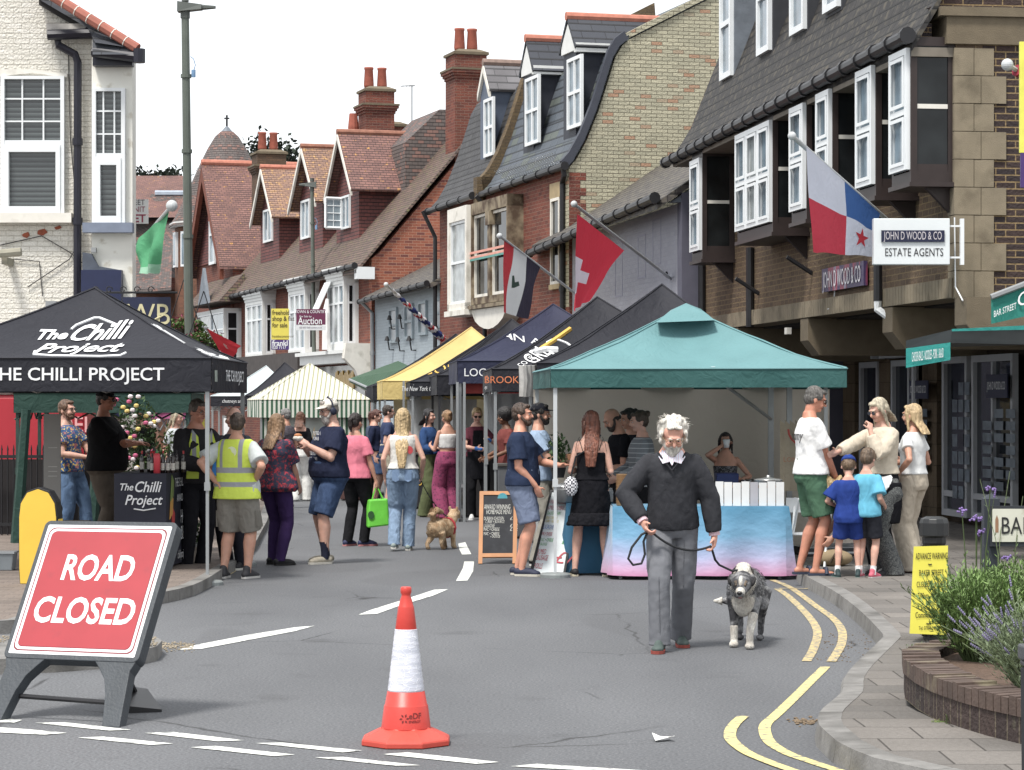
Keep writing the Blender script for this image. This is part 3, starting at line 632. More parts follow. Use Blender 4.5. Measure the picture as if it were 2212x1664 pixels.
v.build('verge',M((58,62,74),.6,.1,6),r3)
v=MB(); a,c=prof[-2],prof[-1]; v.hexa([(-.05,a[0],a[1]-.06),(.3,a[0],a[1]-.06),(.3,c[0],c[1]-.06),(-.05,c[0],c[1]-.06),(-.05,a[0],a[1]+.06),(.3,a[0],a[1]+.06),(.3,c[0],c[1]+.06),(-.05,c[0],c[1]+.06)]); v.build('verge',B_YEL,r3)
gutter(r3,(-.05,.12,6.42),(tp-.1,.12,6.36),.07)
pipe(r3,[(.0+.02,.12,6.4),(.0+.02,.1,6.25),(.25,.07,6.1),(.25,.07,3)],.055)
def zd(ap,l,r,y,**k): return gable('dormer',k.pop('rt'),k.pop('F'),z3(*ap),z3(*l),z3(*r),y,k.pop('yb'),k.pop('wz'),k.pop('wallm'),k.pop('roofm'),k.pop('barge'),win=(z3(*k.pop('w0')),z3(*k.pop('w1'))),**k)
SLC=M((44,48,60),.6,.12,5)
zd((1100,108),(1070,280),(1150,250),-.3,rt=r3,F=F,yb=-3.6,wz=6.6,wallm=SLC,roofm=SLATN,barge=None,w0=(1124,290),w1=(1196,650),over=.06,inset=.12,white_face=True,wnz=2,wnx=2)
zd((893,218),(868,412),(935,352),-.3,rt=r3,F=F,yb=-3.6,wz=6.5,wallm=SLC,roofm=SLATN,barge=None,w0=(910,390),w1=(979,735),over=.06,inset=.12,white_face=True,wnz=2,wnx=2)
bs=MB()
for k in range(26):
    t=.4+k*.16
    if t>tp-.3: break
    for a in (-.35,0,.35): bs.tube([(t,.05,6.5),(t+a*.3,.25+a*.1,6.72)],.0035,4)
bs.build('bird_spikes',GREYMET,r3)
# stone two light bay and plain window on the first floor
def fq(F,x,y,yy=0): p=z3(x,y); return F.hit(p[0],p[1],yy)
t0,zt=fq(F,890,985); t1,_=fq(F,700,985); _,zb=fq(F,890,1500)
w=MB(); y=.35
w.box(t0,t1,0,y,zt-.25,zt+.0); w.box(t0,t1,0,y,zb-.1,zb+.05); w.box(t0,t0+.08,0,y,zb,zt); w.box(t1-.08,t1,0,y,zb,zt); tm=(t0+t1)/2; w.box(tm-.09,tm+.09,0,y,zb,zt); w.box(tm-.17,tm+.17,0,y+.03,zt-.55,zt-.25); w.box(t0-.05,t1+.05,0,y+.07,zb-.2,zb-.12)
bo=w.build('bay',M((142,128,104),.85,.2,5,.4,30,dirt=((84,66,50),3,.42,.6)),r3)
for a,c in ((t0+.08,tm-.09),(tm+.09,t1-.08)): sash(bo,None,zb+.06,zt-.26,a,c,y-.12,CREAM,GLD,1,2,.06)
for zz,cc in ((zt-1.1,(226,150,130)),(zt-1.25,(70,150,140)),(zb+.9,(226,150,130))):
    m=MB(); m.box(t0-.02,t1+.02,y+.01,y+.02,zz,zz+.05); m.build('tape',M(cc,.5),bo)
m=MB(); m.prism([(t0,0,zb-.21)]+[(t0+(t1-t0)*i/8,.0,zb-.21-.45*math.sin(math.pi*i/8)**.6) for i in range(1,8)]+[(t1,0,zb-.21)],(0,.35,0)); m.build('bow_panel',CREAM,bo)
t0,zt=fq(F,1085,1000);t1,_=fq(F,1040,1000);_,zb=fq(F,1085,1440); o=sash(r3,None,zb,zt,t0,t1,.005,CREAM,GLD,1,2,.06); m=MB(); m.box(t0-.05,t1+.05,.0,.06,zt,zt+.3); m.box(t0-.05,t1+.05,0,.08,zb-.1,zb); m.build('sill',M((170,150,112),.85,.15,6),o)
t0=F.t(1250,-.5);chimney(r3,.1,1.0,-5.6,-4.3,7,F.hitx(1400,0,.1)[1]+.35,B_YEL,[(.5,-5),(.5,-4.6)])
# shop front below
m=MB(); m.box(.3,L,0,.15,2.4,3.1); m.build('shop_fascia',M((60,58,62),.6),r3)
# far half: own root
r3b=root('white_bay_house',F,'narrow red brick house with white wooden bay and grey dormer next to the slate mansard'); 
w=MB(); w.box(tp,L,-.3,0,0,6.35); w.build('wall',B_RED,r3b)
slopes(r3b,[(a+.12,z-.05) for a,z in prof],tp+.16,L+.15,tilem((70,70,72),(56,56,60),gap_and_shade=(26,26,28),w=.28,h=.16,moss=(40,40,40),name='worn_slate'),.1)
m=MB(); w=MB()
for a,c in zip(prof[:-1],prof[1:]): w.hexa([(tp-.15,a[0],a[1]-.3),(tp+.16,a[0],a[1]-.3),(tp+.16,c[0],c[1]-.3),(tp-.15,c[0],c[1]-.3),(tp-.15,a[0]+.05,a[1]+.28),(tp+.16,a[0]+.05,a[1]+.28),(tp+.16,c[0]+.05,c[1]+.28),(tp-.15,c[0]+.05,c[1]+.28)])
w.box(tp-.15,tp+.16,-.2,.2,6.1,6.75); w.build('parapet',brickm((120,100,70),(96,80,60),(80,70,56),name='parapet_brick'),r3b)
zd((683,338),(658,492),(716,462),-.3,rt=r3b,F=F,yb=-3.4,wz=6.8,wallm=M((84,96,116),.6,.15,3),roofm=tilem((120,118,122),(104,102,106),gap_and_shade=(60,60,62),w=.5,h=.22,name='pale_slate'),barge=CREAM,w0=(700,500),w1=(747,795),over=.04,inset=.08,wnz=2,wnx=2,ridgem=M((140,118,108),.9,.2,9))
gutter(r3b,(tp+.1,.25,6.35),(L+.15,.25,6.3),.07)
t0,zt=fq(F,600,1040,.45); t1,_=fq(F,503,1050,.45); _,zb=fq(F,600,1570,.45)
y=.45; w=MB(); t0a=t0; 
w.box(t0,t1,0,y,zt-.3,zt); w.box(t0-.06,t1+.06,0,y+.06,zb-.12,zb); w.box(t0,t0+.14,y-.14,y,zb,zt-.3); w.box(t1-.14,t1,y-.14,y,zb,zt-.3); w.box(t0,t0+.12,0,.12,zb,zt-.3); w.box(t0,t1,0,y,zb,zb+.15)
bo=w.build('bay',CREAM,r3b); sash(bo,None,zb+.15,zt-.3,t0+.14,t1-.14,y-.1,UPVC,CURT,1,2,.06); sash(bo,None,zb+.15,zt-.3,.12,y-.14,t0+.09,UPVC,GLD,1,2,.06,axis='y')
pipe(r3b,[(t0-.25,.3,6.3),(t0-.25,.12,6.1),(t0-.25,.1,2.5)],.05); pipe(r3b,[(L+.05,.4,6.3),(L+.05,.1,5.7),(L+.05,.1,2.5)],.05)
# ================================================================ pale cottage
F=Fac(957,60,810,68); r4=root('pale_cottage',F,'low pale blue grey painted cottage with dark old roof between the red brick houses'); L=F.L
w=MB(); w.box(0,L,-.3,0,0,4.62); w.build('wall',B_GRY,r4)
slopes(r4,[(.35,4.6),(-1.9,5.75)],-.1,L,bpy.data.materials['old_tile'],.12); gutter(r4,(-.1,.42,4.6),(L,.42,4.5),.06)
for x0,x1,p0,p1 in ((440,480,1510,1664),(365,405,1525,1700),(295,335,1540,1720),(215,255,1560,1740)):
    t0,zt=fq(F,x1,p0);t1,_=fq(F,x0,p0);_,zb=fq(F,x1,p1); sash(r4,None,zb,zt,t0,t1,.005,M((150,164,172),.6),glassm((120,130,138),.3,'blind_glass'),1,2,.07)
for px,py in ((850,690),(872,688),(845,735),(868,737),(893,735)):
    t,z=F.hit(px+6,py,0); m=MB(); m.tube([(t,0,z-.25),(t,.12,z-.25),(t,.16,z)],.02,5); m.lathe([(.03,.12),(.07,0)],(t,.18,z-.02),8); m.build('wall_lamp',BLACKM,r4)
pipe(r4,[(L-.1,.4,4.5),(L-.1,.1,4.2),(L-.1,.08,1)],.05,GREYMET)
# ================================================================ red brick terrace with three tile-hung dormers
F=Fac(803,68,505,86); r5=root('dormer_terrace',F,'terrace of orange brick houses with three tile-hung gabled dormers and white bay windows'); L=F.L
w=MB(); w.prism([(0,0,0),(0,0,5.65),(0,-.2,5.8),(0,-3.1,9.15),(0,-6.2,5.6),(0,-6.2,0)],(.3,0,0)); w.build('gable_wall',B_ORG,r5)
w=MB(); w.box(.3,L,-.3,0,0,5.65); w.build('wall',B_RED,r5)
sl=1.165; slopes(r5,[(.45,5.35),(-2.9,5.35+3.35*sl)],-.12,L,T_MOS,.1); slopes(r5,[(-2.9,5.35+3.35*sl),(-6.2,5.4)],-.12,L,T_RED,.1)
gutter(r5,(-.1,.5,5.45),(L,.5,5.3),.07); m=MB(); m.box(-.13,.1,-.05,.45,5.1,5.42); m.build('kneeler',UPVC,r5)
def gd(ap,l,r,y,yb,wz,roofm,w0,w1,rt=r5): return gable('dormer',rt,F,z2(*ap),z2(*l),z2(*r),y,yb,wz,T_HNG,roofm,CREAM,win=(z2(*w0),z2(*w1)) if w0 else None,over=.3,inset=.28,ridgem=RIDGE if ap[0]<900 else M((150,100,80),.85,.2,9))
gd((1148,292),(1090,640),(1235,592),-.15,-3.2,5.6,T_RED,None,None)
gd((945,372),(893,702),(1040,655),-.15,-3.2,5.6,T_ORG,(972,640),(1018,850))
gd((740,477),(688,785),(806,732),-.15,-3.2,5.6,T_ORG,(768,690),(815,868))
# open casement of the near dormer
t0,zt=F.hit(*z2(1235,590),-.44); t1,_=F.hit(*z2(1190,590),-.44); _,zb=F.hit(*z2(1235,790),-.44)
o=sash(r5,None,zb,zt-.1,t0,t1,-.44,UPVC,GLB,2,1,.06)
c=MB(); g=MB(); p0=V((t1,-.40,zb+.05)); dv=V((-.1,.48,0)); hh=zt-zb-.2
def bar(a,bq,r=.03): c.tube([a,bq],r,4)
for a,bq in ((p0,p0+dv),(p0+V((0,0,hh)),p0+dv+V((0,0,hh))),(p0,p0+V((0,0,hh))),(p0+dv,p0+dv+V((0,0,hh)))): bar(a,bq,.045)
bar(p0+dv/2,p0+dv/2+V((0,0,hh)),.015)
for k in (.25,.5,.75): bar(p0+V((0,0,hh*k)),p0+dv+V((0,0,hh*k)),.015)
co_=c.build('casement',UPVC,o); g.hexa([p0,p0+dv,p0+dv+V((.01,0,0)),p0+V((.01,0,0))]+[q+V((0,0,hh)) for q in (p0,p0+dv,p0+dv+V((.01,0,0)),p0+V((.01,0,0)))]); g.build('pane',M((150,164,172),.2,.15,6),co_)
# bays on the first floor
def whitebay(F,rt,xl,xr,yt,yb,y=.4,corn=True,conv=z2,ch=.35,n=3):
    p=conv(xl,yt); q=conv(xr,yt); t1=F.hit(p[0],p[1],y)[0]; t0,zt=F.hit(q[0],q[1],y); zb=F.hit(q[0],conv(xr,yb)[1],y)[1]
    w=MB(); w.box(t0,t1,0,y,zb-.1,zb+.12); w.box(t0,t1,0,y,zt-.1,zt)
    for a in (t0,t1-.1): w.box(a,a+.1,y-.1,y,zb+.12,zt-.1)
    w.box(t0,t0+.1,0,.1,zb,zt)
    if corn:
        for k,e in enumerate((.02,.05,.09,.13)): w.box(t0-e,t1+e,0,y+e,zt+k*.09,zt+k*.09+.088)
    o=w.build('bay',TRIMW,rt)
    k=(t1-t0-.2)/n
    for i in range(n): sash(o,None,zb+.12,zt-.1,t0+.1+i*k,t0+.1+(i+1)*k,y-.08,UPVC,CURT if i else GLB,1,[.68],.06)
    sash(o,None,zb+.12,zt-.1,.1,y-.1,t0+.07,UPVC,GLD,1,[.68],.06,axis='y'); return o
whitebay(F,r5,1105,1195,1070,1440,.42); whitebay(F,r5,895,985,1120,1470,.42); whitebay(F,r5,662,755,1180,1490,.42)
# top hung open light and rolled cloth on the near bay
t,z=F.hit(*z2(1120,1080),.46); m=MB(); m.hexa([(t-.2,.46,z-.02),(t+.5,.46,z-.02),(t+.5,.49,z-.02),(t-.2,.49,z-.02),(t-.2,.82,z-.8),(t+.5,.82,z-.8),(t+.5,.85,z-.8),(t-.2,.85,z-.8)]); m.build('open_light',UPVC,r5)
m=MB(); m.tube([(t-.3,.6,z-.5),(t-.35,.64,z-.9),(t-.35,.64,z-1.9)],[.04,.11,.12],8); m.build('rolled_cloth',M((236,234,232),.8),r5)
# shop fronts, console, gold display
m=MB(); m.box(.2,6.5,0,.5,2.9,3.15); m.box(.15,6.6,.0,.62,3.15,3.25); m.build('shop_cornice',TRIMW,r5)
m=MB(); m.prism([(.0,0,3.4),(.0,.7,3.4),(.0,.75,3.0),(.0,.45,2.7),(.0,.25,2.2),(.0,0,2.1)],(.28,0,0)); m.build('console',CREAM,r5)
m=MB(); m.box(6.8,L,0,.5,2.7,3.3); m.build('shop_fascia',M((70,64,62),.8,.2,4),r5)
m=MB(); m.box(.5,6,.0,.06,1.9,2.85); sh=m.build('shop_window',glassm((150,150,146),.2,'pale_glass'),r5)
t0,zt=F.hit(*z2(1250,1560),.1);t1,_=F.hit(*z2(1150,1560),.1); m=MB()
for i in range(14): a=t0+(t1-t0)*i/14; m.box(a,a+.12,.07,.11,zt-.5-.04*(i%3),zt-.04*((i*5)%4))
m.build('gold_display',M((190,150,40),.3,.3,9,metal=.6),sh)
# chimneys: on the ridge and at the gable
yc0=F.hitx(1048,200,.2)[0]; yc1=F.hitx(980,200,.2)[0]; zc=F.hitx(1000,113,.2)[1]
chimney(r5,.05,1.0,yc0,yc1,5,zc,B_RED,[(.5,yc0+.28),(.5,yc1-.25)],ph=.62)
t_=7; yc0=F.hitx(852,200,t_)[0]; yc1=F.hitx(790,200,t_)[0]; zc=F.hitx(820,192,t_)[1]
chimney(r5,t_,t_+.9,yc0,yc1,7,zc,B_RED,[(t_+.5,yc0+.25),(t_+.5,yc1-.22)],ph=.62)
chimney(r5,t_+1.5,t_+2.4,yc0-.75,yc0-.02,6,zc-.85,B_RED,[],ph=.5)
m=MB(); m.lathe([(.14,0),(.16,.4),(.12,.8)],(t_+.5,yc1+.25,zc-1.5),10); m.build('chimney_pot',POT,r5)
a=F.hitx(890,290,t_); m=MB(); m.tube([(t_,a[0],a[1]-1),(t_,a[0],a[1]+1.45)],.02,5); m.tube([(t_,a[0]+.35,a[1]+1.4),(t_,a[0]-.1,a[1]+1.45)],.015,4)
for k in range(5): m.tube([(t_-.15,a[0]+.3-k*.08,a[1]+1.4),(t_+.15,a[0]+.3-k*.08,a[1]+1.42)],.008,4)
m.build('aerial',GREYMET,r5)
yv0,zv0=F.hitx(903,293,1.5); yv1,zv1=F.hitx(975,228,1.5)
m=MB(); m.prism([(2.5,yv0+.1,zv0-.1),(2.5,yv1+.05,zv1),(2.5,yv1-2,zv1),(2.5,yv1-2,zv0-1.5),(2.5,yv0+.1,zv0-1.5)],(3,0,0))
m.build('rear_roof',T_GRY,r5)
# ================================================================ steep gabled house
r6=root('steep_gable_house',F,'red brick house with steep timbered gable and narrow white window beyond the terrace')
ta,za=F.hit(*z2(460,470),.1); tl,zl=F.hit(*z2(385,1050),.1); tr,zr=F.hit(*z2(578,1000),.1)
ze=(zl+zr)/2; tc=(tl+tr)/2
w=MB(); w.prism([(tr,0,0),(tl,0,0),(tl,0,ze),(tc,0,za-.1),(tr,0,ze)],(0,-5,0)); w.build('wall',B_RED,r6)
w=MB(); w.prism([(tr+.25,.003,ze+.3),(tl-.25,.003,ze+.3),(tc,.003,za-.5)],(0,.05,0)); hg=w.build('hung_tiles',T_HNG,r6)
r=MB()
for a in (tr,tl):
    s=1 if a==tr else -1; r.hexa([V((a-s*.1,.45,ze-.1)),V((tc,.45,za)),V((tc,-6,za)),V((a-s*.1,-6,ze-.1)),V((a-s*.1,.45,ze)),V((tc,.45,za+.12)),V((tc,-6,za+.12)),V((a-s*.1,-6,ze))])
ro=r.build('roof',T_RED,r6); k=MB(); k.tube([(tc,.45,za+.15),(tc,-6,za+.15)],.11,8); k.build('ridge_tiles',RIDGE,ro)
g=MB()
for a in (tr,tl): g.hexa([V((a,.3,ze-.45)),V((tc,.3,za-.5)),V((tc,.44,za-.5)),V((a,.44,ze-.45)),V((a,.3,ze-.1)),V((tc,.3,za)),V((tc,.44,za)),V((a,.44,ze-.1))])
g.build('barge_board',M((120,62,42),.8,.2,9),ro)
t0,zt=F.hit(*z2(505,745),.05);t1,_=F.hit(*z2(475,745),.05);_,zb=F.hit(*z2(505,985),.05); sash(r6,None,zb,zt,t0,t1,.06,UPVC,GLB,1,[.68],.09); m=MB(); m.box(t0-.1,t1+.1,.06,.12,zt,zt+.7); m.build('lintel',M((140,66,44),.8),r6)
whitebay(F,r6,400,545,1225,1560,.6,n=2,corn=False)
t0,z0=F.hit(*z2(560,1190),.6);t1,_=F.hit(*z2(385,1210),.6); z_1=F.hit(*z2(560,1060),.1)[1]
m=MB(); m.hexa([(t0-.2,0,z0),(t1+.2,0,z0),(t1+.2,.9,z0),(t0-.2,.9,z0),(t0-.1,0,z_1),(t1+.1,0,z_1),(t1+.1,.05,z_1),(t0-.1,.05,z_1)]); m.build('bay_roof',T_MOS,r6)
m=MB(); a=(t0+t1)/2-.6; m.prism([(a-.9,.95,z0),(a+.9,.95,z0),(a,.95,z_1+.3)],(0,-.1,0)); m.build('porch_gable',LEAD,r6)
chimney(r6,tr-1.2,tr-.3,F.hitx(602,340,tr)[0],F.hitx(540,340,tr)[0],8,F.hitx(560,335,tr)[1],brickm((112,86,66),(92,74,60),(80,68,56),name='chimney_brick'),[(tr-.8,F.hitx(580,340,tr)[0]),(tr-.8,F.hitx(556,340,tr)[0])],ph=.62)
# ================================================================ turret house and far roofs
p=W(490,480,98); tu=thing('turret_house','brick corner house with bell shaped tiled turret roof, lead cap and iron finial','building',(p.x,98,0)); s=5530/98
def hz(y): return CH+(HZ-y)/s
m=MB(); m.lathe([(r_/s,hz(y)) for r_,y in ((128,492),(112,470),(92,430),(72,385),(56,350),(42,322),(26,296),(14,285))],(0,0,0),12); m.build('roof',T_GRY,tu)
m=MB(); m.lathe([(16/s,hz(294)),(15/s,hz(288)),(5/s,hz(276)),(1/s,hz(272))],(0,0,0),12); m.build('lead_cap',LEAD,tu,smooth=True)
m=MB(); m.cyl((0,0,hz(275)),(0,0,hz(249)),.04); m.cyl((-.1,0,hz(256)),(.1,0,hz(256)),.03); m.build('finial',BLACKM,tu)
m=MB(); m.lathe([(112/s,0),(112/s,hz(488))],(0,0,0),12); tw=m.build('wall',brickm((132,86,64),(104,70,54),(96,76,60),name='turret_brick'),tu)
m=MB(); m.lathe([(124/s,hz(494)),(124/s,hz(484))],(0,0,0),12); m.build('eaves',TRIMW,tu)
for a in (200,225,245,262):
    m=MB(); m.M=Matrix.Rotation(R(a),4,'Z'); m.box(1.93,2.05,-.22,.22,hz(580),hz(505)); w_=m.build('window',UPVC,tu); m=MB(M=Matrix.Rotation(R(a),4,'Z')); m.box(2.04,2.06,-.15,.15,hz(575),hz(510)); m.build('pane',GLB,w_)
p=W(340,600,105); fr=thing('far_roofs_house','far brick house with grey brown tiled roofs seen past the white corner building','building',(p.x,105,0)); s=5530/105
def q(x,y,Y=105): v=W(x,y,Y); return (v.x-p.x,Y-105,v.z)
m=MB(); m.add([q(262,470,104),q(400,470,104),q(400,380,108),q(262,380,108),q(262,470,112),q(400,470,112)],[(0,1,2,3),(3,2,5,4),(0,3,4),(1,5,2)]); m.build('roof',T_RED,fr)
m=MB(); m.add([q(265,600,101),q(388,600,101),q(400,418,106),q(330,418,106),q(262,470,106)],[(0,1,2,3,4)]); m.build('roof',T_GRY,fr)
m=MB(); m.box(-2,1.2,0,6,0,hz(560)); m.build('wall',B_RED,fr); m=MB(); m.tube([q(335,418,105.9),q(400,418,105.9)],.12,6); m.build('lead_ridge',M((160,172,186),.5),fr)
m=MB(); v0=q(262,625,99);v1=q(402,560,99); m.hexa([q(262,628,99.5),q(370,622,97),q(370,628,97),q(262,634,99.5),q(262,520,103),q(372,520,101),q(372,525,101),q(262,525,103)]); m.build('low_roof',T_GRY,fr)
m=MB(); m.box(q(300,0)[0],q(420,0)[0],-6,-4,0,hz(640)); m.build('low_wall',bpy.data.materials['turret_brick'],fr)
# trees behind the roofs
LEAF=M((52,66,44),.8,.35,3); LEAFD=M((36,48,34),.8,.3,3)
def tree(name,label,c,rad,hgt,n=900,mat=LEAFD,ls=.16):
    t=thing(name,label,'tree',(c.x,c.y,0)); k=MB(); k.tube([(0,0,0),(.1,0,c.z*.5),(0,0,c.z)],[.35,.25,.1],8)
    for a in range(6): k.tube([(0,0,c.z-hgt*.7),(math.cos(a)*rad*.6,math.sin(a)*rad*.6,c.z+hgt*.2)],[.1,.03],5)
    k.build('trunk',M((70,58,46),.9,.2,5),t); f=MB(); cl=[(random.uniform(-rad,rad)*.7,random.uniform(-rad,rad)*.7,random.uniform(-hgt,hgt)*.6) for _ in range(14)]
    for i in range(n):
        a=random.choice(cl); p=V(a)+V((random.gauss(0,rad*.22),random.gauss(0,rad*.22),random.gauss(0,hgt*.2)))+V((0,0,c.z)); u=V((random.uniform(-1,1),random.uniform(-1,1),random.uniform(-1,1))).normalized()*ls; v=u.cross(V((random.random(),random.random(),1))).normalized()*ls*.6
        f.add([p-u,p-v,p+u,p+v],[(0,1,2,3)])
    f.build('crown',mat,t,fix=False); return t
tree('tree','dark leafy tree top showing behind the terrace chimney','' or W(615,350,130),2.2,1.6,n=1200)
tree('tree','small dark tree top peeping over the far tiled roof beside the lamp post',W(325,384,135),2.5,.7,n=500)
# ================================================================ white corner building (left)
Y0=37.; p=W(0,1137,Y0); lb=thing('white_corner_building','white painted brick corner building with black downpipe and blinds in its sash windows','building',(-6.3,Y0,0))
def P(x,y,Y=Y0): v=W(x,y,Y); return (v.x+6.3,Y-Y0,v.z)
m=MB(); m.prism([P(-420,1145),P(-420,-296),P(190,61),P(197,66),P(197,1145)],(0,.35,0)); m.build('wall',B_WHT,lb)
b0=36.6
m=MB(); m.prism([P(198,86,b0),P(286,100,b0),P(286,1145,b0),P(198,1145,b0)],(0,.35,0)); m.build('bay_wall',M((236,234,224),.75,.03,4,.3,8,dirt=((190,180,160),5,.6,.75)),lb)
m=MB(); m.add([P(86,0,36.8),P(128,0,36.8),P(300,106,36.2),P(205,92,36.2),P(190,61,36.7),P(86,-2,38.5),P(128,-2,38.5),P(300,104,38.5)],[(0,1,2,3,4),(0,5,6,1),(1,6,7,2)]); m.add([P(200,68,36.5),P(303,118,36.15),P(200,118,36.15)],[(0,1,2)]); m.build('roof',SLATN,lb)
m=MB(); pa=V(P(60,-42,36.6)); pb=V(P(298,106,36.2)); n=9
for i in range(n): m.tube([pa.lerp(pb,i/n),pa.lerp(pb,(i+.97)/n)],.075,8)
m.build('hip_tiles',M((164,96,80),.8,.15,6),lb)
m=MB(); 
for i in range(1,n): a=pa.lerp(pb,i/n); m.tube([a,pa.lerp(pb,(i+.06)/n)],.082,8)
m.build('hip_mortar',CREAM,lb)
m=MB(); m.prism([P(86,-4,36.9),P(190,57,36.9),P(212,72,36.9),P(212,84,36.9),P(186,72,36.9),P(86,12,36.9)],(0,-.08,0)); m.build('verge',M((46,44,44),.8,.2,8),lb)
m=MB(); m.tube([P(103,76,36.75),P(212,72,36.75)],.075,8); m.tube([P(200,112,36.3),P(303,124,36.2)],.075,8); m.box(P(200,0,36.4)[0],P(286,0,36.4)[0],P(0,0,36.4)[1],P(0,0,36.59)[1],P(0,142,36.4)[2],P(0,120,36.4)[2]);m.tube([P(300,106,36.2),P(300,136,36.2)],.09,8); m.build('gutter',M((24,24,40),.4,.1,8),lb)
m=MB(); m.box(P(106,0)[0],P(190,0)[0],-.22,-.003,P(0,74)[2],P(0,56)[2]); m.build('eaves_board',M((176,172,166),.9,.3,8),lb)
pipe(lb,[P(125,84,36.85),P(126,98,36.85),P(162,118,36.85),P(168,135,36.85),P(167,650,36.85)],.058,M((24,24,40),.4,.1,8))
m=MB()
for i in range(8): a=P(20,280,36.96); 
for pts in ([(148,120),(152,300),(172,520),(150,560),(60,620)],[(0,530),(90,510),(150,545),(185,575)],[(30,560),(85,565),(92,640)]): m.tube([P(x,y,36.97) for x,y in pts],.008,5)
m.build('cable',M((60,58,58),.8),lb)
BLIND=None
def blind():
    m,t,b=nt('blind_slats'); tc=N(t,'ShaderNodeTexCoord').outputs['Object']; sp=N(t,'ShaderNodeSeparateXYZ'); t.links.new(tc,sp.inputs[0])
    d=N(t,'ShaderNodeMath',operation='DIVIDE'); t.links.new(sp.outputs[2],d.inputs[0]); d.inputs[1].default_value=.072; f=N(t,'ShaderNodeMath',operation='FRACT'); t.links.new(d.outputs[0],f.inputs[0])
    setc(t,b,mixc(t,ramp(t,f.outputs[0],.15,.95),(.012,.014,.016),(.085,.1,.1))); b.inputs['Roughness'].default_value=.25; b.inputs['Specular IOR Level'].default_value=.7; b.inputs['Coat Weight'].default_value=.3; return m
BLIND=blind()
def win1(x0,x1,y0,ym,y1,Yw,px):
    a0=P(x0,0,Yw)[0];a1=P(x1,0,Yw)[0]; yy=Yw-Y0; zT=P(0,y0,Yw)[2];zM=P(0,ym,Yw)[2];zB=P(0,y1,Yw)[2]
    f=MB(); f.box(a0,a1,yy-.1,yy-.003,zT-.045,zT); f.box(a0,a0+.055,yy-.1,yy-.003,zB,zT-.045); f.box(a1-.055,a1,yy-.1,yy-.003,zB,zT-.045)
    f.box(a0+.055,a1-.055,yy-.09,yy-.003,zM-.02,zM+.05); f.box(a0+.055,a1-.055,yy-.12,yy-.003,zB,zB+.1)
    for i in (1,2): x=a0+(a1-a0)*i/3; f.box(x-.011,x+.011,yy-.06,yy-.003,zM+.05,zT-.045); z=zM+(zT-zM)*i/3; f.box(a0+.055,a1-.055,yy-.058,yy-.003,z-.011,z+.011)
    f.box(a0+.055,a0+.12,yy-.12,yy-.003,zB+.1,zM-.02); f.box(a1-.12,a1-.055,yy-.12,yy-.003,zB+.1,zM-.02); f.box(a0+.12,a1-.12,yy-.12,yy-.003,zM-.12,zM-.02)
    o=f.build('window',UPVC,lb); g=MB(); g.box(a0+.05,a1-.05,yy-.02,yy-.0035,zB+.09,zT-.04); g.build('blind',BLIND,o)
    s_=MB(); s_.box(a0-.12,a1+.12,yy-.2,yy-.003,zB-.14,zB-.001); s_.build('sill',CREAM if px else M((120,130,150),.6,.1,6),o)
win1(4,141,166,312,462,Y0,1); win1(201,272,192,340,483,b0,0)
m=MB(); a=P(0,155);c=P(150,180); m.prism([P(-20,168,36.97),P(-20,150,36.97),P(70,150,36.97),P(145,160,36.97),P(145,168,36.97),P(70,158,36.97)],(0,-.02,0)); m.build('lintel',CREAM,lb)
m=MB(); m.box(P(175,0,36.4)[0],P(262,0,36.4)[0],-.6,-.42,P(0,900)[2],P(0,588)[2]); m.build('shop_fascia',M((26,36,74),.45,.08,6),lb)
m=MB(); m.prism([P(178,588,36.5),P(178,545,36.5),P(197,548,36.5),P(212,575,36.5),P(262,584,36.5),P(262,588,36.5)],(0,.4,0)); m.build('lead_flashing',M((78,86,100),.6,.2,4,.5,8),lb)
m=MB(); m.box(*[P(198,0,36.5)[0],P(208,0,36.5)[0]],-.55,-.45,P(0,550)[2],P(0,540)[2]); m.build('junction_box',GREYMET,lb)
m=MB(); m.box(P(105,0)[0],P(128,0)[0],-.25,-.003,P(0,668)[2],P(0,652)[2]); m.build('floodlight',GREYMET,lb)
m=MB(); m.box(-.9,P(18,0)[0],-.5,-.003,P(0,575)[2],P(0,560)[2]); m.tube([P(-50,553,36.4),P(46,544,36.4)],.06,8); m.build('porch_hood',M((150,146,130),.8),lb)
m=MB(); 
for (x,y,s_) in ((56,508,.07),(88,502,.09),(125,492,.05)): 
    m=MB(); c=P(x,y,36.985); m.prism([(c[0]+math.cos(k)*s_*random.uniform(.5,1.2),c[1],c[2]+math.sin(k)*s_*.7*random.uniform(.5,1.2)) for k in (0,1,2,3,4,5)],(0,.008,0)); m.build('bare_brick_patch',M((150,76,50),.9,.2,20),lb)

# WB sign on a wrought bracket
p=W(265,642,35.5); ws=thing('hanging_sign','navy hanging sign with gold WB monogram on wrought iron bracket by the white building','shop sign',(p.x,35.5,p.z)); k=35.5/FP
m=MB(); m.box(0,103*k,0,.06,-100*k,0); m.build('board',NAVY,ws); m=MB(); m.text('WB',(56*k,-.003,-40*k),(1,0,0),(0,0,1),.42,sx=.9); m.tube([(30*k,-.004,-54*k),(55*k,-.004,-58*k),(75*k,-.004,-46*k),(92*k,-.004,-38*k)],[.004,.016,.016,.003],5); m.build('monogram',M((205,196,150),.5),ws)
m=MB(); m.tube([(-90*k,.03,10*k),(118*k,.03,10*k)],.015,6)
for i in range(5):
    c=V((-60*k+i*30*k,.03,16*k)); m.tube([c+V((math.cos(a*.7)*.05*(1-a*.07),0,math.sin(a*.7)*.05*(1-a*.07))) for a in range(10)],.008,5)
m.build('bracket',BLACKM,ws)
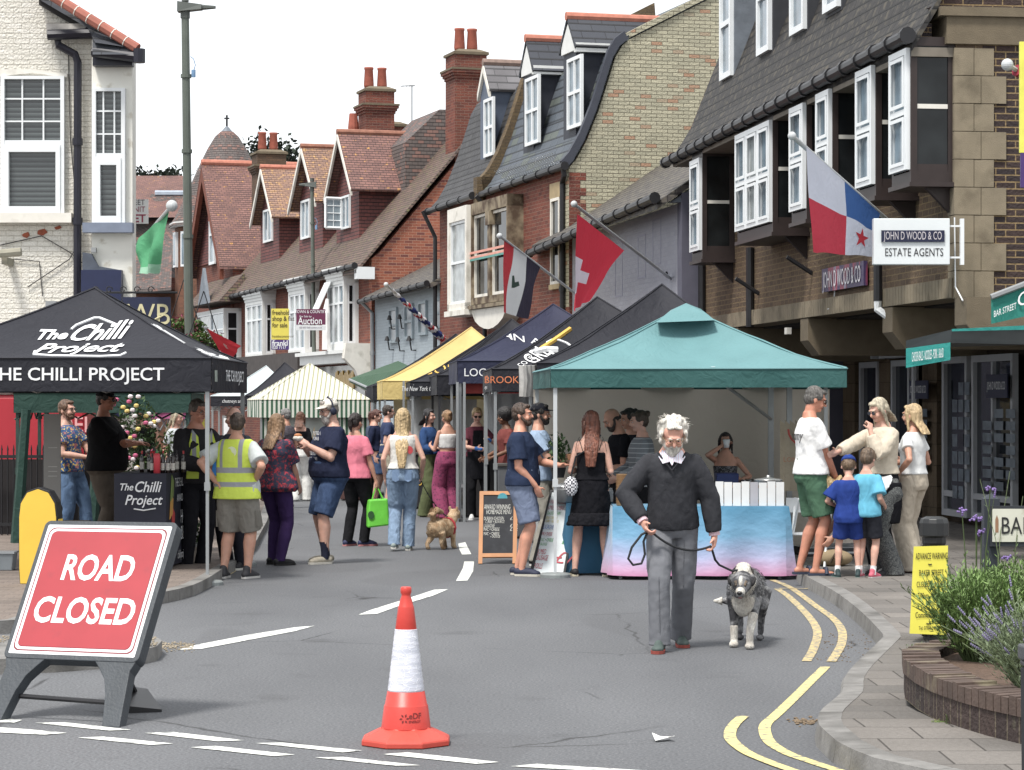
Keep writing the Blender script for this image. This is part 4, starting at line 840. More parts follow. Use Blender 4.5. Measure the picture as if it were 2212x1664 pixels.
# ================================================================ street furniture
def lamp(name,label,px0,py0,Yc,px1,arm,ymid,r):
    b=W(px1,HZ,Yc); b.z=0; t=thing(name,label,'street lamp',b); top=W(px0,py0,Yc)-b; k=Yc/FP
    m=MB(); m.tube([(0,0,0),(0,0,1.4)],r*1.35,12); m.tube([(0,0,1.4),top*.45,top],[r*1.1,r,r*.85],12)
    for f in (.35,.55,.72,.87): c=top*f; m.tube([c-V((0,0,.03)),c+V((0,0,.03))],r*1.18,12); 
    m.build('pole',M((98,106,98),.5,.08,4,metal=.2),t)
    m=MB(); L_=arm*k; s=1 if arm>0 else -1
    m.hexa([top+V(q) for q in ((-s*.12,-.12,-.02),(L_*.55,-.1,.02),(L_*.55,.1,.02),(-s*.12,.12,-.02),(-s*.12,-.1,.15),(L_*.55,-.08,.1),(L_*.55,.08,.1),(-s*.12,.1,.15))]); m.tube([top+V((L_*.5,0,.06)),top+V((L_,0,.06))],[.05,.025],6); m.cyl(top+V((0,0,.15)),top+V((0,0,.24)),.06); m.cyl(top-V((0,0,.12)),top,r*1.05)
    m.build('lamp_head',M((84,90,86),.5,.08,4),t)
    m=MB(); c=top*ymid+V((r+.05,0,0)); m.tube([c,c+V((.03,0,.1)),c+V((0,0,.2)),c+V((-.05,0,.24))],.008,5); m.cyl(c-V((0,0,.1)),c+V((0,0,.02)),.035); m.build('sensor_plug',M((120,160,200),.4),t)
    return t
l1=lamp('street_lamp','tall grey green street lamp rising behind the black chilli sauce tent',400,24,42,413,66,.88,.075)
lamp('street_lamp','distant grey street lamp standing in front of the white bay windows',674,404,73,681,-28,.86,.06)
# hanging basket on the near lamp
def leaves(mb,c,r,n,s,zs=1,fl=None):
    for i in range(n):
        d=V((random.gauss(0,1),random.gauss(0,1),random.gauss(0,1))).normalized()*random.random()**.4; p=V(c)+V((d.x*r[0],d.y*r[1],d.z*r[2]))
        u=V((random.uniform(-1,1),random.uniform(-1,1),random.uniform(-1,1))).normalized()*s; v=u.cross(V((random.random(),random.random(),1))).normalized()*s*.5
        mb.add([p-u,p-v,p+u,p+v],[(0,1,2,3)])
GRN=M((92,120,58),.7,.35,25,name='leaf'); GRN2=M((66,92,48),.7,.35,25); PINK=M((200,90,130),.7,.25,30); YFL=M((226,200,110),.7,.2,30); WFL=M((230,220,222),.7,.1,30); PURP=M((130,104,170),.7,.25,40)
def basket(px,py,Yc,label):
    p=W(px,py,Yc); t=thing('hanging_basket',label,'hanging basket',p); k=Yc/FP
    m=MB(); leaves(m,(0,0,0),(52*k,.3,26*k),900,.04); m.build('foliage',GRN,t,fix=False)
    m=MB(); leaves(m,(0,0,8*k),(50*k,.32,24*k),90,.035); m.build('flowers',PINK,t,fix=False)
    m=MB(); m.lathe([(.05,-.3),(.25,-.15),(.3,0)],(0,0,0),12); m.build('basket',M((50,44,34),.9),t)
    m=MB(); [m.tube([(a*.28,0,0),(0,0,.85)],.008,4) for a in (-1,1)]; m.build('chain',BLACKM,t)
basket(440,742,41.6,'basket of green leaves and pink flowers hanging on the near lamp post')
basket(398,712,42.4,'smaller basket of pink blooms hung on the left of the near lamp post')
# ---------------------------------------------------------------- tents
ALU=M((158,162,164),.35,.06,8,metal=.5); LEGW=M((188,192,194),.4,.04,6)
class Tent:
    def __init__(s,label,fl,fr,br,bl,zv,zt,zp,roofm,valm=None,legm=ALU,legs=(0,1,2,3),apex=None,pw=1.22,name='market_tent',group=None,sag=.06,truss=True,foot='plate'):
        s.c=[V((p[0],p[1],0)) for p in (fl,fr,br,bl)]; s.zv,s.zt,s.zp,s.pw,s.sag=zv,zt,zp,pw,sag
        s.cen=apex if apex else sum(s.c,V((0,0,0)))/4; s.cen=V((s.cen.x,s.cen.y,0)); valm=valm or roofm
        b=s.c[0].copy(); s.t=thing(name,label,'tent',b,0,group or 'market tents along the street'); s.b=b
        m=MB(off=b); n=14; 
        for f in range(4):
            g=[[s.surf(f,i/n,j/10) for i in range(n+1)] for j in range(11)]
            for j in range(10):
                for i in range(n): m.poly([g[j][i],g[j][i+1],g[j+1][i+1],g[j+1][i]])
        ro=m.build('roof',roofm,s.t,smooth=False,fix=False); weld(ro)
        m=MB(off=b)
        for f in range(4): m.tube([s.surf(f,0,j/10,.004) for j in range(11)],.011,4); m.tube([s.val(f,i/16,1,.004) for i in range(17)],.008,4)
        m.build('seams',roofm,ro)
        m=MB(off=b); n=16
        for f in range(4):
            g=[[s.val(f,i/n,z) for i in range(n+1)] for z in (0,.5,1)]
            for j in range(2):
                for i in range(n): m.poly([g[j][i],g[j][i+1],g[j+1][i+1],g[j+1][i]])
        vo=m.build('valance',valm,s.t,smooth=False,fix=False); weld(vo); s.vo,s.ro=vo,ro
        for f in legs:
            c=s.c[f]+(s.cen-s.c[f]).normalized()*.06
            m=MB(off=b); m.box(c.x-.02,c.x+.02,c.y-.02,c.y+.02,.95,zt-.02); m.box(c.x-.015,c.x+.015,c.y-.015,c.y+.015,.03,.95); m.box(c.x-.028,c.x+.028,c.y-.028,c.y+.028,.92,1.0)
            lo=m.build('leg',legm,s.t)
            m=MB(off=b)
            if foot=='round': m.lathe([(.155,0),(.155,.03),(.14,.045),(.05,.05)],(c.x,c.y,.0),20)
            else: m.box(c.x-.09,c.x+.09,c.y-.07,c.y+.07,0,.035)
            m.build('foot_plate',M((70,70,72),.6) if foot!='round' else M((128,134,134),.5,.1,20),lo)
        if truss:
            m=MB(off=b)
            for f in range(4):
                a,c=s.c[f],s.c[(f+1)%4]; k=4
                for i in range(k):
                    p=a.lerp(c,i/k);q=a.lerp(c,(i+1)/k); i_=(s.cen-(a+c)/2).normalized()*.06
                    z0,z1=zt-.32,zt-.05; m.tube([p+i_+V((0,0,z0)),q+i_+V((0,0,z1))],.011,4); m.tube([p+i_+V((0,0,z1)),q+i_+V((0,0,z0))],.011,4)
            m.tube([s.cen+V((0,0,zp-.9)),s.cen+V((0,0,zp-.03))],.02,6)
            m.build('truss',legm,s.t)
    def surf(s,f,a,j,out=0):
        p=s.c[f].lerp(s.c[(f+1)%4],a); q=p.lerp(s.cen,j); d=s.sag*math.sin(math.pi*j)*math.sin(math.pi*a)*2
        z=s.zt+(s.zp-s.zt)*(j**s.pw)-d; nz=noise.noise(V((q.x*1.7+f*9,q.y*1.7,j*2)))*.02*math.sin(math.pi*min(1,j*1.3+.0)); 
        return V((q.x,q.y,z+nz+out))
    def val(s,f,a,z,out=0):
        p=s.c[f].lerp(s.c[(f+1)%4],a); n_=(s.c[f]+s.c[(f+1)%4])/2-s.cen; n_=n_.normalized(); w=(1-z)*(.022*math.sin(a*math.pi*5)+.012*math.sin(a*23+f))*math.sin(math.pi*a)
        return V((p.x,p.y,s.zv+(s.zt-s.zv)*z))+n_*(w+out+.004)
    def vtext(s,f,body,a0,zc,size,mat,sx=1,bold=0,shear=0,name='lettering',align='CENTER'):
        L=(s.c[(f+1)%4]-s.c[f]).length; m=MB(off=s.b)
        m.text(body,(0,0,0),(1,0,0),(0,0,1),size,sx=sx,bold=bold,shear=shear,align=align,curve=lambda x,y:s.val(f,a0+x/L,zc+y/(s.zt-s.zv),.006))
        return m.build(name,mat,s.vo,fix=False)
    def rtext(s,f,body,a0,j0,size,mat,sx=1,bold=0,shear=0,rot=0,name='lettering',sy=1):
        L=(s.c[(f+1)%4]-s.c[f]).length; H=(s.cen-(s.c[f]+s.c[(f+1)%4])/2).length*1.1; m=MB(off=s.b); cr,sr=math.cos(rot),math.sin(rot)
        def cv(x,y):
            x,y=x*cr-y*sr,x*sr+y*cr; j=max(.004,j0+y*sy/H); return s.surf(f,min(1,max(0,.5+(a0-.5+x/L)/(1-j)*1.0)),j,.012)
        m.text(body,(0,0,0),(1,0,0),(0,0,1),size,sx=sx,bold=bold,shear=shear,curve=cv); return m.build(name,mat,s.ro,fix=False)
    def rline(s,f,pts,w,mat,name='emblem'):
        m=MB(off=s.b)
        L=(s.c[(f+1)%4]-s.c[f]).length; m.tube([s.surf(f,.5+(a-.5)/(1-j),j,.004) for a,j in pts],w,6); return m.build(name,mat,s.ro)
def weld(o):
    bm=bmesh.new(); bm.from_mesh(o.data); bmesh.ops.remove_doubles(bm,verts=bm.verts,dist=.0005); bm.to_mesh(o.data); bm.free()
    try: o.data.polygons.foreach_set('use_smooth',[True]*len(o.data.polygons)); o.data.set_sharp_from_angle(angle=R(22))
    except Exception: pass
def X(px,Y): return ((px-CX)*Y/FP,Y)
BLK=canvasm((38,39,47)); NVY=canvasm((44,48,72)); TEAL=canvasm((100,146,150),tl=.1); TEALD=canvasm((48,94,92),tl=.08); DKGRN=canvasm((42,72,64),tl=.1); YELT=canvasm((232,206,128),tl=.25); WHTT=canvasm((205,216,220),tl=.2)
WTX=M((232,234,236),.6,.04,9); ORT=M((214,120,70),.6); YTX=M((226,180,60),.6); BEI=canvasm((150,142,130),tl=.15); WALLW=canvasm((196,200,202),tl=.15)
TP=thing
# chilli tent
t1=Tent('black pop-up tent with white chilli script logo on its roof and lettered valance',X(-215,24.9),X(456,24.9),X(533,27.9),(X(-215,24.9)[0]+.02,27.9),1.885,2.21,2.96,BLK,foot='round',apex=V(W(205,618,26.4)),pw=1.14,sag=.03)
t1.vtext(0,'THE CHILLI PROJECT',.565,.5,.175,WTX,sx=1.06,bold=.012)
t1.vtext(1,'THE CHILLI PROJECT',.62,.5,.16,WTX,sx=1.0,bold=.01)
m=MB(off=t1.b); a=[t1.val(1,x,z,.006) for x,z in ((.06,.3),(.13,.3),(.13,.65),(.06,.65))]; m.poly(a); m.build('label',M((150,160,150),.6),t1.vo,fix=False)
for f,a0 in ((0,.54),(1,.48)):
    t1.rtext(f,'The',a0-.115,.43,.27,WTX,shear=.35,bold=.03,rot=.12,sx=.72,sy=1.1); t1.rtext(f,'Chilli',a0+.035,.46,.44,WTX,shear=.35,bold=.02,rot=.03,sx=.62,sy=1.15); t1.rtext(f,'Project',a0+.0,.21,.36,WTX,shear=.35,bold=.022,rot=.03,sx=.78,sy=1.15)
    t1.rline(f,[(a0-.06,.53),(a0-.05,.58),(a0+.0,.66),(a0+.02,.655),(a0+.085,.56),(a0+.085,.53)],.016,WTX); t1.rline(f,[(a0-.13,.17),(a0-.125,.10),(a0-.06,.06),(a0+.1,.035),(a0+.16,.06),(a0+.17,.12)],.016,WTX)
# green gazebo behind it
t1b=Tent('small dark green gazebo standing on the pavement behind the chilli tent',X(30,30.8),X(412,30.8),X(441,33.4),X(80,33.4),1.66,1.9,2.45,DKGRN,legm=M((40,66,60),.6),legs=(0,1,2,3))
m=MB(off=t1b.b); 
for px in (35,197): p=X(px,30.7); m.tube([(p[0]+.12,p[1],1.7),(p[0]+.0,p[1],.1)],[.06,.07],6)
m.build('leg_sleeve',DKGRN,t1b.t)
# green tent (right, front)
fl,fr,br,bl=X(1190,26.0),X(1829,25.6),X(1792,28.6),X(1152,28.9)
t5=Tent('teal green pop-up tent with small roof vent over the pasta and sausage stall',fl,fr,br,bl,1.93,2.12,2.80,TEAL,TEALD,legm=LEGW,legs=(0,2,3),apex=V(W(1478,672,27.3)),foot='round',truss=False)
ap=W(1478,672,27.3); m=MB(off=t5.b); k=.0049

c_=[W(1417,697,26.78),W(1544,692,26.75),W(1530,680,27.9),W(1432,684,27.9)]; d_=[a_.lerp(W(1482,655,27.25),.35)+V((0,0,.02)) for a_ in c_]; top=W(1482,655,27.25)
for i in range(4): m.poly([c_[i],c_[(i+1)%4],d_[(i+1)%4],d_[i]]); m.poly([d_[i],d_[(i+1)%4],top])
m.build('vent_cap',TEAL,t5.t,fix=False)
m=MB(off=t5.b); m.add([t5.surf(0,.56,.12,.01),t5.surf(0,.575,.12,.01),t5.surf(0,.575,.14,.01),t5.surf(0,.56,.14,.01)],[(0,1,2,3)]); m.build('label',WTX,t5.ro,fix=False)
# sheet walls of the green tent
def wallsheet(t,p0,p1,z0,z1,mat,name='side_wall',amp=.04,fr=3):
    m=MB(off=t.b); n=24; a=V((p0[0],p0[1],0)); c=V((p1[0],p1[1],0)); nn=(c-a).normalized(); nn=V((-nn.y,nn.x,0)); g=[]
    for j in range(9): g.append([a.lerp(c,i/n)+nn*(amp*math.sin(i/n*math.pi*2*fr+j*.35)+amp*.7*noise.noise(V((i*.3,j*.3,p0[0]))))+V((0,0,z0+(z1-z0)*j/8)) for i in range(n+1)])
    for j in range(8):
        for i in range(n): m.poly([g[j][i],g[j][i+1],g[j+1][i+1],g[j+1][i]])
    o=m.build(name,mat,t.t,fix=False); weld(o); return o
wallsheet(t5,bl,br,.1,2.05,canvasm((206,198,184),tl=.5)); m=MB(off=t5.b)
for px in (1665,1705): p=X(px,28.4); m.box(p[0]-.03,p[0]+.03,p[1]-.03,p[1]+.03,.1,2.1)
p0=X(1560,26.2);p1=X(1665,28.3); m.tube([(p0[0],p0[1],1.98),(p1[0],p1[1],1.6)],.02,6)
m.build('frame',ALU,t5.t)
# black tents behind
t6=Tent('large plain black tent rising behind the teal tent',X(1160,29.6),X(1700,29.6),(X(1700,29.6)[0],32.6),(X(1160,29.6)[0]-.1,32.6),1.93,2.24,3.22,BLK,apex=V(W(1430,603,31.1)),legs=(0,3))
m=MB(off=t6.b)
for i in range(4): p=W(1130+i*9,790,29.5+.1*i); m.tube([p,p+V((.01,.01,-.18)),p+V((0,0,-.36))],[.05,.055,.045],8)
m.build('rolled_wall',M((176,174,170),.8,.25,8),t6.t)
t7=Tent('black tent with white GRL lettering and a golden paddle logo on its roof',X(1063,33),X(1600,33),(X(1600,33)[0],36),(X(1063,33)[0]-.15,36),1.93,2.22,3.21,BLK,apex=V(W(1290,632,34.5)),legs=(0,3))
t7.vtext(0,'BROOKLYN GRILL CO',.17,.5,.13,ORT); 
t7.vtext(3,'BROOKLYN',.5,.6,.13,ORT); t7.vtext(3,'smash   burgers',.5,.22,.07,WTX)
for a,j in ((.2,.26),): t7.rtext(0,'GRL',a,j,.3,WTX,bold=.01,rot=.9,sx=.8); t7.rtext(0,'CO UK',a-.05,.16,.12,WTX,rot=.9)
c=(.305,.40); t7.rline(0,[(c[0]+.06*math.cos(i/12*6.283),c[1]+.1*math.sin(i/12*6.283)) for i in range(13)],.018,WTX); t7.rline(0,[(.22,.36),(.27,.46),(.33,.58),(.36,.64)],.035,YTX); t7.rline(0,[(.19,.3),(.24,.36),(.29,.38)],.05,WTX)
t8=Tent('navy tent with white LOCAL lettering on the valance beside the black tents',X(988,38.5),X(1440,38.5),(X(1440,38.5)[0],41.5),(X(988,38.5)[0]-.2,41.5),2.08,2.42,3.33,NVY,apex=V(W(1195,648,40)),legs=(0,3))
t8.vtext(0,'LOCAL FOOD',.2,.47,.17,WTX); t8.rtext(0,'PAN ASIA',.36,.5,.2,WTX,sx=1.3)
m=MB(off=t8.b); 
for px in (988,1003,1048): p=X(px,38.45); m.box(p[0]-.02,p[0]+.02,p[1]-.02,p[1]+.02,0,2.1)
m.build('extra_legs',ALU,t8.t)
m=MB(off=t8.b); p=X(1000,38.7); m.box(p[0],p[0]+.9,p[1],p[1]+.03,1.93,2.09); m.build('red_header',M((170,50,44),.6),t8.t)
t9=Tent('black tent squeezed between the navy tent and the coffee tent',X(944,41.6),X(1300,41.6),(X(1300,41.6)[0],44.4),(X(944,41.6)[0]-.2,44.4),1.92,2.24,3.2,BLK,apex=V(W(1105,712,43)),legs=(0,3),legm=M((40,40,44),.5))
t9b=Tent('black coffee company tent with small white script on its valance',X(886,44.2),X(1240,44.2),(X(1240,44.2)[0],47.2),(X(886,44.2)[0]-.2,47.2),1.91,2.16,3.1,BLK,apex=V(W(1075,722,45.6)),legs=(0,3))
t9b.vtext(0,'The New York Coffee Company',.12,.5,.12,WTX,sx=.62,shear=.3); t9b.rtext(0,'COFFEE',.22,.33,.3,YTX,shear=.3,rot=.35)
t10=Tent('yellow pop-up tent in the row on the right side',X(826,47),X(1190,47),(X(1190,47)[0],50),(X(826,47)[0]-.25,50),1.86,2.2,3.23,YELT,apex=V(W(1018,706,48.5)),legs=(0,3))
m=MB(off=t10.b); p=X(872,46.9); m.box(p[0]-.02,p[0]+.02,p[1]-.02,p[1]+.02,0,2.2); m.build('centre_pole',ALU,t10.t)
t11=Tent('farthest black tent of the row beyond the yellow tent',X(806,50.5),X(1140,50.5),(X(1140,50.5)[0],53.5),(X(806,50.5)[0]-.3,53.5),1.84,2.13,3.2,BLK,apex=V(W(985,712,52)),legs=(0,3),legm=M((90,92,94),.5))
for t,a,c,col in ((t10,X(850,49.6),X(1060,49.6),WALLW),(t8,X(1052,41.2),X(1160,41.2),WALLW),(t9b,X(880,47),X(1030,47),WALLW)): wallsheet(t,a,c,.3,2.0,col,amp=.03)
# left side tents farther away
STR=stripem((212,210,196),(150,150,120),.088,axis=0,duty=.62,name='striped_roof',bp=.2); STV=stripem((206,208,198),(46,92,66),.088,axis=0,duty=.5,name='striped_wall',bp=.2)
ts=Tent('low cream tent with green stripes and draped striped walls in mid street',X(560,48.5),X(799,48.5),X(790,51),X(535,51.5),1.52,1.86,2.56,STR,STV,apex=V(W(669,788,49.8)),sag=.02,pw=1.0,legs=(0,1))
p0,p1=X(566,48.6),X(797,48.6); wallsheet(ts,p0,(p0[0]+.45,48.6),.05,1.6,STV,amp=.02); wallsheet(ts,(p1[0]-.55,48.6),p1,.05,1.6,STV,amp=.02); wallsheet(ts,(p0[0]+.45,48.7),(p1[0]-.55,48.7),.5,1.55,canvasm((186,194,190),tl=.1),amp=.02)
tw=Tent('pale blue white tent behind the striped tent on the left',X(455,55),X(660,55),X(650,58),X(470,58),1.73,1.95,2.62,WHTT,BLK,apex=V(W(575,798,56.5)),sag=.03,legs=(0,1,3))
tw.vtext(0,'chutneys and jams',.28,.5,.11,WTX,sx=.8)
tb=Tent('black tent with orange scribble peeping above the striped tent',X(530,52.5),X(720,52.5),X(715,55),X(540,55),1.75,1.95,2.65,BLK,apex=V(W(615,796,53.8)),sag=.03,legs=())
tb.rline(0,[(.2,.2),(.3,.3),(.28,.22),(.38,.36),(.36,.26),(.46,.4),(.42,.3)],.015,ORT)
tp=Tent('small magenta canopy over the flower stall behind the green gazebo',X(325,44),X(402,44),X(398,46),X(330,46),1.52,1.62,1.85,canvasm((176,92,140),tl=.2),legs=(0,1),sag=.02)
# green shop awning of the pale cottage
aw=thing('shop_awning','dark green fabric awning on the shop below the pale cottage','awning',W(755,830,62))
m=MB(off=W(755,830,62)); m.add([W(755,818,62),W(800,838,60),W(893,795,58),W(860,780,62),W(755,826,62),W(800,848,60)],[(0,1,2,3),(0,4,5,1)]); m.build('canopy',canvasm((58,88,66)),aw,fix=False)
m=MB(off=W(755,830,62)); m.tube([W(755,820,61.9),W(800,840,59.9)],.03,6); m.build('front_bar',ALU,aw)
# ---------------------------------------------------------------- flags
def flag(label,pole,Yp,quad,cell,nu=44,nv=40,wav=.085,colors=None,sleeve=None,knob=.05,name='flag_on_pole',extra=None,dy=None):
    a=W(*pole[0],Yp[0]); c=W(*pole[1],Yp[1]); t=thing(name,label,'flag',c)
    m=MB(off=c); m.tube([a,c],.025,8); m.ell(a,(knob,knob,knob)); m.build('pole',LEGW,t)
    if sleeve: m=MB(off=c); m.tube([W(*sleeve[0],Yp[1]-.02),W(*sleeve[1],Yp[1]-.02)],.04,8); m.build('sleeve',BLACKM,t)
    if quad is None: return t
    Y_=dy or [Yp[0],(Yp[0]+Yp[1])/2,(Yp[0]+Yp[1])/2,Yp[0]]
    A,B_,C_,D_=[W(*p,y) for p,y in zip(quad,Y_)]
    def S(u,v):
        p=A.lerp(B_,u).lerp(D_.lerp(C_,u),v); w=wav*(math.sin(u*11+v*2.5)*.7+math.sin(u*5.2-v*4)*.6)*min(1,v*2+.15); return p+V((w*.45,w,abs(w)*.12))
    m=MB(off=c); g=[[S(i/nu,j/nv) for i in range(nu+1)] for j in range(nv+1)]
    for j in range(nv):
        for i in range(nu): m.cm=cell((i+.5)/nu,(j+.5)/nv); m.poly([g[j][i],g[j][i+1],g[j+1][i+1],g[j+1][i]])
    o=m.build('flag_cloth',[canvasm(k,tl=.3,name='flag_cloth') for k in colors],t,fix=False); weld(o)
    if extra:
        for nm,pts,col in extra:
            m=MB(off=c); P_=[S(u,v)+V((0,-.012,0)) for u,v in pts]; ctr=sum(P_,V((0,0,0)))/len(P_)
            m.add(P_+[ctr],[(i,(i+1)%len(P_),len(P_)) for i in range(len(P_))]); m.build(nm,M(col,.7,.05),o,fix=False)
    return t
def star(u,v,r,asp=1): return [(u+math.sin(i*math.pi/5)*(r if i%2==0 else r*.4)*asp,v-math.cos(i*math.pi/5)*(r if i%2==0 else r*.4)) for i in range(10)]
flag('red, white and blue quartered flag with a star hanging beside the estate agents sign',((1711,294),(1915,474)),(26.5,29),((1742,318),(1902,462),(1895,556),(1752,546)),
  lambda u,v:(0 if u<.5 else 1) if v<.47 else (2 if u<.5 else 0),colors=[(216,220,236),(60,104,170),(206,56,78)],knob=.045,extra=[('red_star',star(.74,.70,.17,.72),(206,40,60))],dy=[26.7,28.7,28.4,27.2])
def swisscross(u,v,r,w): return [(u-w,v-r),(u+w,v-r),(u+w,v-w),(u+r,v-w),(u+r,v+w),(u+w,v+w),(u+w,v+r),(u-w,v+r),(u-w,v+w),(u-r,v+w),(u-r,v-w),(u-w,v-w)]
flag('red flag with white cross hanging from a long pole over the black tents',((1240,441),(1462,612)),(38,42),((1247,463),(1349,542),(1268,652),(1238,674)),lambda u,v:1 if (u<.27 and .42<v<.82) or (u<.46 and .545<v<.70) else 0,colors=[(226,50,76),(232,222,238)],
  sleeve=((1436,590),(1466,614)),nu=60,nv=56,dy=[38.2,40,39.6,38.6])
flag('red, white and black striped flag on a pole in front of the brick wall',((1079,510),(1242,634)),(43,47),((1089,517),(1168,578),(1136,690),(1084,674)),lambda u,v:0 if u<.24 else (1 if u<.62 else 2),colors=[(200,54,64),(222,226,228),(58,54,72)],
  extra=[('green_script',[(.33,.42),(.37,.4),(.4,.5),(.47,.46),(.5,.52),(.41,.58),(.36,.6)],(70,100,84))],dy=[43.2,45,44.6,43.6])
flag('green flag hanging from a white pole on the white corner building',((371,445),(296,532)),(34.6,36.4),((366,452),(300,516),(297,592),(338,592)),lambda u,v:0 if v<.86 else 1,colors=[(84,170,120),(150,200,170)],sleeve=((296,532),(325,512)),knob=.08,dy=[34.8,36,35.8,35.2])
flag('small red flag with pale emblem drooping above the left tents',((444,708),(470,740)),(40,40.6),((446,709),(474,757),(503,777),(519,748)),lambda u,v:0,colors=[(206,44,58)],knob=.03,extra=[('pale_crescent',[(.35,.5),(.5,.42),(.65,.5),(.6,.62),(.5,.55),(.4,.62)],(226,190,190))],wav=.03)
t=flag('union flag furled round its pole by the pale cottage',((834,615),(962,732)),(52,54),None,None)
a=W(846,626,52.2);c=W(955,726,53.9); n=26
m=MB(off=W(962,732,54)); dd=(c-a).normalized(); uu=dd.cross(V((0,0,1))).normalized(); vv_=dd.cross(uu); n=48
rg=[[a.lerp(c,i/n)+(uu*math.cos(j*.785)+vv_*math.sin(j*.785))*(.035+.05*i/n+.01*math.sin(i*1.3+j))+V((0,0,-.05*i/n)) for j in range(8)] for i in range(n+1)]
for i in range(n):
    for j in range(8): m.cm=(0,1,0,2,2)[int((i*.45+j*.7)%5)] if i>6 else 0; m.poly([rg[i][j],rg[i][(j+1)%8],rg[i+1][(j+1)%8],rg[i+1][j]])
o=m.build('flag_cloth',[canvasm((222,222,228)),canvasm((190,50,60)),canvasm((48,60,120))],t,fix=False)
t=flag('flag pole end with white knob and furled red flag at the right edge',((2176,140),(2260,190)),(25,25.5),None,None,knob=.06)
m=MB(off=W(2260,190,25.5)); m.tube([W(2196,152,25.1),W(2260,190,25.4)],.06,8); m.build('furled_cloth',canvasm((150,40,60)),t)
fs=thing('for_sale_board','tall yellow sale board with a purple foot at the right edge','sign',W(2206,430,25)); m=MB(off=W(2206,430,25)); a=W(2203,90,25);c=W(2203,330,25); m.box(a.x,a.x+.4,25,25.04,c.z,a.z); m.build('board',M((226,222,60),.5),fs); m=MB(off=W(2206,430,25)); m.box(a.x+.01,a.x+.4,25.0,25.04,W(0,405,25).z,c.z-.002); m.build('foot_panel',M((70,40,110),.5),fs)
# for sale boards on the terrace
def board(label,x0,y0,x1,y1,Yb,parts,post=None):
    p=W(x0,y1,Yb); t=thing('sale_board',label,'sign',p,0,'sale boards on the houses'); k=Yb/FP
    for nm,a,c,col in parts: m=MB(); m.box(0,(x1-x0)*k,0,.04,(y1-c)*k+.004,(y1-a)*k); m.build(nm,M(col,.5,.04),t)
    return t,k
t,k=board('yellow freehold shop for sale board on the brick terrace',586,667,624,756,66.5,[('yellow_panel',667,734,(222,206,60)),('purple_panel',735,756,(72,50,120))])
m=MB(); [m.text(s,(2*k,-.006,(756-y)*k),(1,0,0),(0,0,1),.17,align='LEFT',sx=.78,bold=.01) for s,y in (('freehold',676),('shop & flat',689),('for sale',703))]; m.text('franklincommercial',(2*k,-.006,(756-727)*k),(1,0,0),(0,0,1),.09,align='LEFT',sx=.8); m.build('lettering',M((60,44,30),.6),t)
m=MB(); m.text('frankl',(2*k,-.006,(756-742)*k),(1,0,0),(0,0,1),.19,align='LEFT',sx=.95,bold=.02); m.text('020 7117',(2*k,-.006,(756-751)*k),(1,0,0),(0,0,1),.12,align='LEFT',sx=.8,bold=.01); m.build('lettering',WTX,t)
t,k=board('maroon and white auction board beside the distant lamp post',640,668,703,714,66.3,[('maroon_panel',668,702,(104,34,72)),('white_panel',703,714,(214,216,218))])
m=MB(); m.text('TOWN & COUNTRY',(31*k,-.006,(714-674)*k),(1,0,0),(0,0,1),.11,sx=.8); m.text('Auction',(30*k,-.006,(714-694)*k),(1,0,0),(0,0,1),.26,sx=.75,bold=.008); m.text('For Sale by',(20*k,-.006,(714-684)*k),(1,0,0),(0,0,1),.07); m.build('lettering',WTX,t); m=MB(); m.text('020 8337 0600 auctions.co.uk',(31*k,-.006,(714-708)*k),(1,0,0),(0,0,1),.06,sx=.8); m.build('lettering',M((80,60,90),.6),t)
t,k=board('white street unit to let board half hidden by the white corner building',244,431,320,482,39,[('upper_panel',431,464,(226,228,228)),('lower_panel',465,484,(222,224,224))])
m=MB(); m.text('STREET',(69*k,-.006,(484-440)*k),(1,0,0),(0,0,1),.115,align='RIGHT',sx=.9); m.build('lettering',M((60,50,60),.6),t); m=MB(); m.text('UNIT',(70*k,-.006,(484-455)*k),(1,0,0),(0,0,1),.12,align='RIGHT',sx=.9); m.text('LET',(71*k,-.006,(484-475)*k),(1,0,0),(0,0,1),.17,align='RIGHT',bold=.02); m.build('lettering',M((150,50,80),.6),t)
# ---------------------------------------------------------------- teal awnings at the right edge
a1=thing('roller_awning','teal shop awning with white lettered valance below the brick overhang','awning',W(1957,790,26.6))
o_=W(1957,790,26.6); m=MB(off=o_); A_=W(1957,738,26.6);B_=W(2053,724,26.2);C_=W(2056,710,26.0);D_=W(2230,716,26.0)
m.hexa([W(1957,752,26.6),W(2053,741,26.2),W(2240,745,26.2),W(2240,740,27.6),W(1957,736,26.6),W(2056,712,26.2),W(2240,708,26.2),W(2240,704,27.6)]); m.build('cassette',M((38,44,46),.4,.1,8),a1)
m=MB(off=o_); m.poly([W(1957,753,26.58),W(2053,740,26.18),W(2053,778,26.18),W(1957,795,26.58)]); m.poly([W(2056,711,26.15),W(2240,702,26.1),W(2240,712,26.1),W(2056,716,26.15)]); vv=m.build('valance',canvasm((28,140,134)),a1,fix=False)
m=MB(off=o_); U=(W(2053,760,26.18)-W(1957,774,26.58)); m.text('CHICKEN BALLS - NOODLES - PORK - SALAD',W(2005,768,26.37),U,(0,0,1),.14,width=.4,ex=.01); m.build('lettering',WTX,vv)
a2=thing('side_awning','small teal banner awning with CAFE lettering on the end wall above','awning',W(2140,700,25.5)); o_=W(2140,700,25.5)
m=MB(off=o_); m.poly([W(2141,643,25.5),W(2240,605,25.5),W(2240,678,25.5),W(2141,700,25.5)]); vv=m.build('valance',canvasm((24,124,112)),a2,fix=False); m=MB(off=o_); m.tube([W(2141,642,25.48),W(2240,604,25.48)],.03,6); m.build('bar',GREYMET,a2)
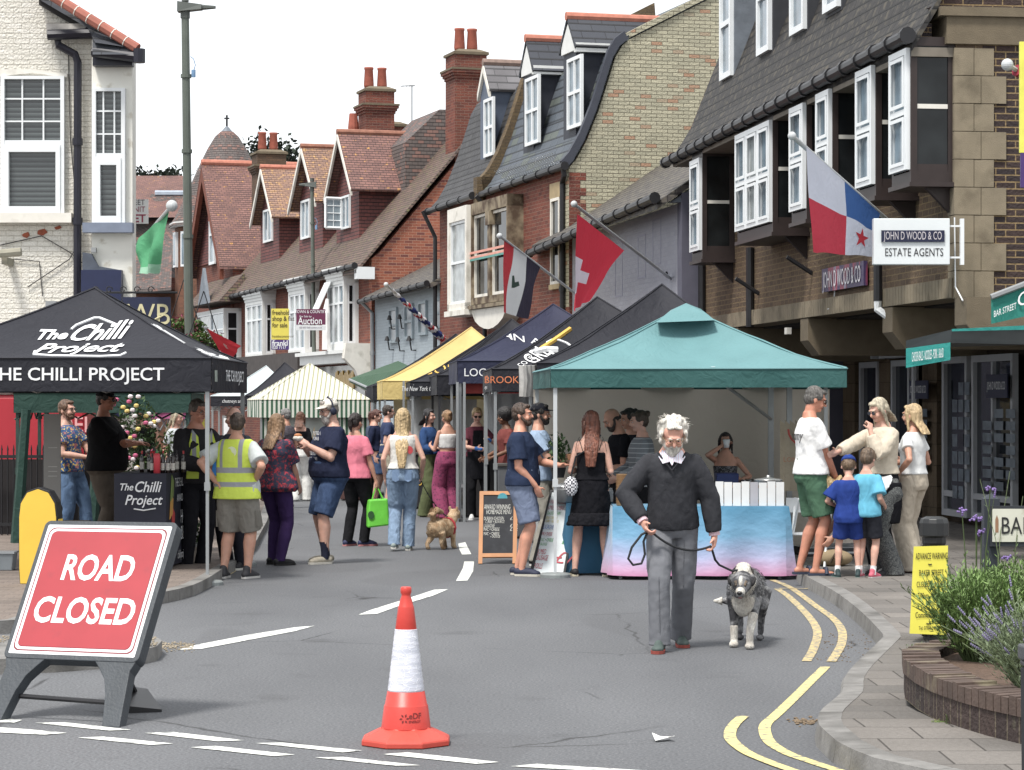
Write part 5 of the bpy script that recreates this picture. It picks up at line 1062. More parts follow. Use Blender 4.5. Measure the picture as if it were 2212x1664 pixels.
U=W(2240,605,25.5)-W(2141,643,25.5); m=MB(off=o_); m.text('CAFE',W(2196,652,25.48),U,(0,0,1),.2,align='LEFT',ex=.012); m.text('BAR STREET',W(2146,680,25.48),U,(0,0,1),.09,align='LEFT',sx=.5,ex=.012); m.build('lettering',WTX,vv)
# ---------------------------------------------------------------- road closed sign
def zs(x,y): return x*.3623,1062+y*.3623
sb=W(*zs(380,1360),14.2); sb.z=0
rs=thing('road_closed_sign','red ROAD CLOSED sign leaning on its dark grey plastic stand','road sign',sb)
BL=W(*zs(52,965),14.42); BR=W(*zs(803,993),14.12); TR=W(*zs(1030,212),14.52); TL=W(*zs(270,208),14.82); TL=BL+(TR-BR)
U=(BR-BL); Vv=(TL-BL); Nn=U.cross(Vv).normalized(); Nn=Nn if Nn.y<0 else -Nn
def Q(u,v,d=0): return BL+U*u+Vv*v+Nn*d
def rr(u0,v0,u1,v1,r,n=5):
    out=[]; ar=Vv.length/U.length
    for cx,cy,a0 in ((u1-r,v1-r/ar,0),(u0+r,v1-r/ar,90),(u0+r,v0+r/ar,180),(u1-r,v0+r/ar,270)):
        for i in range(n+1): a=R(a0+90*i/n); out.append((cx+r*math.cos(a),cy+r/ar*math.sin(a)))
    return out
PLAS=M((58,64,70),.5,.12,7,.25,60)
m=MB(off=sb); 
def plate(u0,v0,u1,v1,r,d0,d1): m.prism([Q(u,v,d0) for u,v in rr(u0,v0,u1,v1,r)],Nn*(d1-d0))
m=MB(off=sb); plate(-.035,-.035,1.035,1.035,.045,-.075,.004); m.build('frame',PLAS,rs,bevel=.004)
m=MB(off=sb); g=-1/Vv.z
for u0,u1 in ((-.035,.27),(.73,1.035)):
    uo,ui=(u0,u1) if u0<.5 else (u1,u0); sgn=1 if u0<.5 else -1
    vb=-(BL.z+ (0))/Vv.z
    f0=-(Q(uo,0).z)/Vv.z; pts=[(uo+.02*sgn,-.03),(uo+.34*sgn,-.03),(uo+.30*sgn,-.07),(uo+.225*sgn,-.16),(uo+.18*sgn,f0*.55),(uo+.135*sgn,f0+.001),(uo+.0*sgn,f0+.001),(uo+.045*sgn,-.1)]
    m=MB(off=sb); m.prism([Q(u,v,-.0) for u,v in pts],-Nn*.075); m.build('leg',PLAS,rs,bevel=.004)
m=MB(off=sb); plate(.0,.0,1,1,.01,.004,.006); m.build('face',WTX,rs)
RED=M((168,38,50),.45,.06,5,dirt=((150,40,52),9,.62,.8)); REDD=M((130,34,46),.5)
for (i,r,c,d) in ((.022,.05,REDD,.0068),(.032,.048,WTX,.0076),(.052,.04,REDD,.0084),(.056,.038,RED,.0092)):
    m=MB(off=sb); a=i*U.length/Vv.length; plate(i,a,1-i,1-a,r,d-.0007,d); m.build('red_panel' if c in (RED,REDD) else 'white_border',c,rs)
un=U.normalized(); vn=Vv.normalized(); Wn=vn-un*vn.dot(un); 
m=MB(off=sb); 
def tx(s,u,v,sz,sx): 
    c=Q(u,v,.0104)
    m.text(s,(0,0,0),(1,0,0),(0,0,1),sz,bold=.024,width=sx,curve=lambda x,y:c+un*x+vn*y)
tx('ROAD',.515,.655,.225,.565*U.length); tx('CLOSED',.505,.325,.225,.80*U.length); m.build('lettering',WTX,rs,fix=False)
m=MB(off=sb); c0=Q(.12,-.28,-.06);c1=Q(.88,-.30,-.06); m.tube([c0,c1],.014,8); 
b0=W(*zs(745,1080),14.6); b1=W(*zs(815,1245),15.0); b1.z=.05; m.tube([b0,b1],.018,8); m.tube([W(*zs(720,1120),14.7),W(*zs(750,1235),15)],.013,8); m.tube([c1,W(*zs(700,1285),14.8),W(*zs(770,1275),15)],.02,8); m.build('stay_rod',BLACKM,rs)
m=MB(off=sb); f0,f1,f2,f3=[G(*zs(x,y)) for x,y in ((690,1325),(965,1315),(880,1268),(705,1262))]; e=V((0,0,1))
m.hexa([f0,f1,f2,f3,f0+e*.05,f1+e*.015,f2+e*.09,f3+e*.11]); m.build('foot_flap',BLACKM,rs)
# ---------------------------------------------------------------- traffic cone
cp=G(877,1607); cn=thing('traffic_cone','orange traffic cone with crinkled white sleeve in the middle of the road','traffic cone',cp,R(22.5))
CR=M((206,46,30),.42,.07,6,.08,30,spec=.5,dirt=((170,50,38),7,.66,.8)); CR2=M((206,66,48),.5,.08,6,.1,30,dirt=((170,60,50),6,.6,.8))
pf=[(.0,.812),(.024,.812),(.0285,.805),(.0285,.784),(.0235,.772),(.0235,.765),(.031,.745),(.037,.716),(.0395,.712),(.0412,.706),(.0557,.592)]
m=MB(); m.lathe([(.052,.58)]+pf[::-1],(0,0,0),40); m.build('upper_cone',CR,cn,smooth=True)
m=MB(); n=60; 
m.lathe([(.0575,.594),(.0575+.0012,.592)]+[(.058+(.0955-.058)*i/30+.0008*math.sin(i*2.1),.59-(.59-.273)*i/30) for i in range(31)],(0,0,0),40)
slm,t,b=nt('reflective_sleeve'); setc(t,b,mixc(t,ramp(t,noisef(t,9,3,st=(1,1,3)),.35,.65),(.52,.54,.6),(.72,.73,.78))); b.inputs['Roughness'].default_value=.3
vo=N(t,'ShaderNodeTexVoronoi'); vo.feature='DISTANCE_TO_EDGE'; vo.inputs['Scale'].default_value=26; mp=N(t,'ShaderNodeMapping'); mp.inputs['Scale'].default_value=(1,1,2.2); mp.inputs['Rotation'].default_value=(.3,.4,0); t.links.new(N(t,'ShaderNodeTexCoord').outputs['Object'],mp.inputs[0]); t.links.new(mp.outputs[0],vo.inputs[0])
ln=ramp(t,vo.outputs['Distance'],.05,.0); setc(t,b,mixc(t,ln,mixc(t,ramp(t,noisef(t,9,3,st=(1,1,3)),.35,.65),(.47,.49,.56),(.66,.67,.74)),(.85,.86,.9))); bump(t,b,ln,.5,.004)
m.build('white_sleeve',slm,cn,smooth=True)
m=MB(); m.lathe([(.085,.28),(.0965,.274),(.109,.205),(.1105,.204),(.1135,.2),(.128,.088),(.13,.08)],(0,0,0),40); m.build('lower_cone',CR,cn,smooth=True)
m=MB(); m.lathe([(.1285,.092),(.135,.084),(.15,.078),(.225,.042),(.239,.034),(.243,.026),(.243,.006),(.238,.0)],(0,0,0),8); m.build('base',CR2,cn,bevel=.006)
m=MB(); 
def oncone(u,z,ex=.0015):
    r=.128-(z-.088)*(.0145/.112)+ex; a=R(-90-22.5)+u/r; return V((r*math.cos(a),r*math.sin(a),z))
m.text('eDF',(0,0,0),(1,0,0),(0,0,1),.042,bold=.012,sx=1.0,curve=lambda x,y:oncone(.055+x,.155+y)); m.text('ENERGY',(0,0,0),(1,0,0),(0,0,1),.018,bold=.02,sx=1.0,curve=lambda x,y:oncone(.052+x,.127+y))
for k in range(6):
    a=k*math.pi/3; P_=[oncone(-.004+math.cos(a+q)*r,.143+math.sin(a+q)*r) for q,r in ((0,.008),(.35,.018),(.1,.027),(-.25,.018))]; m.add(P_,[(0,1,2,3)])
m.build('power_company_logo',M((120,26,26),.6),cn,fix=False)
# ---------------------------------------------------------------- yellow sleeved board
yb=G(82,1262,.1); t=thing('yellow_bollard','yellow round topped bollard board with black edge beside the pavement','bollard',yb,R(-8)); 
pr=[(-.165,0),(-.175,.15),(-.175,.62),(-.16,.75),(-.1,.85),(0,.885),(.1,.85),(.16,.75),(.175,.62),(.175,.15),(.165,0)]
m=MB(); m.prism([(x*1.06,-.0,z*1.01) for x,z in pr],(0,.16,0)); m.build('edge',BLACKM,t,bevel=.006); m=MB(); m.prism([(x,-.012,z*.985+.005) for x,z in pr],(0,.011,0)); m.build('panel',M((232,190,20),.5,.05,3,.3,5),t)
m=MB(); m.box(.187,.192,.02,.14,.08,.6); m.build('side_strip',M((232,190,20),.5,.05,3),t)
# ---------------------------------------------------------------- chalk board and white board
def q3(x,y): return (900+x/2.483)*.885,(780+y/2.483)*.885
OAK=M((190,128,74),.5,.12,9,st=(1,1,.2)); 
def aboard(label,tl,tr,br_,bl_,Yt,Yb,framem,facem,lines,fw=.045,legs=True,name='menu_board'):
    A,B_,C_,D_=W(*tl,Yt),W(*tr,Yt),W(*br_,Yb),W(*bl_,Yb); o=(C_+D_)/2; o.z=0; t=thing(name,label,'menu board',o)
    U=(B_-A).normalized(); Dn=(D_-A).normalized(); Nn=U.cross(Dn).normalized(); Nn=Nn if Nn.y<0 else -Nn; w=(B_-A).length; h=(D_-A).length
    w2=(C_-D_).length; un=(C_-D_).normalized()
    P=lambda u,v,d=0: A.lerp(B_,u).lerp(D_.lerp(C_,u),v)+Nn*d
    def bar(u0,v0,u1,v1): m.hexa([P(u0,v0,-.02),P(u1,v0,-.02),P(u1,v1,-.02),P(u0,v1,-.02),P(u0,v0,.01),P(u1,v0,.01),P(u1,v1,.01),P(u0,v1,.01)])
    fu,fv=fw/w,fw/h; m=MB(off=o); bar(0,0,1,fv); bar(0,fv,fu,1); bar(1-fu,fv,1,1); lo=.86 if legs else 1-fv; bar(fu,lo,1-fu,lo+fv); m.build('frame',framem,t)
    m=MB(off=o); bar(fu,fv,1-fu,lo); 
    b=MB(off=o); b.hexa([P(fu,fv,-.015),P(1-fu,fv,-.015),P(1-fu,lo,-.015),P(fu,lo,-.015),P(fu,fv,.0),P(1-fu,fv,.0),P(1-fu,lo,.0),P(fu,lo,.0)]); fo=b.build('panel',facem,t)
    m=MB(off=o); bk=V((0,.5,0)); 
    for u in (.02,.98): m.hexa([P(u-.02,0,-.03),P(u+.02,0,-.03),P(u+.02,0,-.05),P(u-.02,0,-.05)]+[q_+V((0,.0,0)) for q_ in (P(u-.02,1,-.0)+bk,P(u+.02,1,0)+bk,P(u+.02,1,0)+bk*1.05,P(u-.02,1,0)+bk*1.05)])
    m.build('rear_frame',framem,t)
    for s,u,v,sz,col,al in lines:
        m=MB(off=o); c=P(u,v,.004); wf=min(.085*len(s)*.62*sz/.085,(.93-u))*w if u<.5 else None; du=(P(1,v)-P(0,v)).normalized(); m.text(s,(0,0,0),(1,0,0),(0,0,1),sz,align=al,curve=lambda x,y:c+du*(x+random.uniform(-.001,.001))-(Dn)*y+V((0,-.002,0)),shear=.12,width=wf); m.build('chalk_writing',M(col,.9),fo,fix=False)
    m=MB(off=o); c=P(.6 if legs else .72,.09,.003); m.add([c]+[c+(un*math.cos(a*.5236)+V((0,0,1))*math.sin(a*.5236))*.055 for a in range(12)],[(0,1+i,1+(i+1)%12) for i in range(12)]); m.build('round_sticker',M((80,180,196),.6),fo,fix=False)
    return t
CH_=(196,196,190)
aboard('oak framed chalkboard with handwritten menu standing in the road',q3(672,1043),q3(905,1043),q3(895,1480),q3(664,1482),28.6,28.2,OAK,M((44,46,52),.8,.2,7,dirt=((70,72,78),5,.5,.8)),
 [('AWARD WINNING',.12,.22,.085,CH_,'LEFT'),('HOMEMADE MENU',.18,.29,.08,CH_,'LEFT'),('DURBAN CHICKEN',.12,.38,.06,CH_,'LEFT'),('CURRY + BUN RICE',.16,.425,.05,CH_,'LEFT'),('LASAGNE',.12,.48,.065,CH_,'LEFT'),('MAC + CHEESE',.12,.53,.055,CH_,'LEFT'),('MAC + CHEESE',.12,.59,.055,CH_,'LEFT'),('+ SAUSAGE',.3,.63,.045,CH_,'LEFT'),('£12',.8,.38,.06,CH_,'LEFT'),('£13',.8,.48,.06,CH_,'LEFT'),('£12',.8,.53,.06,CH_,'LEFT')])
aboard('white menu board with coloured marker writing leaning at the teal tent leg',q3(1100,1035),q3(1275,1040),q3(1188,1562),q3(978,1548),26.8,26.25,M((40,40,42),.6),M((206,214,216),.4,.04,6),
 [('AWARD WINNING',.06,.14,.075,(190,90,100),'LEFT'),('HOMEMADE MENU',.04,.21,.07,(190,90,100),'LEFT'),('LOADED + CHIPS',.06,.275,.055,(110,170,110),'LEFT'),('DURBAN CHICKEN',.02,.33,.05,(200,180,70),'LEFT'),('CURRY + BUN RICE',.08,.37,.045,(200,180,70),'LEFT'),('LASAGNE',.06,.44,.08,(90,120,180),'LEFT'),('MAC+CHEESE',.04,.52,.06,(190,80,90),'LEFT'),('MAC + CHEESE',.05,.59,.06,(90,160,100),'LEFT'),('+SAUSAGE',.06,.64,.05,(90,160,100),'LEFT'),('JUMBO',.07,.73,.09,(190,80,90),'LEFT'),('SAUSAGE',.06,.80,.09,(190,80,90),'LEFT'),('ROLLS',.05,.895,.09,(190,80,90),'LEFT'),('£13',.75,.44,.08,(90,120,180),'LEFT'),('£12',.76,.52,.08,(190,80,90),'LEFT'),('£13',.72,.6,.08,(90,160,100),'LEFT'),('£7',.6,.79,.2,(190,80,90),'LEFT')],fw=.02,legs=False)
# ---------------------------------------------------------------- stall table of the teal tent
def gradcloth():
    m,t,b=nt('gradient_cloth'); sp=N(t,'ShaderNodeSeparateXYZ'); t.links.new(N(t,'ShaderNodeTexCoord').outputs['Object'],sp.inputs[0])
    ad=N(t,'ShaderNodeMath',operation='MULTIPLY_ADD'); t.links.new(noisef(t,1.6,2),ad.inputs[0]); ad.inputs[1].default_value=.22; t.links.new(sp.outputs[2],ad.inputs[2])
    r=N(t,'ShaderNodeValToRGB'); t.links.new(ad.outputs[0],r.inputs[0]); e=r.color_ramp.elements; e[0].position=.13; e[0].color=(*lin((186,104,150)),1); e[1].position=.86; e[1].color=(*lin((62,138,176)),1)
    for p,c in ((.22,(196,150,186)),(.36,(166,170,206)),(.56,(104,160,196))): n=e.new(p); n.color=(*lin(c),1)
    setc(t,b,r.outputs[0]); b.inputs['Roughness'].default_value=.55; b.inputs['Sheen Weight'].default_value=.3; bump(t,b,noisef(t,3.2,4,st=(1,1,1.5)),.5,.05); return m
GC=gradcloth()
def drape(name,label,cat,path,ztop,zbot,mat,amp=.04,freq=5,group=None,par=None,top=None,flare=.06):
    """cloth hanging from a table edge along path"""
    o=V(path[0]); o=V((o.x,o.y,0)); P=[V((p[0],p[1],0)) for p in path]; n=40; Q=[]
    for i in range(len(P)-1):
        k=max(3,int((P[i+1]-P[i]).length/.035))
        for j in range(k): Q.append((P[i].lerp(P[i+1],j/k),(P[i+1]-P[i]).normalized()))
    Q.append((P[-1],Q[-1][1])); m=MB(off=o); g=[]; acc=0; prev=Q[0][0]
    for q,d in Q: pass
    for j in range(15):
        v=j/14; row=[]; acc=0; prev=Q[0][0]
        for q,d in Q:
            acc+=(q-prev).length; prev=q; nn=V((d.y,-d.x,0))
            w=v**.8*(amp*math.sin(acc*freq*2.2+.6*math.sin(acc*3))+amp*.9*noise.noise(V((acc*2.2,v*1.5,o.x))))+flare*v
            row.append(q+nn*w+V((0,0,ztop+(zbot-ztop)*v+v*.02*noise.noise(V((acc*1.3,0,3))))))
        g.append(row)
    for j in range(14):
        for i in range(len(Q)-1): m.poly([g[j][i],g[j][i+1],g[j+1][i+1],g[j+1][i]])
    if top: m.poly([V((x,y,ztop)) for x,y in top])
    ob=m.build(name,mat,par,fix=False)
    if par is None: ob.location=o
    weld(ob)
    if par is None: tag(ob,label,cat,group)
    return ob
def table(label,x0,x1,y0,y1,z,z0=0,name='trestle_table'):
    t=thing(name,label,'table',(x0,y0,z0)); m=MB(); m.box(0,x1-x0,0,y1-y0,z-z0-.03,z-z0); m.build('table_top',M((120,110,98),.7),t)
    for a in (.06,x1-x0-.09):
        for c in (.05,y1-y0-.08): m=MB(); m.box(a,a+.03,c,c+.03,0,z-z0-.03); m.build('leg',GREYMET,t)
    return t
Ya=25.75; xa,xb=X(1325,Ya)[0],X(1702,Ya)[0]
table('trestle table under the blue and pink cloth',xa,xb,Ya+.02,Ya+.72,.728)
drape('table_cloth','shiny cloth fading from blue to pink over the stall table','tablecloth',[(xa-.01,Ya+.6),(xa-.01,Ya),(xb+.01,Ya),(xb+.01,Ya+.7)],.735,.04,GC,amp=.045,freq=4,top=[(xa,Ya),(xb,Ya),(xb,Ya+.7),(xa,Ya+.7)])
xc,xd=X(1222,26.7)[0],X(1325,26.7)[0]
table('second stall table behind the woman in the black dress',xc,xd,26.5,27.1,.728)
drape('table_cloth','deep blue cloth on the stall table behind the woman in the black dress','tablecloth',[(xc,27.1),(xc,26.48),(xd,26.48)],.735,.02,M((30,96,130),.6,.15,3,.4,5),amp=.05,freq=5,top=[(xc,26.48),(xd,26.48),(xd,27.1),(xc,27.1)])
# white slatted box on the table, paper cups, pans
def thingbox(name,label,cat,x0,y1,x1,y0,Y,d,mat,z=None): p=W(x0,y1,Y); return p
k=Ya/FP; p=W(1546,1092,Ya); t=thing('slatted_screen','white painted slatted wood screen on the stall table','crate',(p.x,Ya+.06,.737)); w_=150*k; n=8
for i in range(n):
    m=MB(); g=.004; m.box(i*w_/n+g,(i+1)*w_/n-g,0,.02,0,.245-.006*(i%3)); m.build('slat',M((226,228,228),.6,.05,6) if i!=4 else M((176,176,184),.6,.08,6),t)
m=MB(); m.box(.0,w_,.021,.05,.03,.06); m.box(0,w_,.021,.05,.18,.21); m.build('rail',OAK,t)
for i,px in enumerate((1660,)):
    p=W(px,1038,Ya+.3); t=thing('cooking_pot','wide steel pan with lid behind the white slatted screen','pan',(p.x,Ya+.32,.737)); m=MB(); m.lathe([(.13,0),(.14,.02),(.14,.24),(.145,.25)],(0,0,0),20); m.build('pan',GREYMET,t,smooth=True); m=MB(); m.lathe([(.148,.25),(.14,.262),(.05,.275),(.02,.28),(.02,.3),(.0,.305)],(0,0,0),20); m.build('lid',M((196,198,198),.3,.05,metal=.7),t,smooth=True)
p=X(1345,Ya); t=thing('cup_stack','tall stack of brown paper food cups at the table edge','cups',(p[0],Ya+.12,.737)); m=MB(); KR=M((176,140,98),.8,.08,20)
pr=[]
for i in range(22): z=i*.0145; pr+=[(.052,z),(.062,z+.0125),(.064,z+.0128),(.064,z+.0143)]
m.lathe(pr,(0,0,0),18); m.build('paper_cups',KR,t)
p=X(1222,26.6); t=thing('chafing_pot','round steel food warmer with lid on the blue table','pan',(p[0],26.75,.737)); m=MB(); m.lathe([(.11,0),(.12,.01),(.12,.13),(.125,.15)],(0,0,0),18); m.build('pan',GREYMET,t,smooth=True); m=MB(); m.lathe([(.126,.15),(.12,.17),(.06,.2),(.015,.205),(.015,.225)],(0,0,0),18); m.build('lid',M((186,188,190),.25,.05,metal=.7),t,smooth=True)
p=X(1300,26.7); t=thing('food_tray','square steel food tray standing on the blue table','tray',(p[0],26.8,.737)); m=MB(); m.box(-.12,.12,-.1,.1,0,.13); m.build('tray',GREYMET,t,bevel=.01); m=MB(); m.box(-.11,.11,-.09,.09,.131,.15); m.build('lid',M((186,188,190),.25,.05,metal=.7),t)
# cooking unit at the back of the tent
p=X(1530,27.6); q_=X(1690,27.6); t=thing('griddle_bench','dark griddle bench with steel rack at the back of the teal tent','cooker',(p[0],27.4,0)); w_=q_[0]-p[0]
m=MB(); m.box(0,w_,0,.5,.0,.86); m.build('bench',BLACKM,t,bevel=.01); m=MB(); m.box(w_*.45,w_,.05,.45,.87,.92); [m.box(w_*.46+i*.06,w_*.46+i*.06+.02,.0,.5,.93,.95) for i in range(6)]; m.build('griddle_top',GREYMET,t); m=MB(); m.box(w_*.1,w_*.4,.08,.4,.861,1.02); m.build('blue_box',M((40,60,120),.5),t,bevel=.01)
# herbs on the stall
def herb(label,px,py,Yh,r,h,mat=GRN2,n=160,potm=None,z=None,cat='plant',fl=None,ls=.035):
    p=W(px,py,Yh); t=thing('potted_plant',label,cat,p if z is None else (p.x,Yh,z)); m=MB(); m.lathe([(r*.5,0),(r*.7,r*.9)],(0,0,0),12); m.build('pot',potm or BLACKM,t); m=MB(); leaves(m,(0,0,r*.9+h*.5),(r,r,h*.6),n,ls); m.build('foliage',mat,t,fix=False)
    if fl:
        for c in fl: m=MB(); leaves(m,(0,0,r*.9+h*.5),(r*1.05,r*1.05,h*.62),int(n*.12),ls*.9); m.build('flowers',c,t,fix=False)
    return t
herb('leafy herb pot at the left end of the blue stall table',1206,1032,26.9,.12,.35)
# white board beyond: hanging fabric banner and folding chair at the right of the tent
p=X(1685,26.9); t=thing('fabric_banner','beige hanging banner with red arch at the right end of the teal tent','banner',(p[0],26.9,0)); m=MB(); g=8
for i in range(g): a=i/g*.42; m.add([(a,.03*math.sin(i),.85),(a+.0525,.03*math.sin(i+1),.85),(a+.0525,.03*math.sin(i+1),1.55),(a,.03*math.sin(i),1.6)],[(0,1,2,3)])
o=m.build('cloth',canvasm((164,152,130)),t,fix=False); m=MB(); m.tube([(.08+.14*(1-math.cos(i*.35)),-.05,1.5-.16*math.sin(i*.35)) for i in range(9)],.012,5); m.build('red_arch',M((170,70,60),.8),o)
m=MB(); m.text('LOMBARDI',(.2,-.06,1.18),(1,0,0),(0,0,1),.07); m.build('lettering',M((180,120,90),.8),o)
t=thing('folding_chair','white folding chair beside the man in green shorts','chair',(X(1705,26)[0],26,0)); m=MB()
for a in (0,.35): m.tube([(a,0,.02),(a+.1,.35,.8)],.014,5); m.tube([(a+.1,0,.8),(a,.35,.02)],.014,5)
m.build('frame',UPVC,t); m=MB(); [m.box(0,.4,.05+i*.07,.1+i*.07,.43,.445) for i in range(5)]; m.build('seat',UPVC,t); m=MB(); m.box(.0,.42,.3,.32,.65,.8); m.build('backrest',UPVC,t)
# instrument cases on the pavement among the group
for (px,py,w_,d_,h_,col,lab) in ((1745,1205,.62,.5,.1,(36,38,44),'flat dark case with silver edge lying on the pavement under the group'),(1790,1195,.5,.4,.08,(50,58,80),'blue grey case lying open behind the boys')):
    p=G(px,py,.1); t=thing('equipment_case',lab,'case',p,R(12)); m=MB(); m.box(0,w_,0,d_,.01,h_); m.build('shell',M(col,.5,.2,8),t,bevel=.01); m=MB(); m.box(-.004,w_+.004,-.004,.0,h_*.4,h_*.6); m.box(-.004,w_+.004,-.004,d_,h_+.001,h_+.006); m.build('trim',M((176,180,184),.3,metal=.6),t)
p=G(1800,1225,.1); t=thing('tote_bag','beige canvas bag lying on the pavement behind the boys','bag',p); m=MB(); m.ell((0,0,.09),(.2,.12,.09)); m.build('bag',M((150,130,98),.85,.15,9,.5,12),t,smooth=True); m=MB(); m.tube([(-.05,-.12,.05),(0,-.14,.14),(.07,-.13,.12),(.06,-.12,.05)],.012,6); m.build('handle',M((80,66,50),.8),t)
# ---------------------------------------------------------------- chilli stall
CT=M((32,34,50),.7,.1,5,.4,6)
xa,xb=X(246,25.6)[0],X(359,25.6)[0]; Yc=25.6
t=thing('stall_counter','black cloth covered chilli sauce counter with white script and bright side print','counter',(xa,Yc,.1)); w_=xb-xa; h_=.97
m=MB(); m.hexa([(0,0,.02),(w_,0,.02),(w_+.06,1.9,.02),(.06,1.9,.02),(0,0,h_),(w_,0,h_),(w_+.06,1.9,h_),(.06,1.9,h_)]); cl=m.build('cloth',CT,t,bevel=.01)
m=MB(); 
for s,x,z,sz,sx in (('The',.12,.83,.1,.9),('Chilli',.33,.83,.15,.85),('Project',.29,.70,.14,.9)): m.text(s,(x,-.006,z),(1,0,0),(0,0,1),sz,shear=.3,bold=.012,sx=sx)
m.tube([(.2,-.006,.615),(.3,-.006,.60),(.42,-.006,.62)],.007,5); m.build('lettering',WTX,cl)
sd=MB(); rt=M((206,84,60),.7); 
for (y0,z0,c) in ((.15,.5,(206,150,60)),(.25,.35,(200,60,60)),(1.35,.5,(214,110,70)),(1.5,.2,(214,110,70)),(.2,.68,(120,140,70))):
    m=MB(); m.prism([(w_+.008+y0*.03,y0,z0),(w_+.012+y0*.03,y0+.2,z0+.05),(w_+.012+y0*.03,y0+.25,z0+.2),(w_+.008+y0*.03,y0+.1,z0+.27)],(.004,0,0)); m.build('printed_chilli',M(c,.7),cl)
m=MB(); 
for s,z,sz in (('THE CHILLI PROJECT',.86,.13),('AWARD WINNING',.7,.11),('HOT',.5,.2),('BBQ',.33,.2),('chilliproject.co.uk',.12,.12)): m.text(s,(w_+.045,.95,z),(.03,1,0),(0,0,1),sz,sx=.9,ex=.008)
m.build('lettering',WTX,cl)
BOT=M((34,22,22),.2,.2,20,spec=.7); LBL=M((180,176,168),.7,.3,60)
def bottle(label,x,y,z,r,h,col,cap,grp,squeeze=False):
    t=thing('sauce_bottle',label,'bottle',(x,y,z),0,grp); m=MB()
    m.lathe([(r,0),(r,h*.6),(r*.8,h*.7),(r*.35,h*.8),(r*.35,h*.9)] if not squeeze else [(r,0),(r,h*.7),(r*.85,h*.8),(r*.4,h*.84)],(0,0,0),12); m.build('bottle',col,t,smooth=True)
    m=MB(); m.lathe([(r*.4,h*.86),(r*.4,h)] if not squeeze else [(r*.45,h*.83),(r*.3,h*.9),(r*.12,h)],(0,0,0),10); m.build('cap',cap,t)
    if not squeeze: m=MB(); m.lathe([(r*1.03,h*.15),(r*1.03,h*.5)],(0,0,0),12); m.build('label',LBL,t)
    return t
RC=M((190,50,56),.5)
for i in range(5): bottle('dark sauce bottle in the front row left of the red squeeze bottle',xa+.37+i*.052,Yc+.1,.1+h_,.02,.2,BOT,BLACKM,'dark sauce bottles on the counter')
for i in range(7): bottle('dark sauce bottle in the staggered middle row on the chilli counter',xa+.75-.52+i*.07,Yc+.35+.03*(i%2),.1+h_,.022,.22,BOT,BLACKM if i%3 else RC,'dark sauce bottles on the counter')
for i in range(6): bottle('dark sauce bottle in the row running along the right side of the counter',xa+.5,Yc+.6+i*.14,.1+h_,.022,.2,BOT,BLACKM,'dark sauce bottles on the counter')
bottle('red squeeze bottle with green cap at the front of the chilli counter',X(333,Yc)[0]+.02,Yc+.06,.1+h_,.034,.24,M((210,56,70),.4),M((70,140,80),.5),None,True)
bottle('large red tub bottle behind the dark sauce bottles',X(318,Yc)[0],Yc+.5,.1+h_,.05,.26,M((190,40,48),.4),M((60,60,60),.5),None,True)
# grey roller banner
p=X(94,27); q_=X(131,27); t=thing('roller_banner','pale grey roller banner standing behind the counter by the man in blue','banner',(p[0],27,.1)); w_=q_[0]-p[0]; m=MB(); m.box(0,w_,0,.02,.05,1.56); o=m.build('panel',M((150,148,144),.6,.06,3),t); m=MB(); m.box(-.03,w_+.03,-.05,.08,0,.05); m.build('base',GREYMET,t); m=MB(); [m.box(.05,w_*.8,-.004,-.001,z,z+.008) for z in (.6,.65,.9,.95,1.0,1.2)]; m.build('small_print',M((196,194,190),.7),o)
# stool, tub, railings
p=G(128,1210,.1); t=thing('folding_stool','low folding stool with wooden seat by the man in blue','stool',(X(150,26.6)[0],26.6,.1)); m=MB(); m.box(-.16,.2,-.15,.15,.42,.45); m.build('seat',M((120,104,80),.7),t); m=MB(); m.tube([(-.14,-.1,.42),(.14,.1,0)],.014,6); m.tube([(.14,-.1,.42),(-.14,.1,0)],.014,6); m.build('legs',GREYMET,t)
p=G(8,1232,.1); t=thing('plastic_tub','clear grey plastic tub on the pavement at the left edge','tub',p); m=MB(); m.hexa([(-.1,-.1,0),(.1,-.1,0),(.1,.1,0),(-.1,.1,0),(-.12,-.12,.17),(.12,-.12,.17),(.12,.12,.17),(-.12,.12,.17)]); m.build('tub',M((128,136,142),.3),t,bevel=.01); m=MB(); m.box(-.13,.13,-.13,.13,.171,.19); m.build('lid',M((150,156,160),.4),t)
t=thing('railing','black iron railings on the pavement behind the chilli stall','fence',(X(-60,32.5)[0],32.5,.1)); m=MB(); L_=X(250,32.5)[0]-X(-60,32.5)[0]; n=int(L_/.075)
for i in range(n): m.tube([(i*.075,0,0),(i*.075,0,1.08)],.009,5); m.tube([(i*.075,0,1.08),(i*.075,0,1.15)],[.014,.002],5)
m.build('bars',BLACKM,t); m=MB(); m.box(0,L_,-.02,.02,.12,.16); m.box(0,L_,-.02,.02,.98,1.02); m.build('rail',BLACKM,t)
m=MB(); m.box(0,L_,.25,.32,0,.96); m.build('backing_panel',M((34,30,32),.8),t)
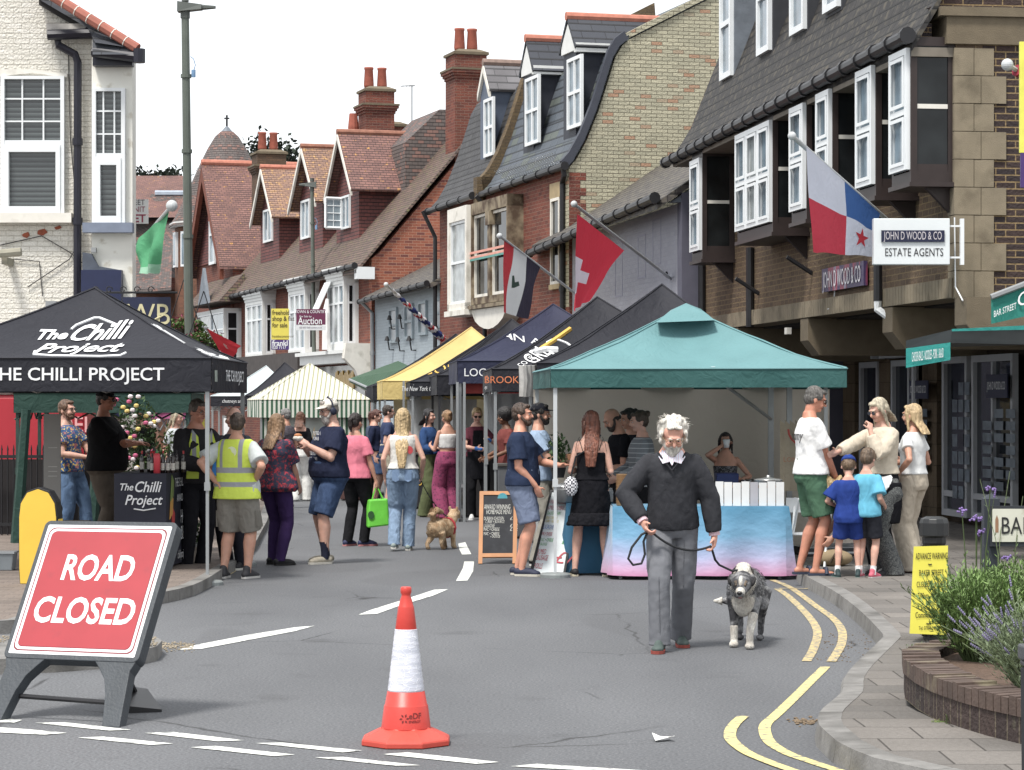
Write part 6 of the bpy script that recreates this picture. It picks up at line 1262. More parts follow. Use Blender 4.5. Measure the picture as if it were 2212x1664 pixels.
# red catering trailer
p=X(-60,34.6); t=thing('catering_trailer','red catering trailer with white lettering behind the railings','trailer',(p[0],34.6,.1)); q_=X(187,34.6); w_=q_[0]-p[0]
m=MB(); m.box(0,w_,0,2,.62,1.8); m.build('body',M((178,24,44),.35,.06,3),t,bevel=.06); m=MB(); m.box(-.02,w_+.02,-.03,2.03,1.81,1.9); m.build('roof_trim',WTX,t,bevel=.02); m=MB(); m.box(0,w_*.48,-.01,2,.3,.61); m.build('skirt',M((210,214,220),.5),t)
m=MB(); m.text('DELI',(w_*.93,-.012,1.38),(1,0,0),(0,0,1),.3,sx=.9,bold=.01); m.text('0189',(w_*.9,-.012,1.62),(1,0,0),(0,0,1),.12); m.text('0741 07',(w_*.93,-.012,1.16),(1,0,0),(0,0,1),.12); m.text('H',(w_*.93,-.012,1.0),(1,0,0),(0,0,1),.14); m.build('lettering',M((236,170,170),.6),t)
for k in range(2): m=MB(); m.cyl((w_*.3+k*.9,-.02,.3),(w_*.3+k*.9,.2,.3),.3,n=20); m.build('wheel',BLACKM,t)
# flower shrub and nursery plants
t=thing('rose_bush','bush of yellow, white and pink roses behind the man in the black cap','shrub',(X(292,29)[0],29,.1)); m=MB(); leaves(m,(0,0,1.15),(.3,.3,.65),1600,.03); m.build('foliage',GRN2,t,fix=False)
for c,n in ((YFL,14),(WFL,16),(PINK,18)):
    for i in range(n):
        a=random.uniform(3.5,6.2); z=random.uniform(.65,1.75); m=MB(); m.ell((math.cos(a)*.28*random.uniform(.4,1),math.sin(a)*.28,z),(.032,.032,.026),n=7,m=4); m.build('bloom',c,t)
m=MB(); m.tube([(0,0,0),(0,0,1)],.02,6); m.build('stem',M((70,58,40),.9),t)
for i in range(9): herb('green nursery plant in black pot on the table behind the sauce bottles' if i<9 else '',345+i*9.5,1030-(i%3)*5,28.8+.25*(i%2),.07,.24+.12*((i*7)%3),[GRN,GRN2][i%2],70,ls=.028)['group']='nursery plants behind the counter'
t=table('trestle table of nursery plants behind the chilli counter',X(330,28.7)[0],X(440,28.7)[0],28.6,29.4,.93,.1)
p=G(415,1215,.1); herb('green potted shrub on the kerb beside the man with the clipboard',408,1215,27.2,.16,.42,GRN2,300,M((140,130,120),.8),z=.1)
t=thing('yellow_poster','plain yellow poster hung inside the green gazebo','poster',W(430,905,33)); m=MB(); k=33/FP; m.box(-6*k,12*k,0,.01,-80*k,0); m.build('sheet',M((226,214,60),.6),t); m=MB(); m.box(-20*k,-8*k,-.02,-.01,-70*k,10*k); m.build('purple_strip',M((120,90,160),.7),t)
# buildings' shop strip seen below the left far tents, notice board post
t=thing('notice_board','pale framed notice board by the striped tent','notice board',(X(480,50)[0],50,0)); m=MB(); m.box(0,.28,0,.04,.3,1.55); m.build('frame',GREYMET,t); m=MB(); m.box(.03,.25,-.01,-.001,.4,1.5); m.build('sheet',WTX,t)
# market side stalls under tents: counters
def counter(label,x0,x1,Y,h,col,dep=.6,txt=None):
    a,c=X(x0,Y)[0],X(x1,Y)[0]; t=thing('stall_counter',label,'counter',(a,Y,0),0,None); m=MB(); m.box(0,c-a,0,dep,.02,h); o=m.build('cloth',M(col,.8,.15,4,.5,6),t,bevel=.015); m=MB(); m.box(-.02,c-a+.02,-.02,dep+.02,h+.001,h+.03); m.build('table_top',M((80,76,72),.6),t)
    if txt: m=MB(); m.text(txt,((c-a)*.5,-.006,h*.5),(1,0,0),(0,0,1),.2,sx=.8); m.build('lettering',YTX,o)
counter('black counter cloth with gold lettering behind the blonde woman',868,960,43.2,.92,(34,34,36),txt='Cocoa')
counter('dark counter inside the navy tent behind the vendor',1002,1100,39.9,.95,(40,38,40)); counter('low dark stall counter beside the striped tent',735,800,47,.8,(90,60,56),txt=None)
counter('grey plastic covered counter below the black grill tent',1075,1140,33.6,.95,(90,92,96)); 
t=thing('food_table','table of jars and bowls in front of the yellow tent','table',(X(868,44.5)[0],44.6,0)); m=MB(); m.box(0,.9,0,.5,.86,.9); m.build('table_top',M((150,130,100),.7),t); 
for i in range(6): m=MB(); m.lathe([(.05,0),(.06,.1)],(.1+i*.13,.2,.901),10); m.build('jar',[M((170,120,60),.5),M((120,40,40),.5),WTX][i%3],t)
# ---------------------------------------------------------------- right foreground
bp_=G(2018,1405,.02); t=thing('bollard','black fluted cast bollard with square cap on the right pavement','bollard',bp_); s=5530/bp_.y
m=MB(); m.lathe([(.1,0),(.1,.03),(.085,.05),(.078,.1),(.078,.74),(.085,.76),(.085,.8)],(0,0,0),12); 
for i in range(12): a=i*math.pi/6; m.tube([(math.cos(a)*.08,math.sin(a)*.08,.1),(math.cos(a)*.08,math.sin(a)*.08,.74)],.008,4)
m.build('post',BLACKM,t); m=MB(); m.lathe([(.09,.8),(.105,.81),(.105,.9),(.095,.93),(.06,.945)],(0,0,0),12); m.build('cap',M((34,36,38),.4,.1,6),t,bevel=.004)
sg=thing('warning_notice','yellow ADVANCE WARNING street closure notice tied to the black bollard','notice',(bp_.x,bp_.y-.12,.0)); 
def N4(x,y,Y=bp_.y-.13): return W(x,y,Y)-V((bp_.x,bp_.y-.12,0))
a,b_,c,d=N4(1974,1181),N4(2048,1179),N4(2044,1372),N4(1965,1369)
m=MB(); m.prism([a,b_,c,d],(0,.006,0)); o=m.build('panel',M((232,222,50),.5,.04,4),sg)
m=MB(); U=(b_-a).normalized(); 
for s_,fy,sz,sx in (('ADVANCE WARNING',1202,.064,.62),('BAKER STREET',1238,.058,.66),('CLOSED SUNDAY',1263,.058,.63),('7.00am - 4.30pm',1287,.054,.66),('Community Event',1329,.058,.62),('Tel: 07908 540133',1357,.036,.8)): p=N4(2008+(1357-fy)*.03,fy,bp_.y-.134); m.text(s_,p,(1,0,.02),(0,0,1),sz,width={'ADVANCE WARNING':.225,'BAKER STREET':.17,'CLOSED SUNDAY':.2,'7.00am - 4.30pm':.18,'Community Event':.205,'Tel: 07908 540133':.15}[s_],bold=.006)
m.build('lettering',M((40,36,20),.6),o)
m=MB(); p=N4(2009,1219,bp_.y-.134); m.tube([p-V((.012,0,0)),p+V((0,0,-.004)),p+V((.012,0,0))],.004,5); p=N4(2005,1347,bp_.y-.134); m.tube([p-V((.012,0,0)),p+V((0,0,-.004)),p+V((.012,0,0))],.004,5); m.build('cable_tie',BLACKM,o)
# street name sign
Ys=15.2; p=W(2143,HZ,Ys); t=thing('street_name_sign','white BAKER STREET name plate on black wooden posts in the planter','street sign',(p.x,Ys,.0)); k=Ys/FP
m=MB(); m.box(-17*k,17*k,0,.09,.1,CH-(1078-HZ)*k); m.add([(-17*k,0,CH-202*k),(17*k,0,CH-202*k),(17*k,.09,CH-202*k),(-17*k,.09,CH-202*k),(0,.045,CH-190*k)],[(0,1,4),(1,2,4),(2,3,4),(3,0,4)]); m.build('post',M((42,48,58),.6,.12,6),t)
m=MB(); m.box(-6*k,.95,-.035,-.001,CH-(1180-HZ)*k,CH-(1093-HZ)*k); m.build('backboard',M((38,42,50),.6),t); m=MB(); m.box(-2*k,.93,-.042,-.036,CH-(1170-HZ)*k,CH-(1099-HZ)*k); o=m.build('name_plate',M((206,206,190),.5,.05,8,dirt=((170,166,140),9,.6,.75)),t)
m=MB(); m.text('BAKER  STREET',(15*k,-.0445,CH-(1137-HZ)*k),(1,0,0),(0,0,1),.145,align='LEFT',sx=.72); m.build('lettering',M((34,34,36),.6),o); m=MB(); m.add([(4*k,-.0435,CH-(1150-HZ)*k),(11*k,-.0435,CH-(1150-HZ)*k),(11*k,-.0435,CH-(1122-HZ)*k),(7.5*k,-.0435,CH-(1112-HZ)*k),(4*k,-.0435,CH-(1122-HZ)*k)],[(0,1,2,3,4)]); m.build('crest',M((150,110,80),.6),o)
m=MB(); m.box(.8,.9,0,.09,.1,CH-(1078-HZ)*k); m.build('post',M((42,48,58),.6,.12,6),t)
# planter
edge=[(2.75,15.6),(2.45,15.3),(2.28,14.9),(2.21,14.4),(2.2,13.9),(2.22,13.45),(2.28,13.04),(2.36,12.7),(2.48,12.35),(2.65,12.0),(2.95,11.6),(3.5,11.3),(6,11.1),(6,15.9),(3.2,15.9)]
pb=V((2.8,13.5,.1)); pl=thing('planter','low curved brown brick planter full of rosemary and lavender','planter',pb)
PBR=brickm((74,60,56),(58,48,48),(104,94,78),w=.115,h=.225,mt=.012,stain=.35,off=0,name='planter_brick',moss=(96,92,76),mossr=(.6,.72))
m=MB(off=pb); n=len(edge); 
m.prism([(x,y,.1) for x,y in edge],(0,0,.14)); m.build('wall',PBR,pl)
m=MB(off=pb); P_=[V((x,y,0)) for x,y in edge[:12]]
for i in range(len(P_)-1):
    L_=(P_[i+1]-P_[i]).length; k_=max(1,round(L_/.078)); d=(P_[i+1]-P_[i]).normalized(); nn=V((d.y,-d.x,0)); nn=-nn if nn.x>0 else nn
    for j in range(k_):
        a=P_[i].lerp(P_[i+1],j/k_)+d*.005; c=P_[i].lerp(P_[i+1],(j+1)/k_)-d*.005; h=.245+random.uniform(-.006,.008); 
        m.hexa([a+nn*.01+V((0,0,.242)),c+nn*.01+V((0,0,.242)),c-nn*.2+V((0,0,.242)),a-nn*.2+V((0,0,.242)),a+nn*.012+V((0,0,h+.085)),c+nn*.012+V((0,0,h+.085)),c-nn*.2+V((0,0,h+.09)),a-nn*.2+V((0,0,h+.09))])
m.build('coping_bricks',M((88,72,64),.9,.3,5,.5,50,dirt=((130,120,96),4,.55,.7)),pl)
m=MB(off=pb); m.poly([(x+(.22 if x<5 else 0),y,.28) for x,y in edge]); m.build('soil',M((92,72,58),1,.3,30,.8,60),pl,fix=False)
def spriggy(name,label,c,n,L_,spread,leafm,stemm,leaf=.016,ln=26,up=.8,cat='shrub',tips=None,droop=.2,wd=.28,core=0):
    t=thing(name,label,cat,c); s=MB();f=MB();h=MB()
    for i in range(n):
        a=random.uniform(0,6.283); r=random.random()**.5*spread*.35; b0=V((math.cos(a)*r,math.sin(a)*r,0)); d=V((math.cos(a)*random.random()*spread/L_,math.sin(a)*random.random()*spread/L_,up)).normalized(); l=L_*random.uniform(.55,1.05); cv=V((random.gauss(0,.12),random.gauss(0,.12),-droop*random.random()))
        P_=[b0+d*l*q+cv*(q*q)*l for q in (0,.33,.66,1)]; s.tube(P_,[.004,.003,.002,.0015],4)
        for j in range(ln):
            q=.2+.8*j/ln; p=b0+d*l*q+cv*(q*q)*l; u=(d*.9+V((random.uniform(-1,1),random.uniform(-1,1),random.uniform(-.6,.8)))).normalized()*leaf*random.uniform(.8,1.3); w_=u.cross(V((random.random()-.5,random.random()-.5,1))).normalized()*leaf*wd*.5
            f.add([p,p+u*.5+w_,p+u,p+u*.5-w_],[(0,1,2,3)])
        if tips and random.random()<.5:
            p=P_[-1]; dd=(P_[-1]-P_[-2]).normalized(); 
            for j in range(5): h.ell(p+dd*(.012*j),(.007-.0008*abs(j-1),)*2+(.008,),n=5,m=3)
    if core:
        for i in range(core):
            v_=V((random.gauss(0,1),random.gauss(0,1),random.gauss(0,1))).normalized()*random.random()**.35; p=V((v_.x*spread*.95,v_.y*spread*.95,L_*.45+v_.z*L_*.42)); u=V((random.uniform(-.6,.6)+v_.x,random.uniform(-.6,.6)+v_.y,random.uniform(.1,1.2))).normalized()*leaf; w_=u.cross(V((random.random()-.5,random.random()-.5,1))).normalized()*leaf*wd*.6; f.add([p,p+u*.5+w_,p+u,p+u*.5-w_],[(0,1,2,3)])
    s.build('stems',stemm,t); f.build('foliage',leafm,t,fix=False)
    if tips: h.build('flower_spikes',tips,t)
    return t
RSM=M((112,142,72),.7,.35,12); RSD=M((66,84,40),.8,.2,9)
spriggy('rosemary_bush','dense bright green rosemary bush overlapping the yellow notice',(2.72,14.75,.28),420,.60,.34,RSM,RSD,.036,30,droop=.3,wd=.26,core=5000)
spriggy('rosemary_bush','dense green rosemary growing behind the street sign post',(3.05,15.0,.28),260,.66,.4,RSM,RSD,.036,26,wd=.26,core=4000)
LVM=M((120,136,104),.8,.3,12)
spriggy('lavender_bush','grey green lavender with mauve spikes spilling over the planter wall',(2.76,13.1,.26),420,.56,.40,LVM,M((130,146,104),.8),.03,18,core=4000,up=.75,tips=M((126,120,152),.8,.25,20),droop=.3,wd=.22)
spriggy('verbena','tall thin stems with small purple flower heads in the planter',(2.84,14.9,.28),7,1.15,.32,GRN,M((96,110,70),.8),.03,5,tips=PURP,cat='flower',droop=.1)
t=thing('verbena','purple verbena flower heads beside the street sign','flower',(W(2110,1130,14.8).x,14.8,.28))
for px,py in ((2078,1104),(2108,1121),(2139,1056),(2110,1120),(2175,1205),(2120,1150)):
    m=MB(); p=W(px,py,14.8)-V((W(2110,1130,14.8).x,14.8,.28)); m.tube([(p.x*.3,0,0),(p.x*.7,0,p.z*.6),p],.003,4); m.build('stem',RSD,t); m=MB(); 
    for j in range(14): m.ell(p+V((random.gauss(0,.014),random.gauss(0,.014),random.gauss(0,.008))),(.008,.008,.007),n=5,m=3)
    m.build('bloom',PURP,t)
tag(spriggy('weeds','patch of small green weeds growing at the foot of the bollard',G(1985,1408,.03),60,.07,.2,GRN,GRN,.02,8,cat='weed'))
spriggy('weeds','yellow green weeds in the joint along the planter foot',G(2075,1562,.1),70,.06,.3,M((130,130,70),.8,.2),GRN,.014,8,cat='weed')
# dark bin at the right edge
p=V((X(2222,11.2)[0],11.2,.1)); t=thing('litter_bin','dark grey litter bin with pale top edge cut by the right border','bin',p); k=11.2/FP
m=MB(); m.hexa([(-.03,0,0),(.4,0,0),(.4,.1,0),(-.0,.1,0),(-.035,0,.50),(.4,0,.50),(.4,.1,.5),(-.0,.1,.5)]); m.build('body',M((44,46,50),.5),t); m=MB(); m.box(-.02,.4,0,.1,.505,.53); m.box(-.03,.4,.0,.1,.531,.6); m.build('lid',M((70,72,76),.5),t,bevel=.01)
# ================================================================ people
def skinm(c=(206,152,126)):
    k=('S',tuple(c))
    if k in _mc: return _mc[k]
    m,t,b=nt('skin'); l=lin(c); n=ramp(t,noisef(t,14,3),.3,.7); col=mixc(t,n,tuple(x*.86 for x in l),(min(1,l[0]*1.1),l[1]*1.04,l[2]*1.02))
    setc(t,b,col); b.inputs['Roughness'].default_value=.5; b.inputs['Specular IOR Level'].default_value=.35
    b.inputs['Subsurface Weight'].default_value=.08; b.inputs['Subsurface Radius'].default_value=(.02,.008,.004); b.inputs['Subsurface Scale'].default_value=.5
    bump(t,b,noisef(t,60,2),.12,.004); _mc[k]=m; return m
def hairm(c):
    k=('H',tuple(c))
    if k in _mc: return _mc[k]
    m,t,b=nt('hair'); l=lin(c); n=noisef(t,60,4,st=(1,1,.09)); n2=noisef(t,9,3,st=(1,1,.3))
    setc(t,b,mixc(t,ramp(t,n,.38,.62),tuple(x*.55 for x in l),mixc(t,ramp(t,n2,.4,.6),tuple(x*.8 for x in l),tuple(min(1,x*1.35) for x in l)))); b.inputs['Roughness'].default_value=.5; bump(t,b,n,.9,.02); _mc[k]=m; return m
SK=(198,148,124); SKP=(208,162,142); SKT=(190,130,100); SKD=(120,82,60)
def ik(a,c,l1,l2,h):
    a=V(a);c=V(c); d=c-a; L=d.length
    if L>(l1+l2)*.998: c=a+d.normalized()*(l1+l2)*.998; d=c-a; L=d.length
    x=(l1*l1-l2*l2+L*L)/(2*L); y=math.sqrt(max(0,l1*l1-x*x)); u=d/L; h=V(h)-u*V(h).dot(u)
    h=h.normalized() if h.length>1e-6 else V((0,1,0)); return a+u*x+h*y,c
def person(label,px,Y,H=1.72,yaw=0,z0=0,vox=.011,skin=SK,hair=('short',(70,50,38)),top=None,bottom=None,shoes=((40,40,44),(210,208,200)),hand={},feet={},lean=0,side=0,twist=0,head=(0,0),build=1.0,belly=0,fem=False,glasses=None,extra=None,beard=None,hcurl={},hdir={},ehint={},hips=(0,0),sock=None,cat='person',bust=0,crouch=0,group=None,headpitch0=0,hs=1.0,armb=1.0,legb=1.0):
    k=H/1.728; loc=V(((px-CX)*Y/FP,Y,z0)); t=thing('person',label,cat,loc,R(yaw),group); S_=Matrix.Scale(k,4)
    mb=lambda: MB(M=S_)
    hz_=.93-crouch; drop=headpitch0; pel=V((hips[0],hips[1],hz_)); T=Matrix.Rotation(R(lean),3,'X')@Matrix.Rotation(R(side),3,'Y'); TW=Matrix.Rotation(R(twist),3,'Z')
    def S(x,y,z,tw=None):
        z=z-.93; f=min(1,max(0,z/.4)); p=V((x,y,0)); p=Matrix.Rotation(R(twist)*f,3,'Z')@p; q=min(1,max(0,(z+.03)/.16)) if lean>40 else 1; Tq=T if q==1 else Matrix.Rotation(R(lean)*q,3,'X'); return pel+Tq@V((p.x,p.y,z))
    sw=(.163 if not fem else .143)*build**.5; bw=build; hw=.088 if not fem else .092
    neck=S(0,.012,1.50); HT=Matrix.Rotation(R(head[0]),3,'Z')@Matrix.Rotation(R(head[1])+R(lean)*.5,3,'X'); HC=S(0,-.012-drop,1.506-drop)
    def h(x,y,z): return HC+HT@(V((x,y,z-1.53))*hs)
    sk=skinm(skin)
    wr=.145 if not fem else .122
    def torso(e=0,z_lo=.86,z_hi=1.49,flare=0,neckr=.062,neckd=0,eb=0):
        rows=[]; base=[(.80,.145*bw+.0,.105,0),(.88,.172*bw if not fem else .178*bw,.118*bw,.0),(.97,.162*bw if not fem else .160*bw,.112*bw,0),(1.07,wr*bw,.10*bw,0),(1.18,(.15 if not fem else .130)*bw,.108*bw,0),(1.29,(.168 if not fem else .146)*bw,.118*bw,0),(1.345,sw+.004,.105*bw**.5,.004),(1.395,sw-.022,.085,.01),(1.435,.098,.068,.014),(1.49,neckr,.058,.016)]
        for z,rx,ry,oy in base:
            if z<z_lo-.05 or z>z_hi+.001: continue
            zz=max(z,z_lo); g=belly*math.exp(-((zz-1.06)/.16)**2); ff=flare*max(0,1-(zz-z_lo)/.25)+max(0,eb+.012-e)*min(1,max(0,(1.10-zz)/.06))
            rows.append((S(0,oy-g*.55,zz),rx+e*(1 if z<1.42 else .55)+g*.35+ff,ry+e*(1 if z<1.42 else .55)+g*.6+ff*.7,(T if lean<=40 else Matrix.Rotation(R(lean)*min(1,max(0,(zz-.90)/.16)),3,'X'))@Matrix.Rotation(R(twist)*min(1,max(0,(zz-.93)/.4)),3,'Z')))
        return rows
    J={}
    arms={}
    for s in (-1,1):
        sh=S(s*sw,.005,1.368); tgt=hand.get(s); 
        if tgt is None: tgt=S(s*(sw+.05*(1 if build<1.1 else 1.4)),-.03,.86)
        else: tgt=V(tgt)
        eh=ehint.get(s,(s*.2,.9,-.1)); eh=(eh[0]*(.55 if abs(eh[0])>.95 and hand.get(s) is not None and abs(V(hand[s]).x)<.24 else 1),eh[1],eh[2]); el,w=ik(sh,tgt,.285,.255,eh); arms[s]=(sh,el,w)
    legs={}
    for s in (-1,1):
        hp=pel+V((s*hw,0,-.01)); f=feet.get(s); ft=V((s*.10,0.02,.085)) if f is None else V((f[0],f[1],f[2]+.085)); fy=(8*s if f is None or len(f)<4 else f[3]); kn,ak=ik(hp,ft,.435,.425,(math.sin(R(fy))*.5,-1,0)); legs[s]=(hp,kn,ak,fy)
    J.update(arms=arms,legs=legs,S=S,h=h,t=t,k=k,loc=loc,yaw=yaw,sk=sk,mb=mb,HT=HT)
    J['w']=lambda p: loc+Matrix.Rotation(R(yaw),3,'Z')@(V(p)*k)
    # ---- body
    b=mb(); b.sec(torso())
    b.capsule(S(0,.02,1.43),h(0,.02,1.58),.056 if not fem else .046,.055 if not fem else .046)
    b.ell(h(0,.014,1.655),(.074*hs,.092*hs,.088*hs),HT); b.ell(h(0,-.018,1.605),(.058*hs,.068*hs,.082*hs),HT); b.ell(h(0,-.058,1.548),(.026,.024,.022),HT)
    b.capsule(h(0,-.082,1.642),h(0,-.104,1.604),.009,.0145); 
    b.ell(h(0,-.078,1.655),(.05,.018,.010),HT); 
    for s in (-1,1): b.ell(h(s*.076,.012,1.612),(.009,.018,.03),HT); b.ell(h(s*.038,-.062,1.592),(.022,.02,.022),HT)
    fg=[]
    for s in (-1,1):
        sh,el,w=arms[s]; ab=armb*(1 if not fem else .84)*(1+(build-1)*.6)
        b.tube([sh+V((-s*.03,0,.0)),sh,sh.lerp(el,.35),sh.lerp(el,.8),el,el.lerp(w,.28),el.lerp(w,.7),w],[.044*ab,.048*ab,.047*ab,.042*ab,.039*ab,.042*ab,.032*ab,.026*ab],12); b.ell(sh,(.047*ab,)*3); b.ell(el,(.04*ab,)*3)
        d=V(hdir.get(s,(w-el).normalized())).normalized(); up=V((0,0,1)) if abs(d.z)<.8 else V((0,-1,0))
        pn=hdir.get(('n',s)); pn=V(pn).normalized() if pn else (V((-s,0,0)) if abs(d.x)<.7 else V((0,0,-1)))   # palm normal: inwards
        pn=(pn-d*pn.dot(d)).normalized(); sd=d.cross(pn).normalized()
        if sd.dot(V((0,-1,0))+up*.5)<0: sd=-sd        # thumb side forward / up
        c=hcurl.get(s,.45); pc=w+d*.05; Mx=Matrix((sd,pn,d)).transposed()
        b.ell(pc,(.04,.016,.052),Mx); b.capsule(w,pc,.025,.024)
        for i,(o,l) in enumerate(((.028,.07),(.010,.078),(-.009,.073),(-.027,.058))):
            p0=w+d*.088+sd*o; a1=c*.6+.05*i; d1=(d*math.cos(a1)+pn*math.sin(a1)); p1=p0+d1*l*.5; a2=c*1.7+.05*i; d2=(d*math.cos(a2)+pn*math.sin(a2)); p2=p1+d2*l*.3; a3=c*2.4; d3=(d*math.cos(a3)+pn*math.sin(a3)); p3=p2+d3*l*.25
            b.tube([p0-d1*.02,p0,p1,p2,p3],[.0095,.0095,.009,.0085,.006],7)
        th=(sd*.8+d*.55+pn*.35).normalized(); p0=w+d*.025+sd*.02; p1=p0+th*.045; p2=p1+(th*.6+d*.6+pn*.4*c).normalized()*.032; b.tube([p0,p1,p2],[.0135,.0115,.008],7)
        J['hand%d'%s]=w+d*.085+pn*.02
    for s in (-1,1):
        hp,kn,ak,fy=legs[s]; lb=legb*(1 if not fem else .96)*(1+(build-1)*.5)
        b.tube([hp+V((0,0,.06)),hp,hp.lerp(kn,.35),hp.lerp(kn,.8),kn,kn.lerp(ak,.3)+V((0,.012,0)),kn.lerp(ak,.65)+V((0,.004,0)),ak,ak-V((0,0,.05))],[.07*lb,.086*lb,.08*lb,.058*lb,.053*lb,.057*lb,.042*lb,.032*lb,.032*lb],14)
        fd=Matrix.Rotation(R(fy),3,'Z')@V((0,-1,0)); fw=Matrix.Rotation(R(fy),3,'Z')@V((1,0,0)); A=V((ak.x,ak.y,ak.z-.085)); z=V((0,0,1))
        b.capsule(A+z*.038-fd*.03,A+z*.03+fd*.1,.03,.026); b.ell(A+z*.022+fd*.13,(.038,.045,.018),Matrix.Rotation(R(fy),3,'Z'))
        for i in range(5): q=A+fd*(.165-.012*abs(i-1.5))+fw*((i-2)*.016)*(-s)+z*.014; b.capsule(q-fd*.03,q,.009,.009,6)
        legs[s]=(hp,kn,ak,fy,fd,fw,A)
    b.build('body',sk,t,vox=min(vox,.0095),sm=3)
    # ---- face details
    ey=mb(); ir=mb()
    for s in (-1,1): ey.ell(h(s*.029,-.0785,1.632),(.0135,.007,.0065),HT,8,5); ir.ell(h(s*.029,-.0845,1.632),(.0055,.0035,.0055),HT,8,5)
    ey.build('eyes',M((214,206,200),.3),t); ir.build('irises',M((46,36,30),.3),t)
    br=mb(); hc=hair[1] if hair else (60,50,40)
    for s in (-1,1): br.tube([h(s*.012,-.091,1.649),h(s*.03,-.092,1.655),h(s*.048,-.078,1.648)],[.003,.004,.002],5)
    br.build('eyebrows',hairm(hc),t); lp=mb(); lp.ell(h(0,-.083,1.573),(.021,.007,.0055),HT,8,5); lp.build('lips',M((168,98,88),.5),t)
    # ---- shoes
    if shoes:
        for s in (-1,1):
            hp,kn,ak,fy,fd,fw,A=legs[s]; z=V((0,0,1)); u=mb(); Rm=Matrix.Rotation(R(fy),3,'Z'); kind=shoes[2] if len(shoes)>2 else 'trainer'
            lift=A.z
            if kind=='slide':
                q=mb(); q.tube([A+fd*.09-fw*.05+z*.015,A+fd*.09-fw*.03+z*.065,A+fd*.09+fw*.03+z*.065,A+fd*.09+fw*.05+z*.015],[.018]*4,8)
                sh=q.build('sandal',M(shoes[0],.6),t)
            else:
                hh=.055 if kind!='low' else .035
                u.capsule(A-fd*.045+z*.045,A+fd*.12+z*.038,.041,.038); u.ell(A+fd*.135+z*.032,(.046,.06,.03),Rm)
                if kind!='low': u.capsule(A+z*.06-fd*.012,A+z*.105-fd*.012,.041,.042); u.capsule(A+fd*.05+z*.07,A+fd*.10+z*.05,.03,.03)
                sh=u.build('shoe',M(shoes[0],.7,.15,20),t,vox=.009,sm=3)
            q=mb(); out=[(-.075,0),(-.068,.03),(-.02,.037),(.05,.04),(.12,.05),(.17,.042),(.197,.018),(.2,0)]; ring=[A+fd*a+fw*c for a,c in out]+[A+fd*a-fw*c for a,c in out[::-1][1:-1]]
            q.prism([p+z*.002 for p in ring],V((0,0,.022))); q.build('sole',M(shoes[1],.7),sh)
    if sock:
        q=mb()
        for s in (-1,1): hp,kn,ak,fy,fd,fw,A=legs[s]; q.tube([ak.lerp(kn,sock[1]),ak.lerp(kn,.1),A+V((0,0,.05))],[.045*legb,.042,.042],12)
        q.build('socks',cloth(sock[0]),t)
    # ---- bottoms
    def mt(x): return x if hasattr(x,'node_tree') else cloth(x)
    if bottom:
        kind,col=bottom[0],bottom[1]; o=bottom[2] if len(bottom)>2 else {}
        q=mb(); zlo=.93-.06; legb_=legb; legb_=legb*(1 if not fem else .96)*(1+(build-1)*.5)
        if kind in ('trousers','shorts'):
            ln=o.get('len',1.9 if kind=='trousers' else .95); e=o.get('ease',.016); hem=o.get('hem',.075 if kind=='trousers' else .105); kr=o.get('knee',.07)
            rows=[r for r in torso(e*.8+.008,.84,1.07)][:4]; q.sec(rows)
            for s in (-1,1):
                hp,kn,ak=legs[s][:3]; pts=[hp+V((0,0,.04)),hp-V((0,0,.03)),hp.lerp(kn,.4)]; rr_=[.074*legb_+e*.8,.088*legb_+e,.084*legb_+e]
                if ln<=1: pts.append(hp.lerp(kn,ln)); rr_.append(hem)
                else:
                    pts+=[hp.lerp(kn,.8),kn,kn.lerp(ak,.35)]; rr_+=[(.088*legb_+e+kr)*.5,max(kr,.056*legb_+.014),max(kr*.4+hem*.6,.062*legb_+.012)]
                    g=kn.lerp(ak,ln-1); pts+=[g]; rr_+=[hem]
                    if ln>=1.9: pts[-1]=ak-V((0,0,.02)); pts.append(ak-V((0,0,.035 if hem<.095 else .07))); rr_.append(hem*1.08)
                q.tube(pts,rr_,16)
            wb=1.07
        elif kind=='skirt':
            zh=o.get('z',.5); fl=o.get('flare',.06); rows=[]; zt_=o.get('top',1.05)
            mid=(legs[-1][1]+legs[1][1])/2
            for i in range(8):
                z=zt_+(zh-zt_)*i/7; 
                if z>.9: rows.append((S(0,0,z),(wr+(.165*bw-wr)*min(1,(zt_-z)/.15))+.016,(.10+.02*min(1,(zt_-z)/.15))*bw+.016,T))
                else:
                    f=(.9-z)/max(.01,.9-zh); c=pel.lerp(mid,f*.8); rows.append((V((c.x,c.y,z-(.93-hz_)*(1-f))),.185*bw+fl*f,.135*bw+fl*f,None))
            q.sec(rows)
        q.build({'trousers':'trousers','shorts':'shorts','skirt':'skirt'}[kind],mt(col),t,vox=vox,sm=4,disp=o.get('disp',.022),dsc=.07)
        if o.get('belt'): q=mb(); r=torso(.03,1.0,1.07)[-1:]; rows=[(S(0,0-belly*.3,zz),r[0][1],r[0][2],T) for zz in (1.0,1.035)]; q.sec(rows); q.build('belt',M(o['belt'],.5),t)
